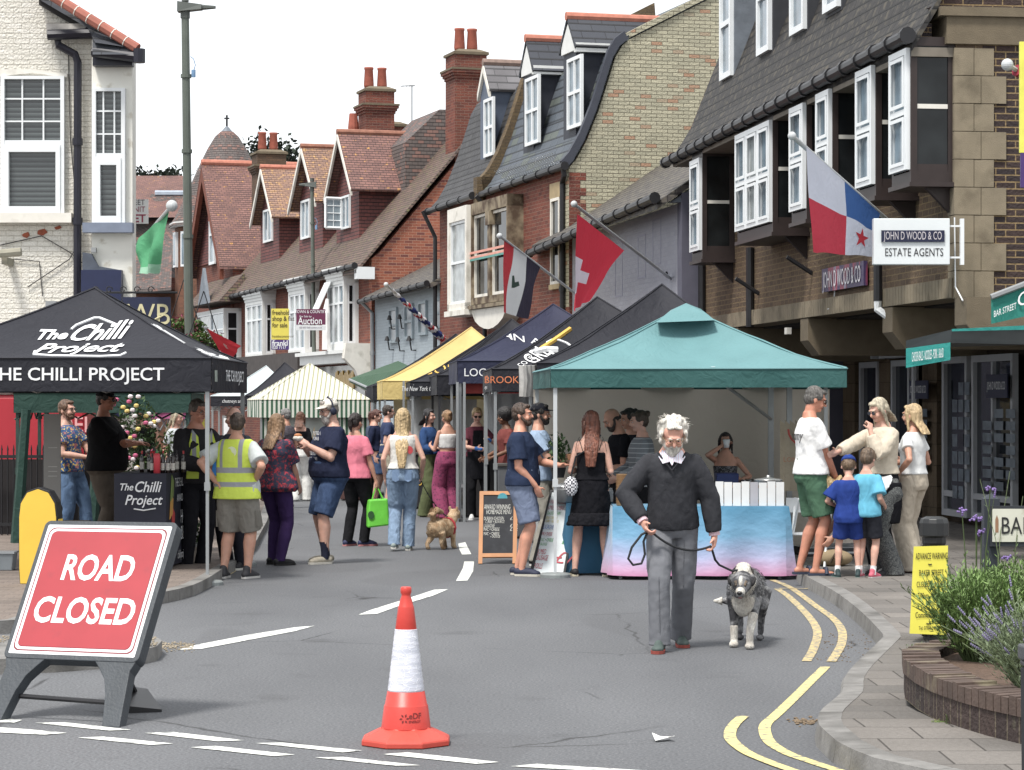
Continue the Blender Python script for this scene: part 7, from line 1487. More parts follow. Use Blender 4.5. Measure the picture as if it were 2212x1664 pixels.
    if top:
        kind,col=top[0],top[1]; o=top[2] if len(top)>2 else {}
        q=mb(); e=o.get('ease',.016); zl=o.get('low',.93); 
        if kind in ('tee','jumper','tank','vest'):
            q.sec(torso(e,zl,o.get('hi',1.46 if kind!='tank' else 1.40),o.get('flare',.008),eb=(bottom[2] if len(bottom)>2 else {}).get('ease',.016) if bottom else 0))
            if kind in ('tee','jumper'):
                f=o.get('sleeve',.62 if kind=='tee' else 1.93)
                for s in (-1,1):
                    sh,el,w=arms[s]; ab=armb*(1+(build-1)*.6)*(1 if not fem else .84); r1=.052*ab+e
                    pts=[sh+V((-s*.04,0,.0)),sh+V((s*.0,0,0)),sh.lerp(el,.3)]; rr_=[.044*ab+e*.3,.048*ab+e*.6,.050*ab+e]
                    if f<=1: pts.append(sh.lerp(el,f)); rr_.append(.05*ab+e*1.3+o.get('cuff',.004))
                    else: pts+=[sh.lerp(el,.75),el,el.lerp(w,.45),el.lerp(w,f-1)]; rr_+=[.049*ab+e,.047*ab+e,.044*ab+e,.034*ab+e*.8]
                    q.tube(pts,rr_,14); q.ell(sh,(.048*ab+e*.55,)*3)
            if bust:
                for s in (-1,1): q.ell(S(s*.065,-.085,1.27),(.068,.05,.062),T)
        q.build({'tee':'t_shirt','jumper':'jumper','tank':'top','vest':'vest'}[kind],mt(col),t,vox=vox,sm=o.get('sm',4),disp=o.get('disp',.018),dsc=.075)
    # ---- hair
    if hair:
        kind,col=hair[0],hair[1]; hm=hairm(col); q=mb(); o=hair[2] if len(hair)>2 else {}
        def bx_(x,y,z,r): q.ell(h(x,y,z),tuple(v*hs for v in r),HT,14,9)
        if kind in ('short','long','bob','pony','bun','afro'):
            bx_(0,.024,1.672,(.081,.090,.083)); bx_(0,.045,1.63,(.074,.068,.075))
            for s in (-1,1): bx_(s*.066,.0,1.66,(.018,.05,.04))
            bx_(0,-.045,1.712,(.05,.04,.024))
        if kind in ('long','bob'):
            L_=o.get('len',.42 if kind=='long' else .16); w_=o.get('w',.085); z0_=1.66; n=7; rows=[]
            back=S(0,.125 if kind=='long' else .07,1.40)
            for i in range(n+1):
                f=i/n; zt=z0_-L_*f
                if f<.35: c=h(0,.05,1.66-L_*f)
                else:
                    g=(f-.35)/.65; c0=h(0,.05,1.66-L_*.35); tgt=S(0,.150*bw**.5+.008,1.66-L_); yy=c0.lerp(tgt,g); c=yy+(T@V((0,1,0)))*(.055*math.sin(math.pi*min(1,g**.6)))*(1 if L_>.45 else .3)
                rows.append((c,w_*(1.0 if f<.6 else 1.0-(f-.6)*o.get('taper',.9)),(.055 if f<.4 else .034*(1-.4*(f-.4))),HT if f<.35 else T))
            q.sec(rows)
            if o.get('front',1):
                for s in (-1,1): q.tube([h(s*.06,-.02,1.70),h(s*.082,-.015,1.63),h(s*.08,.0,1.56),S(s*.09,.0,1.44-.0*L_)],[.018,.02,.02,.012],8)
        if kind=='pony': q.tube([h(0,.1,1.67),h(0,.14,1.66),h(0,.135,1.58),h(0,.11,1.50)],[.025,.03,.03,.012],8)
        if kind=='bun': bx_(0,.11,1.70,(.035,.03,.035))
        if kind=='afro': bx_(0,.03,1.68,(.13,.13,.12))
        if kind=='wild':
            rnd=random.Random(5)
            bx_(0,.035,1.675,(.082,.085,.085)); 
            for i in range(46):
                a=rnd.uniform(.0,math.pi); el_=rnd.uniform(-.5,.95); r_=rnd.uniform(.012,.026); d_=V((math.cos(a)*math.cos(el_)*.092,math.sin(a)*math.cos(el_)*.098-.012,math.sin(el_)*.085)); q.ell(h(d_.x,.03+d_.y,1.665+d_.z),(r_,r_,r_*1.3),HT,8,6)
            for s in (-1,1):
                for i in range(7): q.ell(h(s*(.083+.006*rnd.random()),-.03+.015*i,1.60+.016*((i*3)%5)),(.018,.02,.026),HT,8,6)
            for i in range(5): bx_(-.04+.02*i,-.05-.004*(i%2),1.726-.004*abs(i-2),(.018,.02,.014))
        if kind=='fringe':
            for s in (-1,1): bx_(s*.07,.02,1.625,(.014,.045,.03))
            bx_(0,.075,1.62,(.06,.03,.035))
        q.build('hair',hm,t,vox=.0085,sm=2,disp=o.get('disp',.016),dsc=.02)
        if o.get('wisps'):
            q=mb(); rnd=random.Random(3)
            for i in range(o['wisps']):
                a=rnd.uniform(-.3,math.pi+.3); p0=h(math.cos(a)*.08,.03+math.sin(a)*.085,rnd.uniform(1.58,1.74)); d_=HT@V((math.cos(a),math.sin(a)+.1,rnd.uniform(-.2,.9))).normalized(); cv=V((rnd.gauss(0,.012),rnd.gauss(0,.012),-.012)); q.tube([p0,p0+d_*.018,p0+d_*.032+cv],[.0018,.0014,.0006],4)
            q.build('loose_strands',hm,t)
    if beard:
        q=mb(); z_=beard[1]; 
        q.ell(h(0,-.052,1.552-z_*.5),(.05,.042,.034+z_),HT); q.ell(h(0,-.085,1.583),(.032,.014,.009),HT,10,6)
        for s in (-1,1): q.tube([h(s*.066,-.005,1.62),h(s*.062,-.02,1.585),h(s*.045,-.045,1.555)],[.012,.017,.02],8)
        q.build('beard',hairm(beard[0]),t,vox=.0075,sm=2,disp=.01,dsc=.02)
    if glasses:
        q=mb()
        for s in (-1,1):
            c=(s*.031,-.098,1.631); n_=12; q.tube([h(c[0]+.024*math.cos(i/n_*6.2832),c[1]+.006*abs(math.cos(i/n_*6.28)),c[2]+.017*math.sin(i/n_*6.2832)) for i in range(n_+1)],.0022,5); q.tube([h(s*.054,-.094,1.636),h(s*.078,-.04,1.636),h(s*.08,.02,1.628)],.002,5)
            if glasses[1]: q.prism([h(c[0]+.023*math.cos(i/10*6.2832),c[1]+.002,c[2]+.017*math.sin(i/10*6.2832)) for i in range(10)],HT@V((0,-.002,0)))
        q.tube([h(-.008,-.1,1.635),h(.008,-.1,1.635)],.002,5); q.build('sunglasses' if glasses[1] else 'glasses',M(glasses[0],.2,spec=.8),t)
    return J
def part(J,name,mat,fn,smooth=False,vox=None,**k):
    q=J['mb'](); fn(q); return q.build(name,mat,J['t'],smooth=smooth,vox=vox,**k)
def cap(J,col,back=False,brim=True):
    h,HT=J['h'],J['HT']; q=J['mb'](); rings=[]
    for i in range(6):
        a=i/5*math.pi/2; rings.append([h(math.cos(th)*.084*math.cos(a*.97),.018+math.sin(th)*.10*math.cos(a*.97),1.668+.085*math.sin(a)) for th in [k*math.pi/10 for k in range(20)]])
    q.loft(rings); o=q.build('cap',cloth(col),J['t'],smooth=True)
    q=J['mb'](); s=1 if back else -1; top=[h(.07*x,.018+s*(.085+.085*math.sqrt(max(0,1-x*x))),1.672-.008*abs(x)) for x in (-1,-.8,-.5,0,.5,.8,1)]; inn=[h(.078*x,.018+s*(.05+.04*(1-x*x)),1.676) for x in (1,.5,0,-.5,-1)]
    q.prism(top+inn,HT@V((0,0,.006))); q.build('brim',cloth(col),o); return o
def held(name,label,cat,J,p,col=None): return thing(name,label,cat,J['w'](p),R(J['yaw']))
def Yg(py,z=0): return GY(py,z)
DEN=cloth((96,124,160),.25,.7,9,name='denim'); DEND=cloth((58,78,112),.25,.6,9,name='dark_denim'); GREYT=cloth((112,114,120),.05,.5,5); 
def lettering(J,lines,mat,name='lettering',face=-1,off=.0):
    """writing printed on the front (-1) or back (+1) of a top; lines: (text, x, z, size)"""
    q=J['mb'](); S=J['S']
    for s,x,z,sz,dy,sh in lines:
        q.text(s,(0,0,0),(1,0,0),(0,0,1),sz,shear=sh,bold=.01,curve=lambda a,b_:S((x+a)*(-face)*-1 if face<0 else -(x+a),face*(dy-.35*(x+a)**2*2),z+b_))
    return q.build(name,mat,J['t'],fix=False)
# --- old man with the dog
Y=Yg(1402)
J=person('old man with white hair and beard in charcoal jumper walking a dog',1452,Y,1.74,yaw=-4,vox=.009,skin=(222,164,142),hair=('wild',(226,220,208),{'disp':.008,'wisps':150}),
 top=('jumper',cloth((54,55,60),.1,.35,14),{'ease':.026,'low':.90,'disp':.03,'flare':.004}),bottom=('trousers',GREYT,{'ease':.014,'hem':.078,'knee':.078,'disp':.03,'belt':(60,52,44)}),shoes=((72,86,82),(150,62,50)),
 hand={-1:(-.205,-.22,.92),1:(.30,-.03,.82)},ehint={-1:(-1,.1,-.1),1:(.9,.5,0)},hdir={-1:(.35,-.45,-.75),1:(-.05,-.1,-1)},hcurl={-1:.95,1:.95},feet={-1:(-.085,-.24,0,-6),1:(.06,.22,.0,8)},lean=9,crouch=.03,head=(8,26),headpitch0=.025,build=.95,belly=.03,armb=1.05,beard=((232,226,214),.034),glasses=((150,120,80),False),hs=1.02)
S=J['S']; h=J['h']
SHIRT=stripem((214,222,236),(206,150,160),.012,axis=0,duty=.75,name='striped_shirt',bp=.2)
def col_(q):
    for s in (-1,1): q.prism([S(s*.012,-.135,1.40),S(s*.03,-.12,1.44),S(s*.07,-.08,1.475),S(s*.095,-.085,1.425),S(s*.065,-.14,1.385)],S(0,-.006,1.5)-S(0,0,1.5))
    q.sec([(S(0,0,1.41),.085,.082,None),(S(0,0,1.455),.066,.064,None)]); q.prism([S(-.05,-.07,1.45),S(.05,-.07,1.45),S(.0,-.136,1.37)],V((0,-.02,.0)))
part(J,'shirt',SHIRT,col_)
def trim(q):
    for s in (-1,1): q.tube([S(s*.098,-.078,1.452),S(s*.05,-.132,1.395),S(.0,-.153,1.335)],.008,6)
part(J,'jumper_neckband',cloth((44,45,50)),trim)
part(J,'cuffs',M((214,180,190),.8),lambda q:[q.tube([J['arms'][s][1].lerp(J['arms'][s][2],.9),J['arms'][s][2]+(J['arms'][s][2]-J['arms'][s][1])*.03],.04,12) for s in (-1,1)])
for s in (-1,1):
    hp,kn,ak=J['legs'][s][:3]; part(J,'trouser_crease',cloth((102,104,110)),lambda q:q.tube([hp.lerp(kn,.25)+V((0,-.098,0)),hp.lerp(kn,.5)+V((0,-.094,0)),kn+V((0,-.081,0)),ak+V((0,-.08,.06))],.0025,5))
OLD=J; hl,hr=J['w'](J['hand-1']),J['w'](J['hand1'])
# --- dogs
def dogm(c1,c2,sc,th,name='dog_fur'):
    m,t,b=nt(name); f=noisef(t,90,4,st=(1,1,.4)); g=ramp(t,noisef(t,sc,3),*th); col=mixc(t,g,lin(c1),lin(c2)); col=mixc(t,ramp(t,f,.35,.65),mixc(t,.25,col,(.01,.01,.01)),col); setc(t,b,col); b.inputs['Roughness'].default_value=.9; bump(t,b,f,.8,.02); return m
def fur(J_,srcfn,mat,n,L_,M_,par,sd=1,name='fur'):
    rnd=random.Random(sd); q=MB()
    for i in range(n):
        p,d=srcfn(rnd); d=d.normalized(); u=d.cross(V((rnd.random()-.5,rnd.random()-.5,rnd.random()-.5))).normalized()*.002; e=p+d*L_*.7*rnd.uniform(.6,1.2); q.add([p-u,p+u,e],[(0,1,2)])
    return q.build(name,mat,par,fix=False)
def ellfur(cs):
    def f(r):
        c,rad,dr=r.choice(cs); a,b_=r.uniform(0,6.283),math.asin(r.uniform(-1,1)); n=V((math.cos(a)*math.cos(b_),math.sin(a)*math.cos(b_),math.sin(b_))); return V(c)+V((n.x*rad[0],n.y*rad[1],n.z*rad[2])),n*.55+V(dr)
    return f
# collie type: faces the camera, local -Y
def dogwarp(p):
    w=min(1,max(0,(-p.y-.06)/.12))*min(1,max(0,(p.z-.3)/.12)); return V((p.x,p.y-.02*w,p.z-.075*w))
MB.WARP=dogwarp
GRF=dogm((150,150,152),(66,66,70),13,(.42,.56)); WHF=dogm((228,224,214),(206,198,186),10,(.4,.6),'white_fur'); TANF=dogm((150,130,104),(96,84,72),20,(.4,.6),'tan_fur'); BLF=dogm((40,38,40),(60,58,60),12,(.4,.6),'black_fur')
dY=Yg(1398); dp=V(((1607-CX)*dY/FP,dY,0)); dg=thing('dog','grey merle and white collie dog walking on a lead towards the camera','dog',dp,R(-10))
b=MB()
b.sec([(V((0,.62,.40)),.06,.07,None)]*1+[(V((0,.62,.401)),.061,.07,None)]) if 0 else None
RX=Matrix.Rotation(R(90),3,'X')
b.ell((0,.12,.405),(.118,.17,.15)); b.ell((0,.30,.41),(.112,.20,.135)); b.ell((.0,.50,.41),(.108,.16,.13)); b.ell((0,.0,.40),(.10,.12,.13)); b.ell((-.02,-.05,.46),(.08,.10,.10)); b.capsule((0,0,.45),(0,-.14,.53),.085,.075)
b.ell((0,-.19,.545),(.074,.078,.068)); b.capsule((0,-.22,.525),(0,-.325,.482),.043,.026); b.ell((0,-.23,.50),(.045,.06,.035)); b.capsule((0,-.22,.49),(0,-.29,.462),.028,.018)
for s in (-1,1): b.ell((s*.068,-.165,.575),(.024,.018,.034),Matrix.Rotation(R(35*s),3,'Y'))
fr={-1:(-.07,-.03,.0),1:(.055,-.16,.0)}
for s in (-1,1):
    f=fr[s]; b.tube([(s*.075,.02,.36),(s*.072,-.0+f[1]*.3,.24),(f[0],f[1]+.015,.12),(f[0],f[1]+.01,.05)],[.058,.036,.026,.024],10); b.ell((f[0],f[1]-.015,.022),(.034,.045,.024))
    b.tube([(s*.085,.52,.38),(s*.088,.46,.26),(s*.08,.60,.16),(s*.075,.57,.05)],[.085,.055,.028,.024],10); b.ell((s*.075,.54,.022),(.032,.045,.022))
b.tube([(0,.62,.42),(-.06,.72,.34),(-.16,.80,.27),(-.24,.80,.27)],[.04,.05,.045,.015],10)
bo=b.build('body',[GRF],dg,vox=.008,sm=2,disp=.008,dsc=.03)
def patch(name,mat,items,par=dg,vox=.007):
    q=MB(); [q.ell(*i) if len(i)<4 else q.tube(i[0],i[1],i[2]) for i in items]; return q.build(name,mat,par,vox=vox,sm=2)
patch('white_fur',WHF,[((0,-.275,.497),(.036,.08,.036)),((0,-.235,.565),(.02,.035,.05),Matrix.Rotation(R(-35),3,'X')),((0,-.06,.575),(.06,.07,.045)),((0,-.085,.50),(.088,.085,.088)),((0,-.03,.34),(.085,.115,.12)),([(-.07,-.028,.2),(-.07,-.024,.03)],[.030,.029],10),1][:5])
q=MB(); q.tube([(.072,-.05,.24),(.055,-.148,.12),(.055,-.15,.03)],[.039,.0285,.027],10); q.ell((.055,-.175,.023),(.036,.047,.0255)); q.tube([(-.07,-.02,.16),(-.07,-.02,.03)],[.03,.027],10); q.ell((-.07,-.045,.023),(.036,.047,.0255)); q.tube([(-.23,.80,.27),(-.30,.79,.27)],[.035,.008],8); q.build('white_leg_fur',WHF,dg,vox=.007,sm=2)
q=MB(); q.tube([(.0,.63,.42),(-.06,.73,.335),(-.16,.81,.265)],[.05,.06,.05],10); q.build('tail_fur',BLF,dg,vox=.008,sm=1,disp=.02,dsc=.02)
q=MB(); q.ell((0,-.358,.492),(.02,.015,.015),None,10,6); q.build('nose',M((20,18,20),.3),dg); q=MB(); [q.ell((s*.036,-.254,.549),(.012,.009,.011),None,8,5) for s in (-1,1)]; q.build('eyes',M((24,18,16),.15,spec=.8),dg); q=MB(); q.ell((0,-.305,.458),(.014,.03,.006),None,8,5); q.build('tongue',M((206,110,110),.5),dg)
q=MB(); [q.ell((s*.082,-.165,.552),(.017,.026,.036),Matrix.Rotation(R(25*s),3,'Y')) for s in (-1,1)]; q.build('ears',BLF,dg,vox=.007,sm=2)
q=MB(); [q.tube([(s*.03,-.262,.535),(s*.034,-.235,.57)],[.012,.018],8) for s in (-1,1)]; q.build('eye_patches',TANF,dg,vox=.006)
fur(None,ellfur([((0,.12,.40),(.13,.17,.16),(0,.6,-.3)),((0,.30,.405),(.12,.2,.15),(0,.7,-.3)),((0,.5,.4),(.12,.16,.145),(0,.7,-.4))]),GRF,6000,.03,None,dg,1)
fur(None,ellfur([((0,-.03,.36),(.08,.11,.12),(0,-.1,-.7)),((0,-.085,.5),(.085,.08,.085),(0,.2,-.5))]),WHF,3000,.03,None,dg,2)
fur(None,ellfur([((-.1,.76,.32),(.07,.06,.06),(-.5,0,-.6))]),BLF,1200,.05,None,dg,3)
MB.WARP=None
dcol=dp+Matrix.Rotation(R(-10),3,'Z')@V((.01,-.09,.565))
m=MB(off=dcol); lt=thing('dog_lead','long dark rope lead held in both of the old man\'s hands down to the collie','dog lead',dcol)
def sagl(a,c,sag,n=10): return [a.lerp(c,i/n)+V((0,0,-sag*4*(i/n)*(1-i/n))) for i in range(n+1)]
a_=hl; loop=[a_,a_+V((-.06,-.02,-.03)),a_+V((-.13,-.03,-.12)),a_+V((-.155,-.03,-.2)),a_+V((-.12,-.02,-.245)),a_+V((-.06,-.01,-.235)),a_+V((-.035,0,-.17)),a_+V((-.045,0,-.08)),a_+V((-.02,0,-.02))]
m.tube(loop,.009,8); m.tube([hl]+sagl(hl,hr,.075,12)[1:],.0085,8); mid=hr.lerp(dcol,.5)+V((-.06,0,-.05)); m.tube([hr,hr.lerp(mid,.5)+V((-.0,0,-.03)),mid,mid.lerp(dcol,.6)+V((-.02,0,-.02)),dcol],.0085,8); m.ell(dcol,(.02,.02,.02)); m.build('rope',M((38,40,44),.8,.2,60),lt)
q=MB(); q.tube([(math.cos(i*.5236)*.078,-.085+.02*math.sin(i*.5236),.525+math.sin(i*.5236)*.078) for i in range(13)],.008,6); q.build('collar',M((50,44,44),.7),dg)
# small ginger dog walking away
dY=Yg(1186); dp=V(((964-CX)*dY/FP,dY,0)); d2=thing('dog','small fluffy ginger dog with curled tail walking away on a lead','dog',dp,R(150)); d2.scale=(1.3,1.3,1.3); GIN=dogm((214,184,146),(176,140,100),16,(.4,.6),'ginger_fur')
b=MB(); b.ell((0,.02,.2),(.085,.11,.085)); b.ell((0,.16,.205),(.095,.1,.09)); b.capsule((0,-.04,.23),(0,-.12,.30),.06,.055); b.ell((0,-.15,.32),(.058,.06,.052)); b.capsule((0,-.17,.31),(0,-.23,.295),.028,.018)
for s in (-1,1):
    b.ell((s*.04,-.13,.375),(.016,.01,.024)); b.tube([(s*.05,-.03,.17),(s*.05,-.04,.09),(s*.05,-.05,.02)],[.035,.024,.024],8); b.tube([(s*.06,.19,.17),(s*.062,.17,.11),(s*.06,.21+.03*s,.06),(s*.06,.2+.04*s,.02)],[.045,.035,.02,.02],8); b.ell((s*.06,.185+.04*s,.016),(.022,.03,.016)); b.ell((s*.05,-.065,.016),(.022,.03,.016))
b.tube([(0,.22,.27),(0,.25,.33),(-.02,.2,.37),(-.04,.13,.35)],[.03,.038,.036,.02],8); b.build('body',GIN,d2,vox=.008,sm=2,disp=.012,dsc=.03)
fur(None,ellfur([((0,.02,.2),(.085,.11,.085),(0,.3,-.4)),((0,.16,.205),(.095,.1,.09),(0,.3,-.5)),((0,.21,.34),(.04,.05,.05),(0,.2,.2))]),GIN,3000,.022,None,d2,4)
q=MB(); q.tube([(math.cos(i*.5236)*.088,-.02,.20+math.sin(i*.5236)*.09) for i in range(13)],.012,6); q.tube([(0,-.02,.29),(0,-.1,.25)],.012,6); q.build('harness',M((170,40,50),.6),d2)
dh=dp+Matrix.Rotation(R(150),3,'Z')@V((0,-.02,.3))*1.3
# --- woman with long blonde hair walking away
Y=Yg(1190)
J=person('woman with very long blonde hair and pale jeans walking away with a small dog',870,Y,1.72,yaw=178,fem=True,vox=.01,skin=SKP,hair=('long',(208,178,128),{'len':.66,'w':.082,'taper':1.3,'disp':.02}),
 top=('tank',cloth((222,220,214),.05,.6,9),{'low':.99,'hi':1.43,'ease':.024,'disp':.03}),bottom=('trousers',cloth((128,152,180),.22,.9,10,name='light_denim'),{'ease':.024,'hem':.075,'knee':.08,'disp':.035,'belt':(40,50,80)}),shoes=((150,164,160),(206,204,196)),
 hand={-1:(-.225,-.10,.93),1:(.215,-.03,.88)},feet={-1:(-.06,-.08,0,0),1:(.10,.10,.03,0)},ehint={-1:(-.4,.8,0),1:(.4,.8,0)})
part(J,'print',M((196,60,66),.7),lambda q:q.prism([J['S'](-.09+.045*math.cos(a*.52),.128,1.22+.05*math.sin(a*.52)) for a in range(10)],(0,.01,0)))
part(J,'patch_pockets',cloth((110,134,166)),lambda q:[q.prism([J['S'](s*.03,.128,.98),J['S'](s*.12,.122,.98),J['S'](s*.118,.125,.86),J['S'](s*.075,.137,.835),J['S'](s*.032,.135,.86)],(0,.008,0)) for s in (-1,1)])
hh=J['w'](J['hand-1']); m=MB(off=dh); l2=thing('dog_lead','short dark beaded lead running to the small ginger dog','dog lead',dh); pts=sagl(hh,dh,.06,14); m.tube(pts,.006,6); [m.ell(p,(.012,.012,.012),None,6,4) for p in pts[4:]]; m.build('rope',BLACKM,l2)
# --- man eating with headphones
Y=Yg(1217)
J=person('man in navy slogan t-shirt, denim shorts, white cap and headphones eating street food',716,Y,1.83,yaw=-62,vox=.01,skin=SKP,hair=('short',(150,140,130)),top=('tee',cloth((34,40,64),.12,.6,7),{'low':.90,'ease':.022,'disp':.03,'sleeve':.72,'cuff':.016}),
 bottom=('shorts',DEND,{'len':1.0,'hem':.108,'ease':.03,'disp':.03}),shoes=((156,148,132),(200,196,186),'low'),hand={-1:(-.09,-.29,1.24),1:(.09,-.29,1.23)},ehint={-1:(-1,.6,-.8),1:(1,.6,-.8)},hdir={-1:(.5,-.6,.5),1:(-.5,-.6,.5)},hcurl={-1:.7,1:.7},feet={-1:(-.13,0,0,-12),1:(.11,-.12,0,8)},head=(0,12),build=1.2,belly=.075,beard=((196,190,184),.03),glasses=((40,34,34),False),sock=((36,38,56),.35),legb=1.05)
cap(J,(222,216,204)); h=J['h']; part(J,'headphones',M((30,36,60),.5),lambda q:([q.ell(h(s*.09,.012,1.615),(.02,.036,.042),J['HT']) for s in (-1,1)],q.tube([h(-.095,.015,1.64),h(-.08,.02,1.72),h(0,.02,1.768),h(.08,.02,1.72),h(.095,.015,1.64)],.009,8)))
lettering(J,[('I GET UP',.02,1.36,.052,.165,0),('EARLY',.0,1.305,.05,.18,0),('TO GET',.0,1.15,.05,.215,0),('FRIENDLY',.0,1.095,.05,.22,0)],WTX)
fo=J['w']((0,-.38,1.31)); t=thing('food_parcel','paper wrapped street food held by the man in headphones','food',fo); m=MB(); m.ell((0,0,0),(.06,.05,.035)); m.build('wrapper',M((200,196,186),.7,.1,20,.5,30),t,vox=.01,disp=.02,dsc=.03); m=MB(); m.ell((0,0,.03),(.045,.035,.025)); m.build('filling',M((176,110,60),.7,.3,40),t)
# --- man in hi-vis vest, seen from behind
Y=Yg(1250); HV=stripem((206,226,60),(206,226,60),1,bp=.5); 
def hivis():
    m,t,b=nt('hi_vis_fabric'); sp=N(t,'ShaderNodeSeparateXYZ'); t.links.new(N(t,'ShaderNodeTexCoord').outputs['Object'],sp.inputs[0]); 
    def band(src,lo,hi):
        a=N(t,'ShaderNodeMath',operation='GREATER_THAN'); t.links.new(src,a.inputs[0]); a.inputs[1].default_value=lo; c=N(t,'ShaderNodeMath',operation='LESS_THAN'); t.links.new(src,c.inputs[0]); c.inputs[1].default_value=hi
        d=N(t,'ShaderNodeMath',operation='MULTIPLY'); t.links.new(a.outputs[0],d.inputs[0]); t.links.new(c.outputs[0],d.inputs[1]); return d.outputs[0]
    ab=N(t,'ShaderNodeMath',operation='ABSOLUTE'); t.links.new(sp.outputs[0],ab.inputs[0])
    up=band(ab.outputs[0],.085,.125); hi=N(t,'ShaderNodeMath',operation='GREATER_THAN'); t.links.new(sp.outputs[2],hi.inputs[0]); hi.inputs[1].default_value=1.12; u2=N(t,'ShaderNodeMath',operation='MULTIPLY'); t.links.new(up,u2.inputs[0]); t.links.new(hi.outputs[0],u2.inputs[1])
    a=N(t,'ShaderNodeMath',operation='ADD'); t.links.new(band(sp.outputs[2],1.07,1.125),a.inputs[0]); t.links.new(band(sp.outputs[2],.93,.98),a.inputs[1]); a2=N(t,'ShaderNodeMath',operation='MAXIMUM'); t.links.new(a.outputs[0],a2.inputs[0]); t.links.new(u2.outputs[0],a2.inputs[1])
    setc(t,b,mixc(t,a2.outputs[0],lin((204,224,40)),lin((150,152,158)))); b.inputs['Roughness'].default_value=.7; bump(t,b,noisef(t,8,3),.6,.03); return m
HVM=hivis()
def vestpart(J,z=.83,e=.085,hi=1.45):
    S=J['S']; sw_=.172
    def f(q):
        rows=[]
        for zz,rx,ry in ((z,.205,.15),(.90,.195,.145),(.97,.178,.135),(1.07,.165,.13),(1.2,.165,.13),(1.3,.16,.13),(1.38,.15,.115),(1.43,.125,.09),(1.45,.10,.075)): rows.append((S(0,.004,zz),rx*1.05+e*.6,ry*1.02+e*.5,None))
        q.sec(rows)
    return part(J,'hi_vis_vest',HVM,f,vox=.01,disp=.025,dsc=.08)
J=person('stocky man in yellow hi-vis vest and grey cargo shorts with hands on hips',512,Y,1.68,yaw=160,vox=.01,skin=SK,hair=('short',(74,58,46)),top=('tee',cloth((186,192,192)),{'low':.88,'ease':.024,'sleeve':.8,'cuff':.014,'disp':.03}),bottom=('shorts',cloth((134,130,122),.12,.8,8),{'len':1.0,'hem':.112,'ease':.032,'disp':.035}),
 shoes=((52,52,56),(196,194,190)),hand={-1:(-.20,-.02,1.02),1:(.20,.09,1.01)},ehint={-1:(-1,.5,.1),1:(1,.6,.1)},hdir={-1:(.55,.5,-.55),1:(-.8,.5,-.3)},feet={-1:(-.12,0,0,-10),1:(.13,.05,0,14)},build=1.18,belly=.03,head=(22,0),legb=1.08)
vestpart(J); part(J,'emblem',M((222,230,190),.6),lambda q:q.prism([J['S'](-.02+.055*math.cos(a*.5236),.165,1.32+.055*math.sin(a*.5236)) for a in range(12)],(0,.006,0)))
for s in (-1,1): hp,kn,ak=J['legs'][s][:3]; part(J,'cargo_pocket',cloth((122,118,110)),lambda q:q.hexa([hp.lerp(kn,f)+V((s*o,y_,0)) for f,y_ in ((.85,-.05),(.85,.07)) for o in (.1,.122)][::1]+[hp.lerp(kn,f)+V((s*o,y_,0)) for f,y_ in ((.5,-.05),(.5,.07)) for o in (.1,.122)]) if 0 else q.prism([hp.lerp(kn,.5)+V((s*.104,-.05,0)),hp.lerp(kn,.5)+V((s*.104,.07,0)),hp.lerp(kn,.9)+V((s*.104,.07,0)),hp.lerp(kn,.9)+V((s*.104,-.05,0))],(s*.018,0,0)))
# --- man with clipboard
J=person('older man in dark jacket and open hi-vis vest holding a blue clipboard',420,26.7,1.82,yaw=38,vox=.01,skin=(200,140,116),hair=('short',(110,100,92)),top=('jumper',cloth((44,42,46),.12,.6,8),{'low':.90,'ease':.034,'disp':.035}),bottom=('trousers',cloth((26,26,32),.12,.5,8),{'ease':.02,'hem':.08}),
 shoes=((24,24,26),(30,30,32)),hand={-1:(-.1,-.36,1.06),1:(.14,-.38,1.08)},ehint={-1:(-1,.3,-.6),1:(1,.3,-.6)},hdir={-1:(.4,-.9,.1),1:(-.3,-.9,.1)},hcurl={-1:.8,1:.8},head=(10,8),glasses=((60,54,50),False),build=1.08,lean=4)
part(J,'hi_vis_vest',HVM,lambda q:[q.prism([J['S'](s*.05,-.15,.95),J['S'](s*.05,-.155,1.2),J['S'](s*.06,-.13,1.36),J['S'](s*.11,-.10,1.43),J['S'](s*.15,-.12,1.3),J['S'](s*.17,-.12,.95)],(0,-.014,0)) for s in (-1,1)])
cb=J['w']((.03,-.47,1.12)); t=thing('clipboard','bright blue clipboard held by the man in the dark jacket','clipboard',cb,R(50)); m=MB(M=Matrix.Rotation(R(12),4,'X')); m.box(-.12,.12,-.004,.004,-.16,.16); m.build('board',M((20,130,214),.5),t); m=MB(M=Matrix.Rotation(R(12),4,'X')); m.box(-.03,.03,-.015,-.004,.13,.165); m.build('clip',GREYMET,t)
# --- woman in red floral tunic
FLOR=blotm((36,40,66),(176,40,58),17,(.28,.42),c3=(120,24,44),name='floral_cloth')
J=person('woman with long light brown hair in a red and navy floral tunic and purple leggings',596,Yg(1221),1.66,yaw=150,fem=True,vox=.01,hair=('long',(150,116,82),{'len':.34,'w':.095,'taper':.5}),top=('tee',FLOR,{'low':.84,'ease':.036,'sleeve':.75,'flare':.04,'disp':.03}),bottom=('trousers',cloth((58,38,84)),{'ease':.014,'hem':.055,'knee':.062}),
 shoes=((24,24,28),(30,30,30),'low'),hand={-1:(-.12,-.28,.90),1:(.26,-.05,.86)},feet={-1:(-.10,.06,0,-25),1:(.12,-.1,0,-10)},build=1.2,belly=.02,head=(15,8),armb=1.25,legb=1.0)
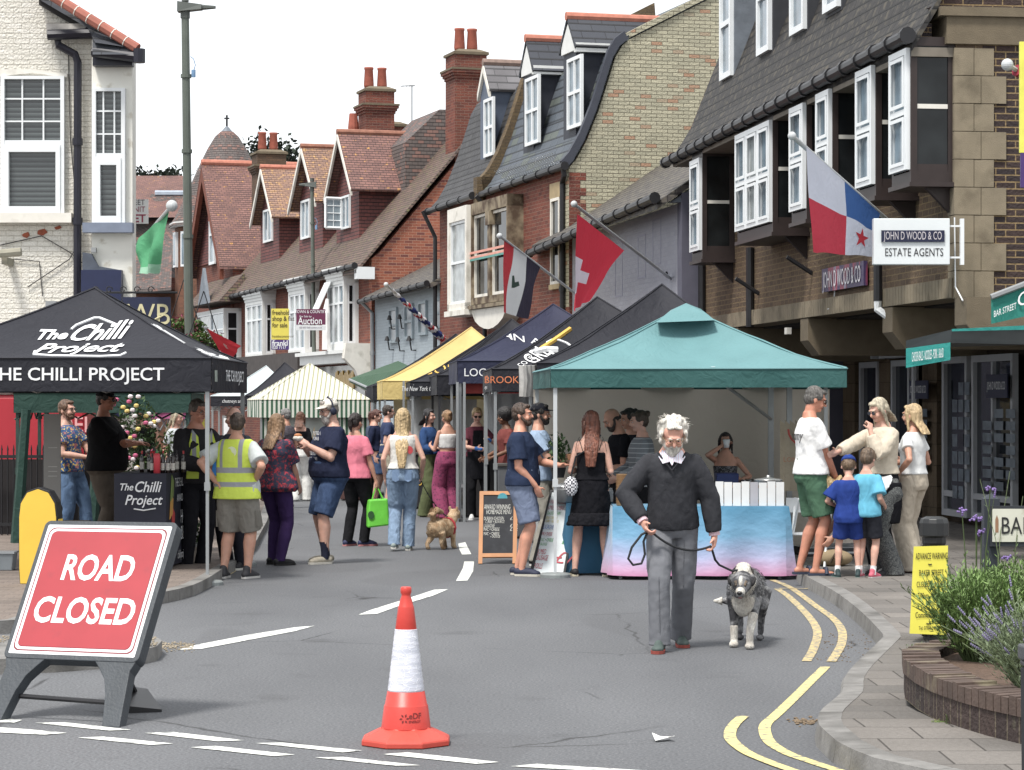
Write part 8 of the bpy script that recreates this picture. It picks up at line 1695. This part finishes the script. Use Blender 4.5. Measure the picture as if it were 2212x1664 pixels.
# --- woman in pink t-shirt with green bag
J=person('woman in pink t-shirt and black trousers carrying a bright green shopping bag',768,Yg(1180),1.66,yaw=150,fem=True,vox=.011,hair=('pony',(44,34,32)),top=('tee',cloth((222,120,140)),{'low':.88,'ease':.024,'sleeve':.7}),bottom=('trousers',cloth((24,24,28)),{'ease':.018,'hem':.066}),shoes=((44,50,86),(190,120,120)),
 hand={-1:(-.27,-.08,.82),1:(.2,-.1,.95)},feet={-1:(-.10,-.04,0,-30),1:(.10,.04,0,0)},build=1.05,hcurl={-1:1.0})
hb=J['w'](J['hand-1']); GB=M((96,206,30),.5,.15,6,.6,9)
t=thing('shopping_bag','bright green reusable shopping bag hanging from the hand of the woman in pink','bag',hb,R(10)); m=MB(); m.add([(-.1,-.08,-.15),(.13,-.08,-.14),(.15,.08,-.14),(-.12,.08,-.15),(-.12,-.1,-.5),(.15,-.1,-.47),(.19,.1,-.46),(-.13,.1,-.5)],[(0,1,5,4),(1,2,6,5),(2,3,7,6),(3,0,4,7),(7,6,5,4),(0,3,2,1)]); m.build('bag',GB,t,bevel=.02); m=MB(); m.tube([(-.06,-.05,-.15),(-.02,-.02,-.02),(.02,-.02,-.02),(.08,-.05,-.15)],.008,6); m.tube([(-.06,.05,-.15),(-.01,.02,-.01),(.02,.02,-.01),(.08,.05,-.15)],.008,6); m.build('handles',GB,t)
m=MB(); m.prism([(-.08+.04*math.cos(a*.52),-.1,-.34+.05*math.sin(a*.52)) for a in range(12)],(0,-.008,0)); m.build('printed_logo',M((40,90,40),.6),t)
# --- man in navy tee with box, black dress woman
J=person('man in navy t-shirt and grey blue shorts standing side on with a cardboard food box',1127,Yg(1244),1.78,yaw=78,vox=.01,skin=(212,152,126),hair=('short',(70,52,40),{'disp':.02}),top=('tee',cloth((38,50,76),.12,.7,7),{'low':.90,'ease':.024,'sleeve':.75,'cuff':.016,'disp':.035}),bottom=('shorts',cloth((112,124,150),.1,.7,9),{'len':.92,'hem':.11,'ease':.03,'disp':.035}),
 shoes=((36,42,66),(196,190,176),'low'),hand={-1:(-.13,-.17,.90),1:(.12,-.36,1.10)},ehint={-1:(-.6,1,0),1:(.8,.9,-.3)},hdir={-1:(.3,-.3,-.9),1:(.0,-1,.05),('n',1):(0,0,1)},hcurl={1:.15,-1:.5},feet={-1:(-.09,-.02,0,-4),1:(.09,.06,0,6)},build=1.08,belly=.03,beard=((90,66,52),.004),head=(-4,-2))
fb=J['w']((.12,-.56,1.155)); t=thing('food_box','brown cardboard food box held out by the man in the navy t-shirt','food box',fb,R(84)); m=MB(); m.add([(-.075,-.11,0),(.075,-.11,0),(.075,.11,0),(-.075,.11,0),(-.085,-.12,.055),(.085,-.12,.055),(.085,.12,.055),(-.085,.12,.055)],[(0,3,2,1),(4,5,6,7),(0,1,5,4),(1,2,6,5),(2,3,7,6),(3,0,4,7)]); m.build('box',M((170,118,80),.8,.1,20),t,bevel=.004); m=MB(); m.box(-.086,.086,-.121,.121,.056,.06); m.build('lid',M((180,128,90),.8,.1,20),t)
BLKD=cloth((20,20,26),.2,.7,10)
J=person('woman with long auburn hair in a short black strappy dress ordering at the stall',1277,Yg(1245),1.70,yaw=176,fem=True,vox=.01,skin=SKP,hair=('long',(120,66,44),{'len':.52,'w':.078,'taper':.9,'disp':.022}),top=('tank',BLKD,{'low':1.0,'hi':1.33,'ease':.018}),bottom=('skirt',BLKD,{'z':.56,'flare':.055,'top':1.12,'disp':.03}),
 shoes=((24,24,28),(196,186,160),'low'),hand={-1:(-.13,-.22,1.10),1:(.14,-.22,1.10)},ehint={-1:(-.35,.8,-.5),1:(.35,.8,-.5)},feet={-1:(-.16,.02,0,-10),1:(.17,0,0,8)},head=(14,4))
S=J['S']; part(J,'shoulder_straps',M((20,20,24),.8),lambda q:[(q.tube([S(s*.085,.10,1.31),S(s*.12,.05,1.42),S(s*.11,-.05,1.42),S(s*.08,-.11,1.32)],.004,5),q.tube([S(s*.12,.05,1.45),S(s*.15,.07,1.38),S(s*.16,.06,1.3)],.003,4)) for s in (-1,1)])
part(J,'frill_hem',BLKD,lambda q:q.sec([(V((0,0,.66)),.215,.18,None),(V((0,0,.60)),.245,.205,None),(V((0,0,.53)),.262,.215,None)]),vox=.01,disp=.03,dsc=.03)
CHK,t,b=nt('checkered_cloth'); ck=N(t,'ShaderNodeTexChecker'); ck.inputs['Scale'].default_value=55; ck.inputs[1].default_value=(.7,.7,.72,1); ck.inputs[2].default_value=(.015,.015,.03,1); t.links.new(N(t,'ShaderNodeTexCoord').outputs['Object'],ck.inputs[0]); t.links.new(ck.outputs[0],b.inputs['Base Color'])
p=J['w']((.205,.12,.94)); t=thing('crossbody_bag','small black and white checkered bag at the hip of the woman in the black dress','bag',p); m=MB(); m.ell((0,0,0),(.075,.04,.105)); m.build('bag',CHK,t,vox=.009); m=MB(); m.tube([(.0,0,.1),(.05,.02,.3),J['w']((.02,.15,1.33))-p,J['w']((-.1,.05,1.47))-p],.01,6); m.build('strap',BLACKM,t)
# man behind with black cap
J=person('man in black cap and light blue t-shirt waiting behind the man with the food box',1166,Yg(1222),1.78,yaw=80,vox=.012,hair=('short',(40,34,30)),top=('tee',cloth((150,172,200)),{'low':.9,'sleeve':.7}),bottom=('trousers',cloth((150,146,136)),{'hem':.08}),shoes=((28,28,30),(214,212,206)),hand={1:(.2,-.35,1.15),-1:(-.1,-.36,1.1)},ehint={-1:(-1,.3,-.6),1:(1,.3,-.6)},beard=((50,40,34),.004)); cap(J,(28,30,38))
J=person('man in bright blue t-shirt half hidden in the queue by the grill tent',1172,29.6,1.74,yaw=100,vox=.013,skin=SKT,hair=('short',(40,32,28)),top=('tee',cloth((50,90,150)),{'low':.9}),bottom=('trousers',cloth((36,38,48))))
# woman drinking, vendors in teal tent
J=person('bald bearded vendor in black looking down inside the teal tent',1345,27.55,1.74,yaw=-70,vox=.011,skin=SK,hair=('fringe',(50,38,32)),top=('tee',BLKD,{'low':.9}),bottom=('trousers',cloth((30,30,34))),hand={-1:(-.1,-.3,1.05),1:(.1,-.3,1.05)},head=(0,28),beard=((54,40,32),.006),lean=6)
J=person('vendor with dark hair tied back behind the bearded vendor',1362,28.2,1.72,yaw=-60,vox=.013,fem=True,hair=('bun',(50,38,32)),top=('tee',cloth((40,40,46)),{'low':.9}),bottom=('trousers',cloth((30,30,34))),head=(0,10))
STRG=stripem((110,114,120),(176,178,180),.05,axis=2,duty=.85,name='striped_hoodie')
J=person('woman in grey striped hoodie with hair in a bun serving inside the teal tent',1385,27.2,1.70,yaw=-78,vox=.011,fem=True,skin=SKP,hair=('bun',(84,66,52)),top=('jumper',STRG,{'low':.9,'ease':.026}),bottom=('trousers',cloth((30,30,34))),hand={-1:(-.1,-.3,1.0),1:(.1,-.28,1.0)},ehint={-1:(-1,.6,-.5),1:(1,.6,-.5)},head=(0,8))
J=person('woman in strappy top drinking from a white cup at the back of the teal tent',1567,28.0,1.46,yaw=-5,vox=.011,fem=True,skin=SK,hair=('bob',(44,30,28),{'len':.17}),top=('tank',blotm((40,40,44),(130,130,136),40,(.3,.5)),{'hi':1.33,'low':.9}),bottom=('trousers',cloth((30,30,34))),hand={-1:(-.03,-.16,1.56),1:(.2,-.3,1.12)},ehint={-1:(-1,-.2,-.4),1:(1,.2,-.4)},hcurl={-1:.8},head=(0,-4))
p=J['w']((.015,-.165,1.585)); t=thing('drinking_cup','white cup held to the mouth of the woman at the back of the teal tent','cup',p); m=MB(); m.lathe([(.028,-.05),(.04,.04)],(0,0,0),14); m.build('cup',WTX,t,smooth=True)
# --- right pavement group
J=person('grey haired man in white t-shirt and green shorts with sunglasses standing on the kerb',1752,24.75,1.83,yaw=98,z0=.11,vox=.01,skin=(196,134,108),hair=('short',(98,94,90)),top=('tee',cloth((232,232,232),.03,.6,8),{'low':.92,'ease':.024,'sleeve':.75,'cuff':.016,'disp':.03}),bottom=('shorts',cloth((74,110,86),.1,.7,9),{'len':.88,'hem':.112,'ease':.03,'disp':.03}),
 shoes=((50,58,80),(46,54,74),'slide'),hand={-1:(-.06,-.22,.88),1:(.06,-.24,.88)},ehint={-1:(-1,1,0),1:(1,1,0)},feet={-1:(-.10,-.02,0,-2),1:(.09,.08,0,8)},head=(-2,18),glasses=((30,28,28),True),build=1.05)
lettering(J,[('Tommy',.0,1.27,.12,.158,.3)],BLACKM,face=1)
J=person('small boy in blue football kit and blue cap seen from behind',1833,Yg(1249,.1),1.13,yaw=172,z0=.1,vox=.009,skin=SKP,hair=('short',(110,86,62)),top=('tee',cloth((32,60,136),.12,.6,9),{'low':.80,'ease':.038,'sleeve':.8,'cuff':.02,'flare':.02}),bottom=('shorts',cloth((30,54,124)),{'len':.8,'hem':.115,'ease':.03}),shoes=((40,60,62),(90,120,116)),hand={-1:(-.2,-.2,1.05),1:(.2,-.2,1.05)},ehint={-1:(-1,.4,-.5),1:(1,.4,-.5)},sock=((220,220,220),.22),head=(0,28),hs=1.38,feet={-1:(-.14,0,0,-12),1:(.16,.02,0,20)}); cap(J,(34,62,136))
part(J,'cap_strap_gap',skinm(SKP),lambda q:q.ell(J['h'](0,.105,1.675),(.02,.012,.014),None,8,5))
J=person('boy in turquoise t-shirt beside the boy in the blue cap',1872,24.45,1.20,yaw=150,z0=.1,vox=.01,skin=SKP,hair=('short',(100,80,60)),top=('tee',cloth((90,176,206)),{'low':.84,'ease':.03,'sleeve':.8,'cuff':.016}),bottom=('shorts',cloth((40,42,50)),{'len':.85,'hem':.11,'ease':.026}),shoes=((200,90,110),(190,190,190)),sock=((220,220,220),.2),head=(0,20),hs=1.32,hand={-1:(-.2,-.15,1.0),1:(.2,-.2,1.0)})
BG=cloth((200,188,168),.06,.7,9)
J=person('woman in beige bomber jacket with bobbed blonde hair pointing down at the stall goods',1905,24.9,1.72,yaw=-52,z0=.11,vox=.01,fem=True,skin=SKP,hair=('bob',(196,184,158),{'len':.17,'w':.09}),top=('jumper',BG,{'low':.98,'ease':.034,'disp':.04,'sleeve':1.85}),bottom=('trousers',cloth((24,24,28)),{'ease':.018,'hem':.07}),shoes=((196,196,196),(226,226,226)),
 hand={-1:(-.10,-.58,1.17),1:(.05,-.21,1.39)},ehint={-1:(-1,.2,-.4),1:(.3,-.3,-1)},hdir={-1:(-.1,-1,-.25),1:(-.3,.25,.9)},hcurl={-1:.35,1:1.2},head=(-6,20),glasses=((60,40,36),True))
CRM=cloth((186,174,156),.06,.8,7)
J=person('blonde woman in white t-shirt and wide cream trousers standing at the right of the group',1972,Yg(1236,.11),1.66,yaw=-128,z0=.11,vox=.01,fem=True,skin=SK,hair=('long',(208,178,130),{'len':.25,'w':.088,'taper':.3}),top=('tee',cloth((214,216,216),.04,.5,9),{'low':1.0,'ease':.014,'sleeve':.5}),bottom=('trousers',CRM,{'ease':.022,'hem':.115,'knee':.105,'disp':.035,'len':1.95}),
 shoes=((150,60,66),(140,60,66),'slide'),hand={-1:(-.2,-.22,1.12),1:(.22,-.06,1.0)},ehint={-1:(-1,.6,-.6),1:(1,.8,0)},hcurl={-1:.9},feet={-1:(-.10,-.06,0,0),1:(.08,.04,0,0)},bust=1)
p=J['w']((-.2,-.3,1.08)); t=thing('water_bottle','clear plastic bottle in the hand of the woman in cream trousers','bottle',p); m=MB(); m.lathe([(.03,-.1),(.032,0),(.03,.04),(.012,.07),(.012,.09)],(0,0,0),12); m.build('bottle',M((170,184,186),.1,.1,9,spec=.8),t,smooth=True)
PAT=blotm((44,46,50),(120,124,120),70,(.3,.5),name='patterned_trousers')
J=person('bending woman in white top, black apron and patterned trousers with fair hair hanging down',1896,24.75,1.60,yaw=-80,z0=.1,vox=.011,fem=True,skin=SK,hair=('bob',(206,176,120),{'len':.22,'front':1}),top=('tee',cloth((222,222,222)),{'low':1.0,'ease':.02}),bottom=('trousers',PAT,{'ease':.03,'hem':.11,'knee':.1}),shoes=((44,44,48),(60,60,60)),
 lean=92,hips=(0,.12),crouch=.03,feet={-1:(-.1,.1,0,-5),1:(.1,.14,0,5)},hand={-1:(-.15,-.50,.42),1:(.12,-.52,.42)},ehint={-1:(-1,.5,0),1:(1,.5,0)},head=(0,10),build=1.0)
part(J,'apron',BLKD,lambda q:q.sec([(V((0,.1,.98)),.19,.15,None),(V((0,.1,.75)),.2,.155,None),(V((0,.08,.55)),.19,.15,None)]),vox=.012)
# --- left stall people
J=person('young man with glasses in a blue printed t-shirt and jeans looking at his phone',150,Yg(1132,.1)+.3 if 0 else 28.8,1.72,yaw=62,z0=.1,vox=.011,skin=SKP,hair=('short',(104,74,52)),top=('tee',blotm((40,84,136),(186,110,120),16,(.25,.4),c3=(220,190,90),name='printed_tee'),{'low':.9,'ease':.022}),bottom=('trousers',DEN,{'ease':.022,'hem':.075}),shoes=((60,60,66),(200,200,200)),hand={1:(.05,-.36,1.12),-1:(-.1,-.3,1.08)},ehint={-1:(-1,.5,-.5),1:(1,.5,-.5)},glasses=((30,28,28),False),beard=((120,84,60),.0),feet={-1:(-.1,.05,0,-6),1:(.12,-.16,0,8)},lean=-4)
p=J['w']((.05,-.46,1.14)); t=thing('mobile_phone','black phone in the hand of the young man in the blue t-shirt','phone',p,R(62)); m=MB(); m.box(-.035,.035,-.07,.07,-.004,.004); m.build('phone',BLACKM,t,bevel=.003)
J=person('heavy man in black t-shirt and black cap standing behind the chilli counter',226,28.0,1.84,yaw=75,z0=.1,vox=.011,skin=(186,126,100),hair=('short',(40,34,30)),top=('tee',cloth((20,19,22)),{'low':.88,'ease':.028,'sleeve':.75,'cuff':.02}),bottom=('trousers',cloth((96,86,76)),{'ease':.03,'hem':.09}),shoes=((30,30,32),(40,40,42)),hand={-1:(.12,-.30,1.16),1:(-.1,-.28,1.18)},ehint={-1:(-1,.2,-.7),1:(1,.2,-.7)},build=1.25,belly=.07,glasses=((20,20,22),True),head=(0,4)); cap(J,(20,20,24))
J=person('woman with dark ponytail in a black vest top beyond the flower stall',316,39,1.62,yaw=178,z0=.1,vox=.014,fem=True,hair=('pony',(44,32,30)),top=('tank',BLKD,{'low':.9}),bottom=('trousers',BLKD),hand={-1:(-.2,-.15,1.0),1:(.2,-.15,1.0)})
J=person('woman with platinum blonde hair browsing plants behind the green gazebo',380,36,1.60,yaw=60,z0=.1,vox=.014,fem=True,skin=SKP,hair=('long',(226,212,180),{'len':.3,'w':.09}),top=('tee',cloth((190,196,200)),{'low':.9}),bottom=('trousers',DEN),hand={1:(.1,-.3,1.25)},head=(0,10))
J=person('bald man partly hidden behind the man with the clipboard',505,27.3,1.74,yaw=-30,vox=.013,skin=SKP,hair=('fringe',(150,140,130)),top=('tee',cloth((70,74,84)),{'low':.9}),bottom=('trousers',cloth((40,40,50))))
# --- middle distance
J=person('woman in black off-shoulder top and white trousers with a yellow bag walking away',649,Yg(1083),1.64,yaw=170,vox=.013,fem=True,skin=SKP,hair=('long',(110,70,50),{'len':.24,'w':.09,'taper':.3}),top=('jumper',BLKD,{'low':1.0,'hi':1.36,'sleeve':1.6}),bottom=('trousers',cloth((226,226,222)),{'ease':.03,'hem':.11,'knee':.1}),shoes=((34,34,38),(220,220,220)),hand={-1:(-.16,-.25,1.05)},feet={-1:(-.08,-.12,0,0),1:(.1,.08,0,0)})
p=J['w']((-.24,-.05,.98)); t=thing('shoulder_bag','mustard yellow shoulder bag of the woman in white trousers','bag',p); m=MB(); m.ell((0,0,0),(.1,.05,.15)); m.build('bag',M((206,160,70),.6),t,vox=.012); m=MB(); m.tube([(-.03,0,.13),(.02,0,.42),(.05,0,.13)],.008,5); m.build('strap',M((206,160,70),.6),t)
J=person('grey haired man in dark patterned shirt walking beside the floral tunic woman',617,43.5,1.70,yaw=-120,vox=.013,hair=('short',(140,138,136)),top=('tee',blotm((70,66,76),(120,110,120),50,(.3,.5)),{'low':.9}),bottom=('shorts',cloth((120,112,96)),{'len':.95}),glasses=((40,40,40),False))
J=person('woman with ponytail in navy cardigan and denim skirt in the queue',811,Yg(1090),1.68,yaw=80,vox=.013,fem=True,skin=SKP,hair=('pony',(96,52,40)),top=('jumper',cloth((32,40,66)),{'low':.95,'sleeve':1.5}),bottom=('skirt',DEND,{'z':.55,'flare':.05}),shoes=((30,30,34),(40,40,40)),hand={1:(.1,-.3,1.2)},head=(0,8))
J=person('man in navy t-shirt and khaki cargo shorts half hidden by the blonde woman',838,44.2,1.76,yaw=100,vox=.013,skin=SKP,hair=('short',(60,48,40)),top=('tee',cloth((52,64,96)),{'low':.9}),bottom=('shorts',cloth((178,170,150)),{'len':1.0,'hem':.105,'ease':.03}),shoes=((110,76,60),(60,50,44)))
J=person('woman with shoulder length black hair, denim jacket and olive trousers with green tote',926,40.2,1.70,yaw=60,vox=.012,fem=True,skin=SKP,hair=('bob',(26,22,26),{'len':.2,'w':.09}),top=('jumper',cloth((44,74,120)),{'low':1.0,'sleeve':1.9,'ease':.026}),bottom=('trousers',cloth((92,100,66)),{'ease':.035,'hem':.11,'knee':.11}),shoes=((150,130,100),(120,100,80)),hand={-1:(-.15,-.28,1.1),1:(.15,-.28,1.1)})
p=J['w']((.24,.02,.98)); t=thing('tote_bag','olive green tote bag with leopard print pouch on the black haired woman','bag',p); m=MB(); m.ell((0,0,0),(.15,.07,.13)); m.build('bag',blotm((110,124,96),(70,60,50),40,(.2,.4)),t,vox=.013); m=MB(); m.tube([(-.08,0,.1),(0,0,.42),(.08,0,.1)],.012,5); m.build('strap',M((96,112,84),.8),t)
PNK=blotm((150,52,96),(96,30,70),26,(.25,.45),name='pink_velvet')
J=person('woman in white cropped top and wide pink patterned trousers under the black tents',966,39.6,1.68,yaw=-150,vox=.012,fem=True,skin=SK,hair=('bun',(170,130,90)),top=('tank',cloth((222,220,218)),{'low':1.12,'hi':1.36}),bottom=('trousers',PNK,{'ease':.035,'hem':.13,'knee':.12,'len':1.97}),shoes=((190,150,120),(150,120,100),'low'),hand={-1:(-.15,-.28,1.15),1:(.15,-.28,1.15)})
MRN=cloth((96,44,58))
J=person('food vendor woman with sunglasses, maroon t-shirt, black apron and blue gloves',1030,39.2,1.72,yaw=8,vox=.011,fem=True,skin=SKP,hair=('bun',(190,160,110)),top=('tee',MRN,{'low':.95}),bottom=('trousers',cloth((24,24,28)),{'hem':.07}),shoes=((206,206,204),(226,226,226)),hand={-1:(-.05,-.34,1.1),1:(.16,-.32,1.22)},ehint={-1:(-1,.3,-.5),1:(1,.3,-.5)},glasses=((24,22,22),True),head=(0,14),feet={-1:(-.08,0,0,-8),1:(.13,.02,0,12)})
S=J['S']; part(J,'apron',BLKD,lambda q:(q.sec([(S(0,-.03,1.05),.15,.13,None),(S(0,-.03,.9),.185,.15,None),(S(0,-.03,.62),.20,.15,None)]),q.prism([S(-.1,-.145,1.02),S(.1,-.145,1.02),S(.08,-.15,1.38),S(-.08,-.15,1.38)],(0,-.012,0))),vox=.012)
part(J,'gloves',M((40,110,190),.5),lambda q:[(q.capsule(J['arms'][s][2],J['hand%d'%s],.034,.036),q.capsule(J['hand%d'%s],J['hand%d'%s]+V((0,-.05,0)),.03,.02)) for s in (-1,1)],vox=.01)
J=person('person with curly black hair standing in the shade behind the food vendor',1098,37.6,1.70,yaw=-60,vox=.013,fem=True,skin=SKD,hair=('afro',(24,18,18)),top=('tee',cloth((120,60,56)),{'low':.9}),bottom=('trousers',cloth((30,30,34))),hand={-1:(-.1,-.35,1.0),1:(.1,-.35,1.0)},lean=6)
J=person('shopper in dark top between the striped tent and the yellow tent',806,47.5,1.66,yaw=-120,vox=.014,hair=('short',(70,50,40)),top=('jumper',cloth((70,80,100)),{'low':.9}),bottom=('trousers',cloth((50,50,60))))
finish_all()
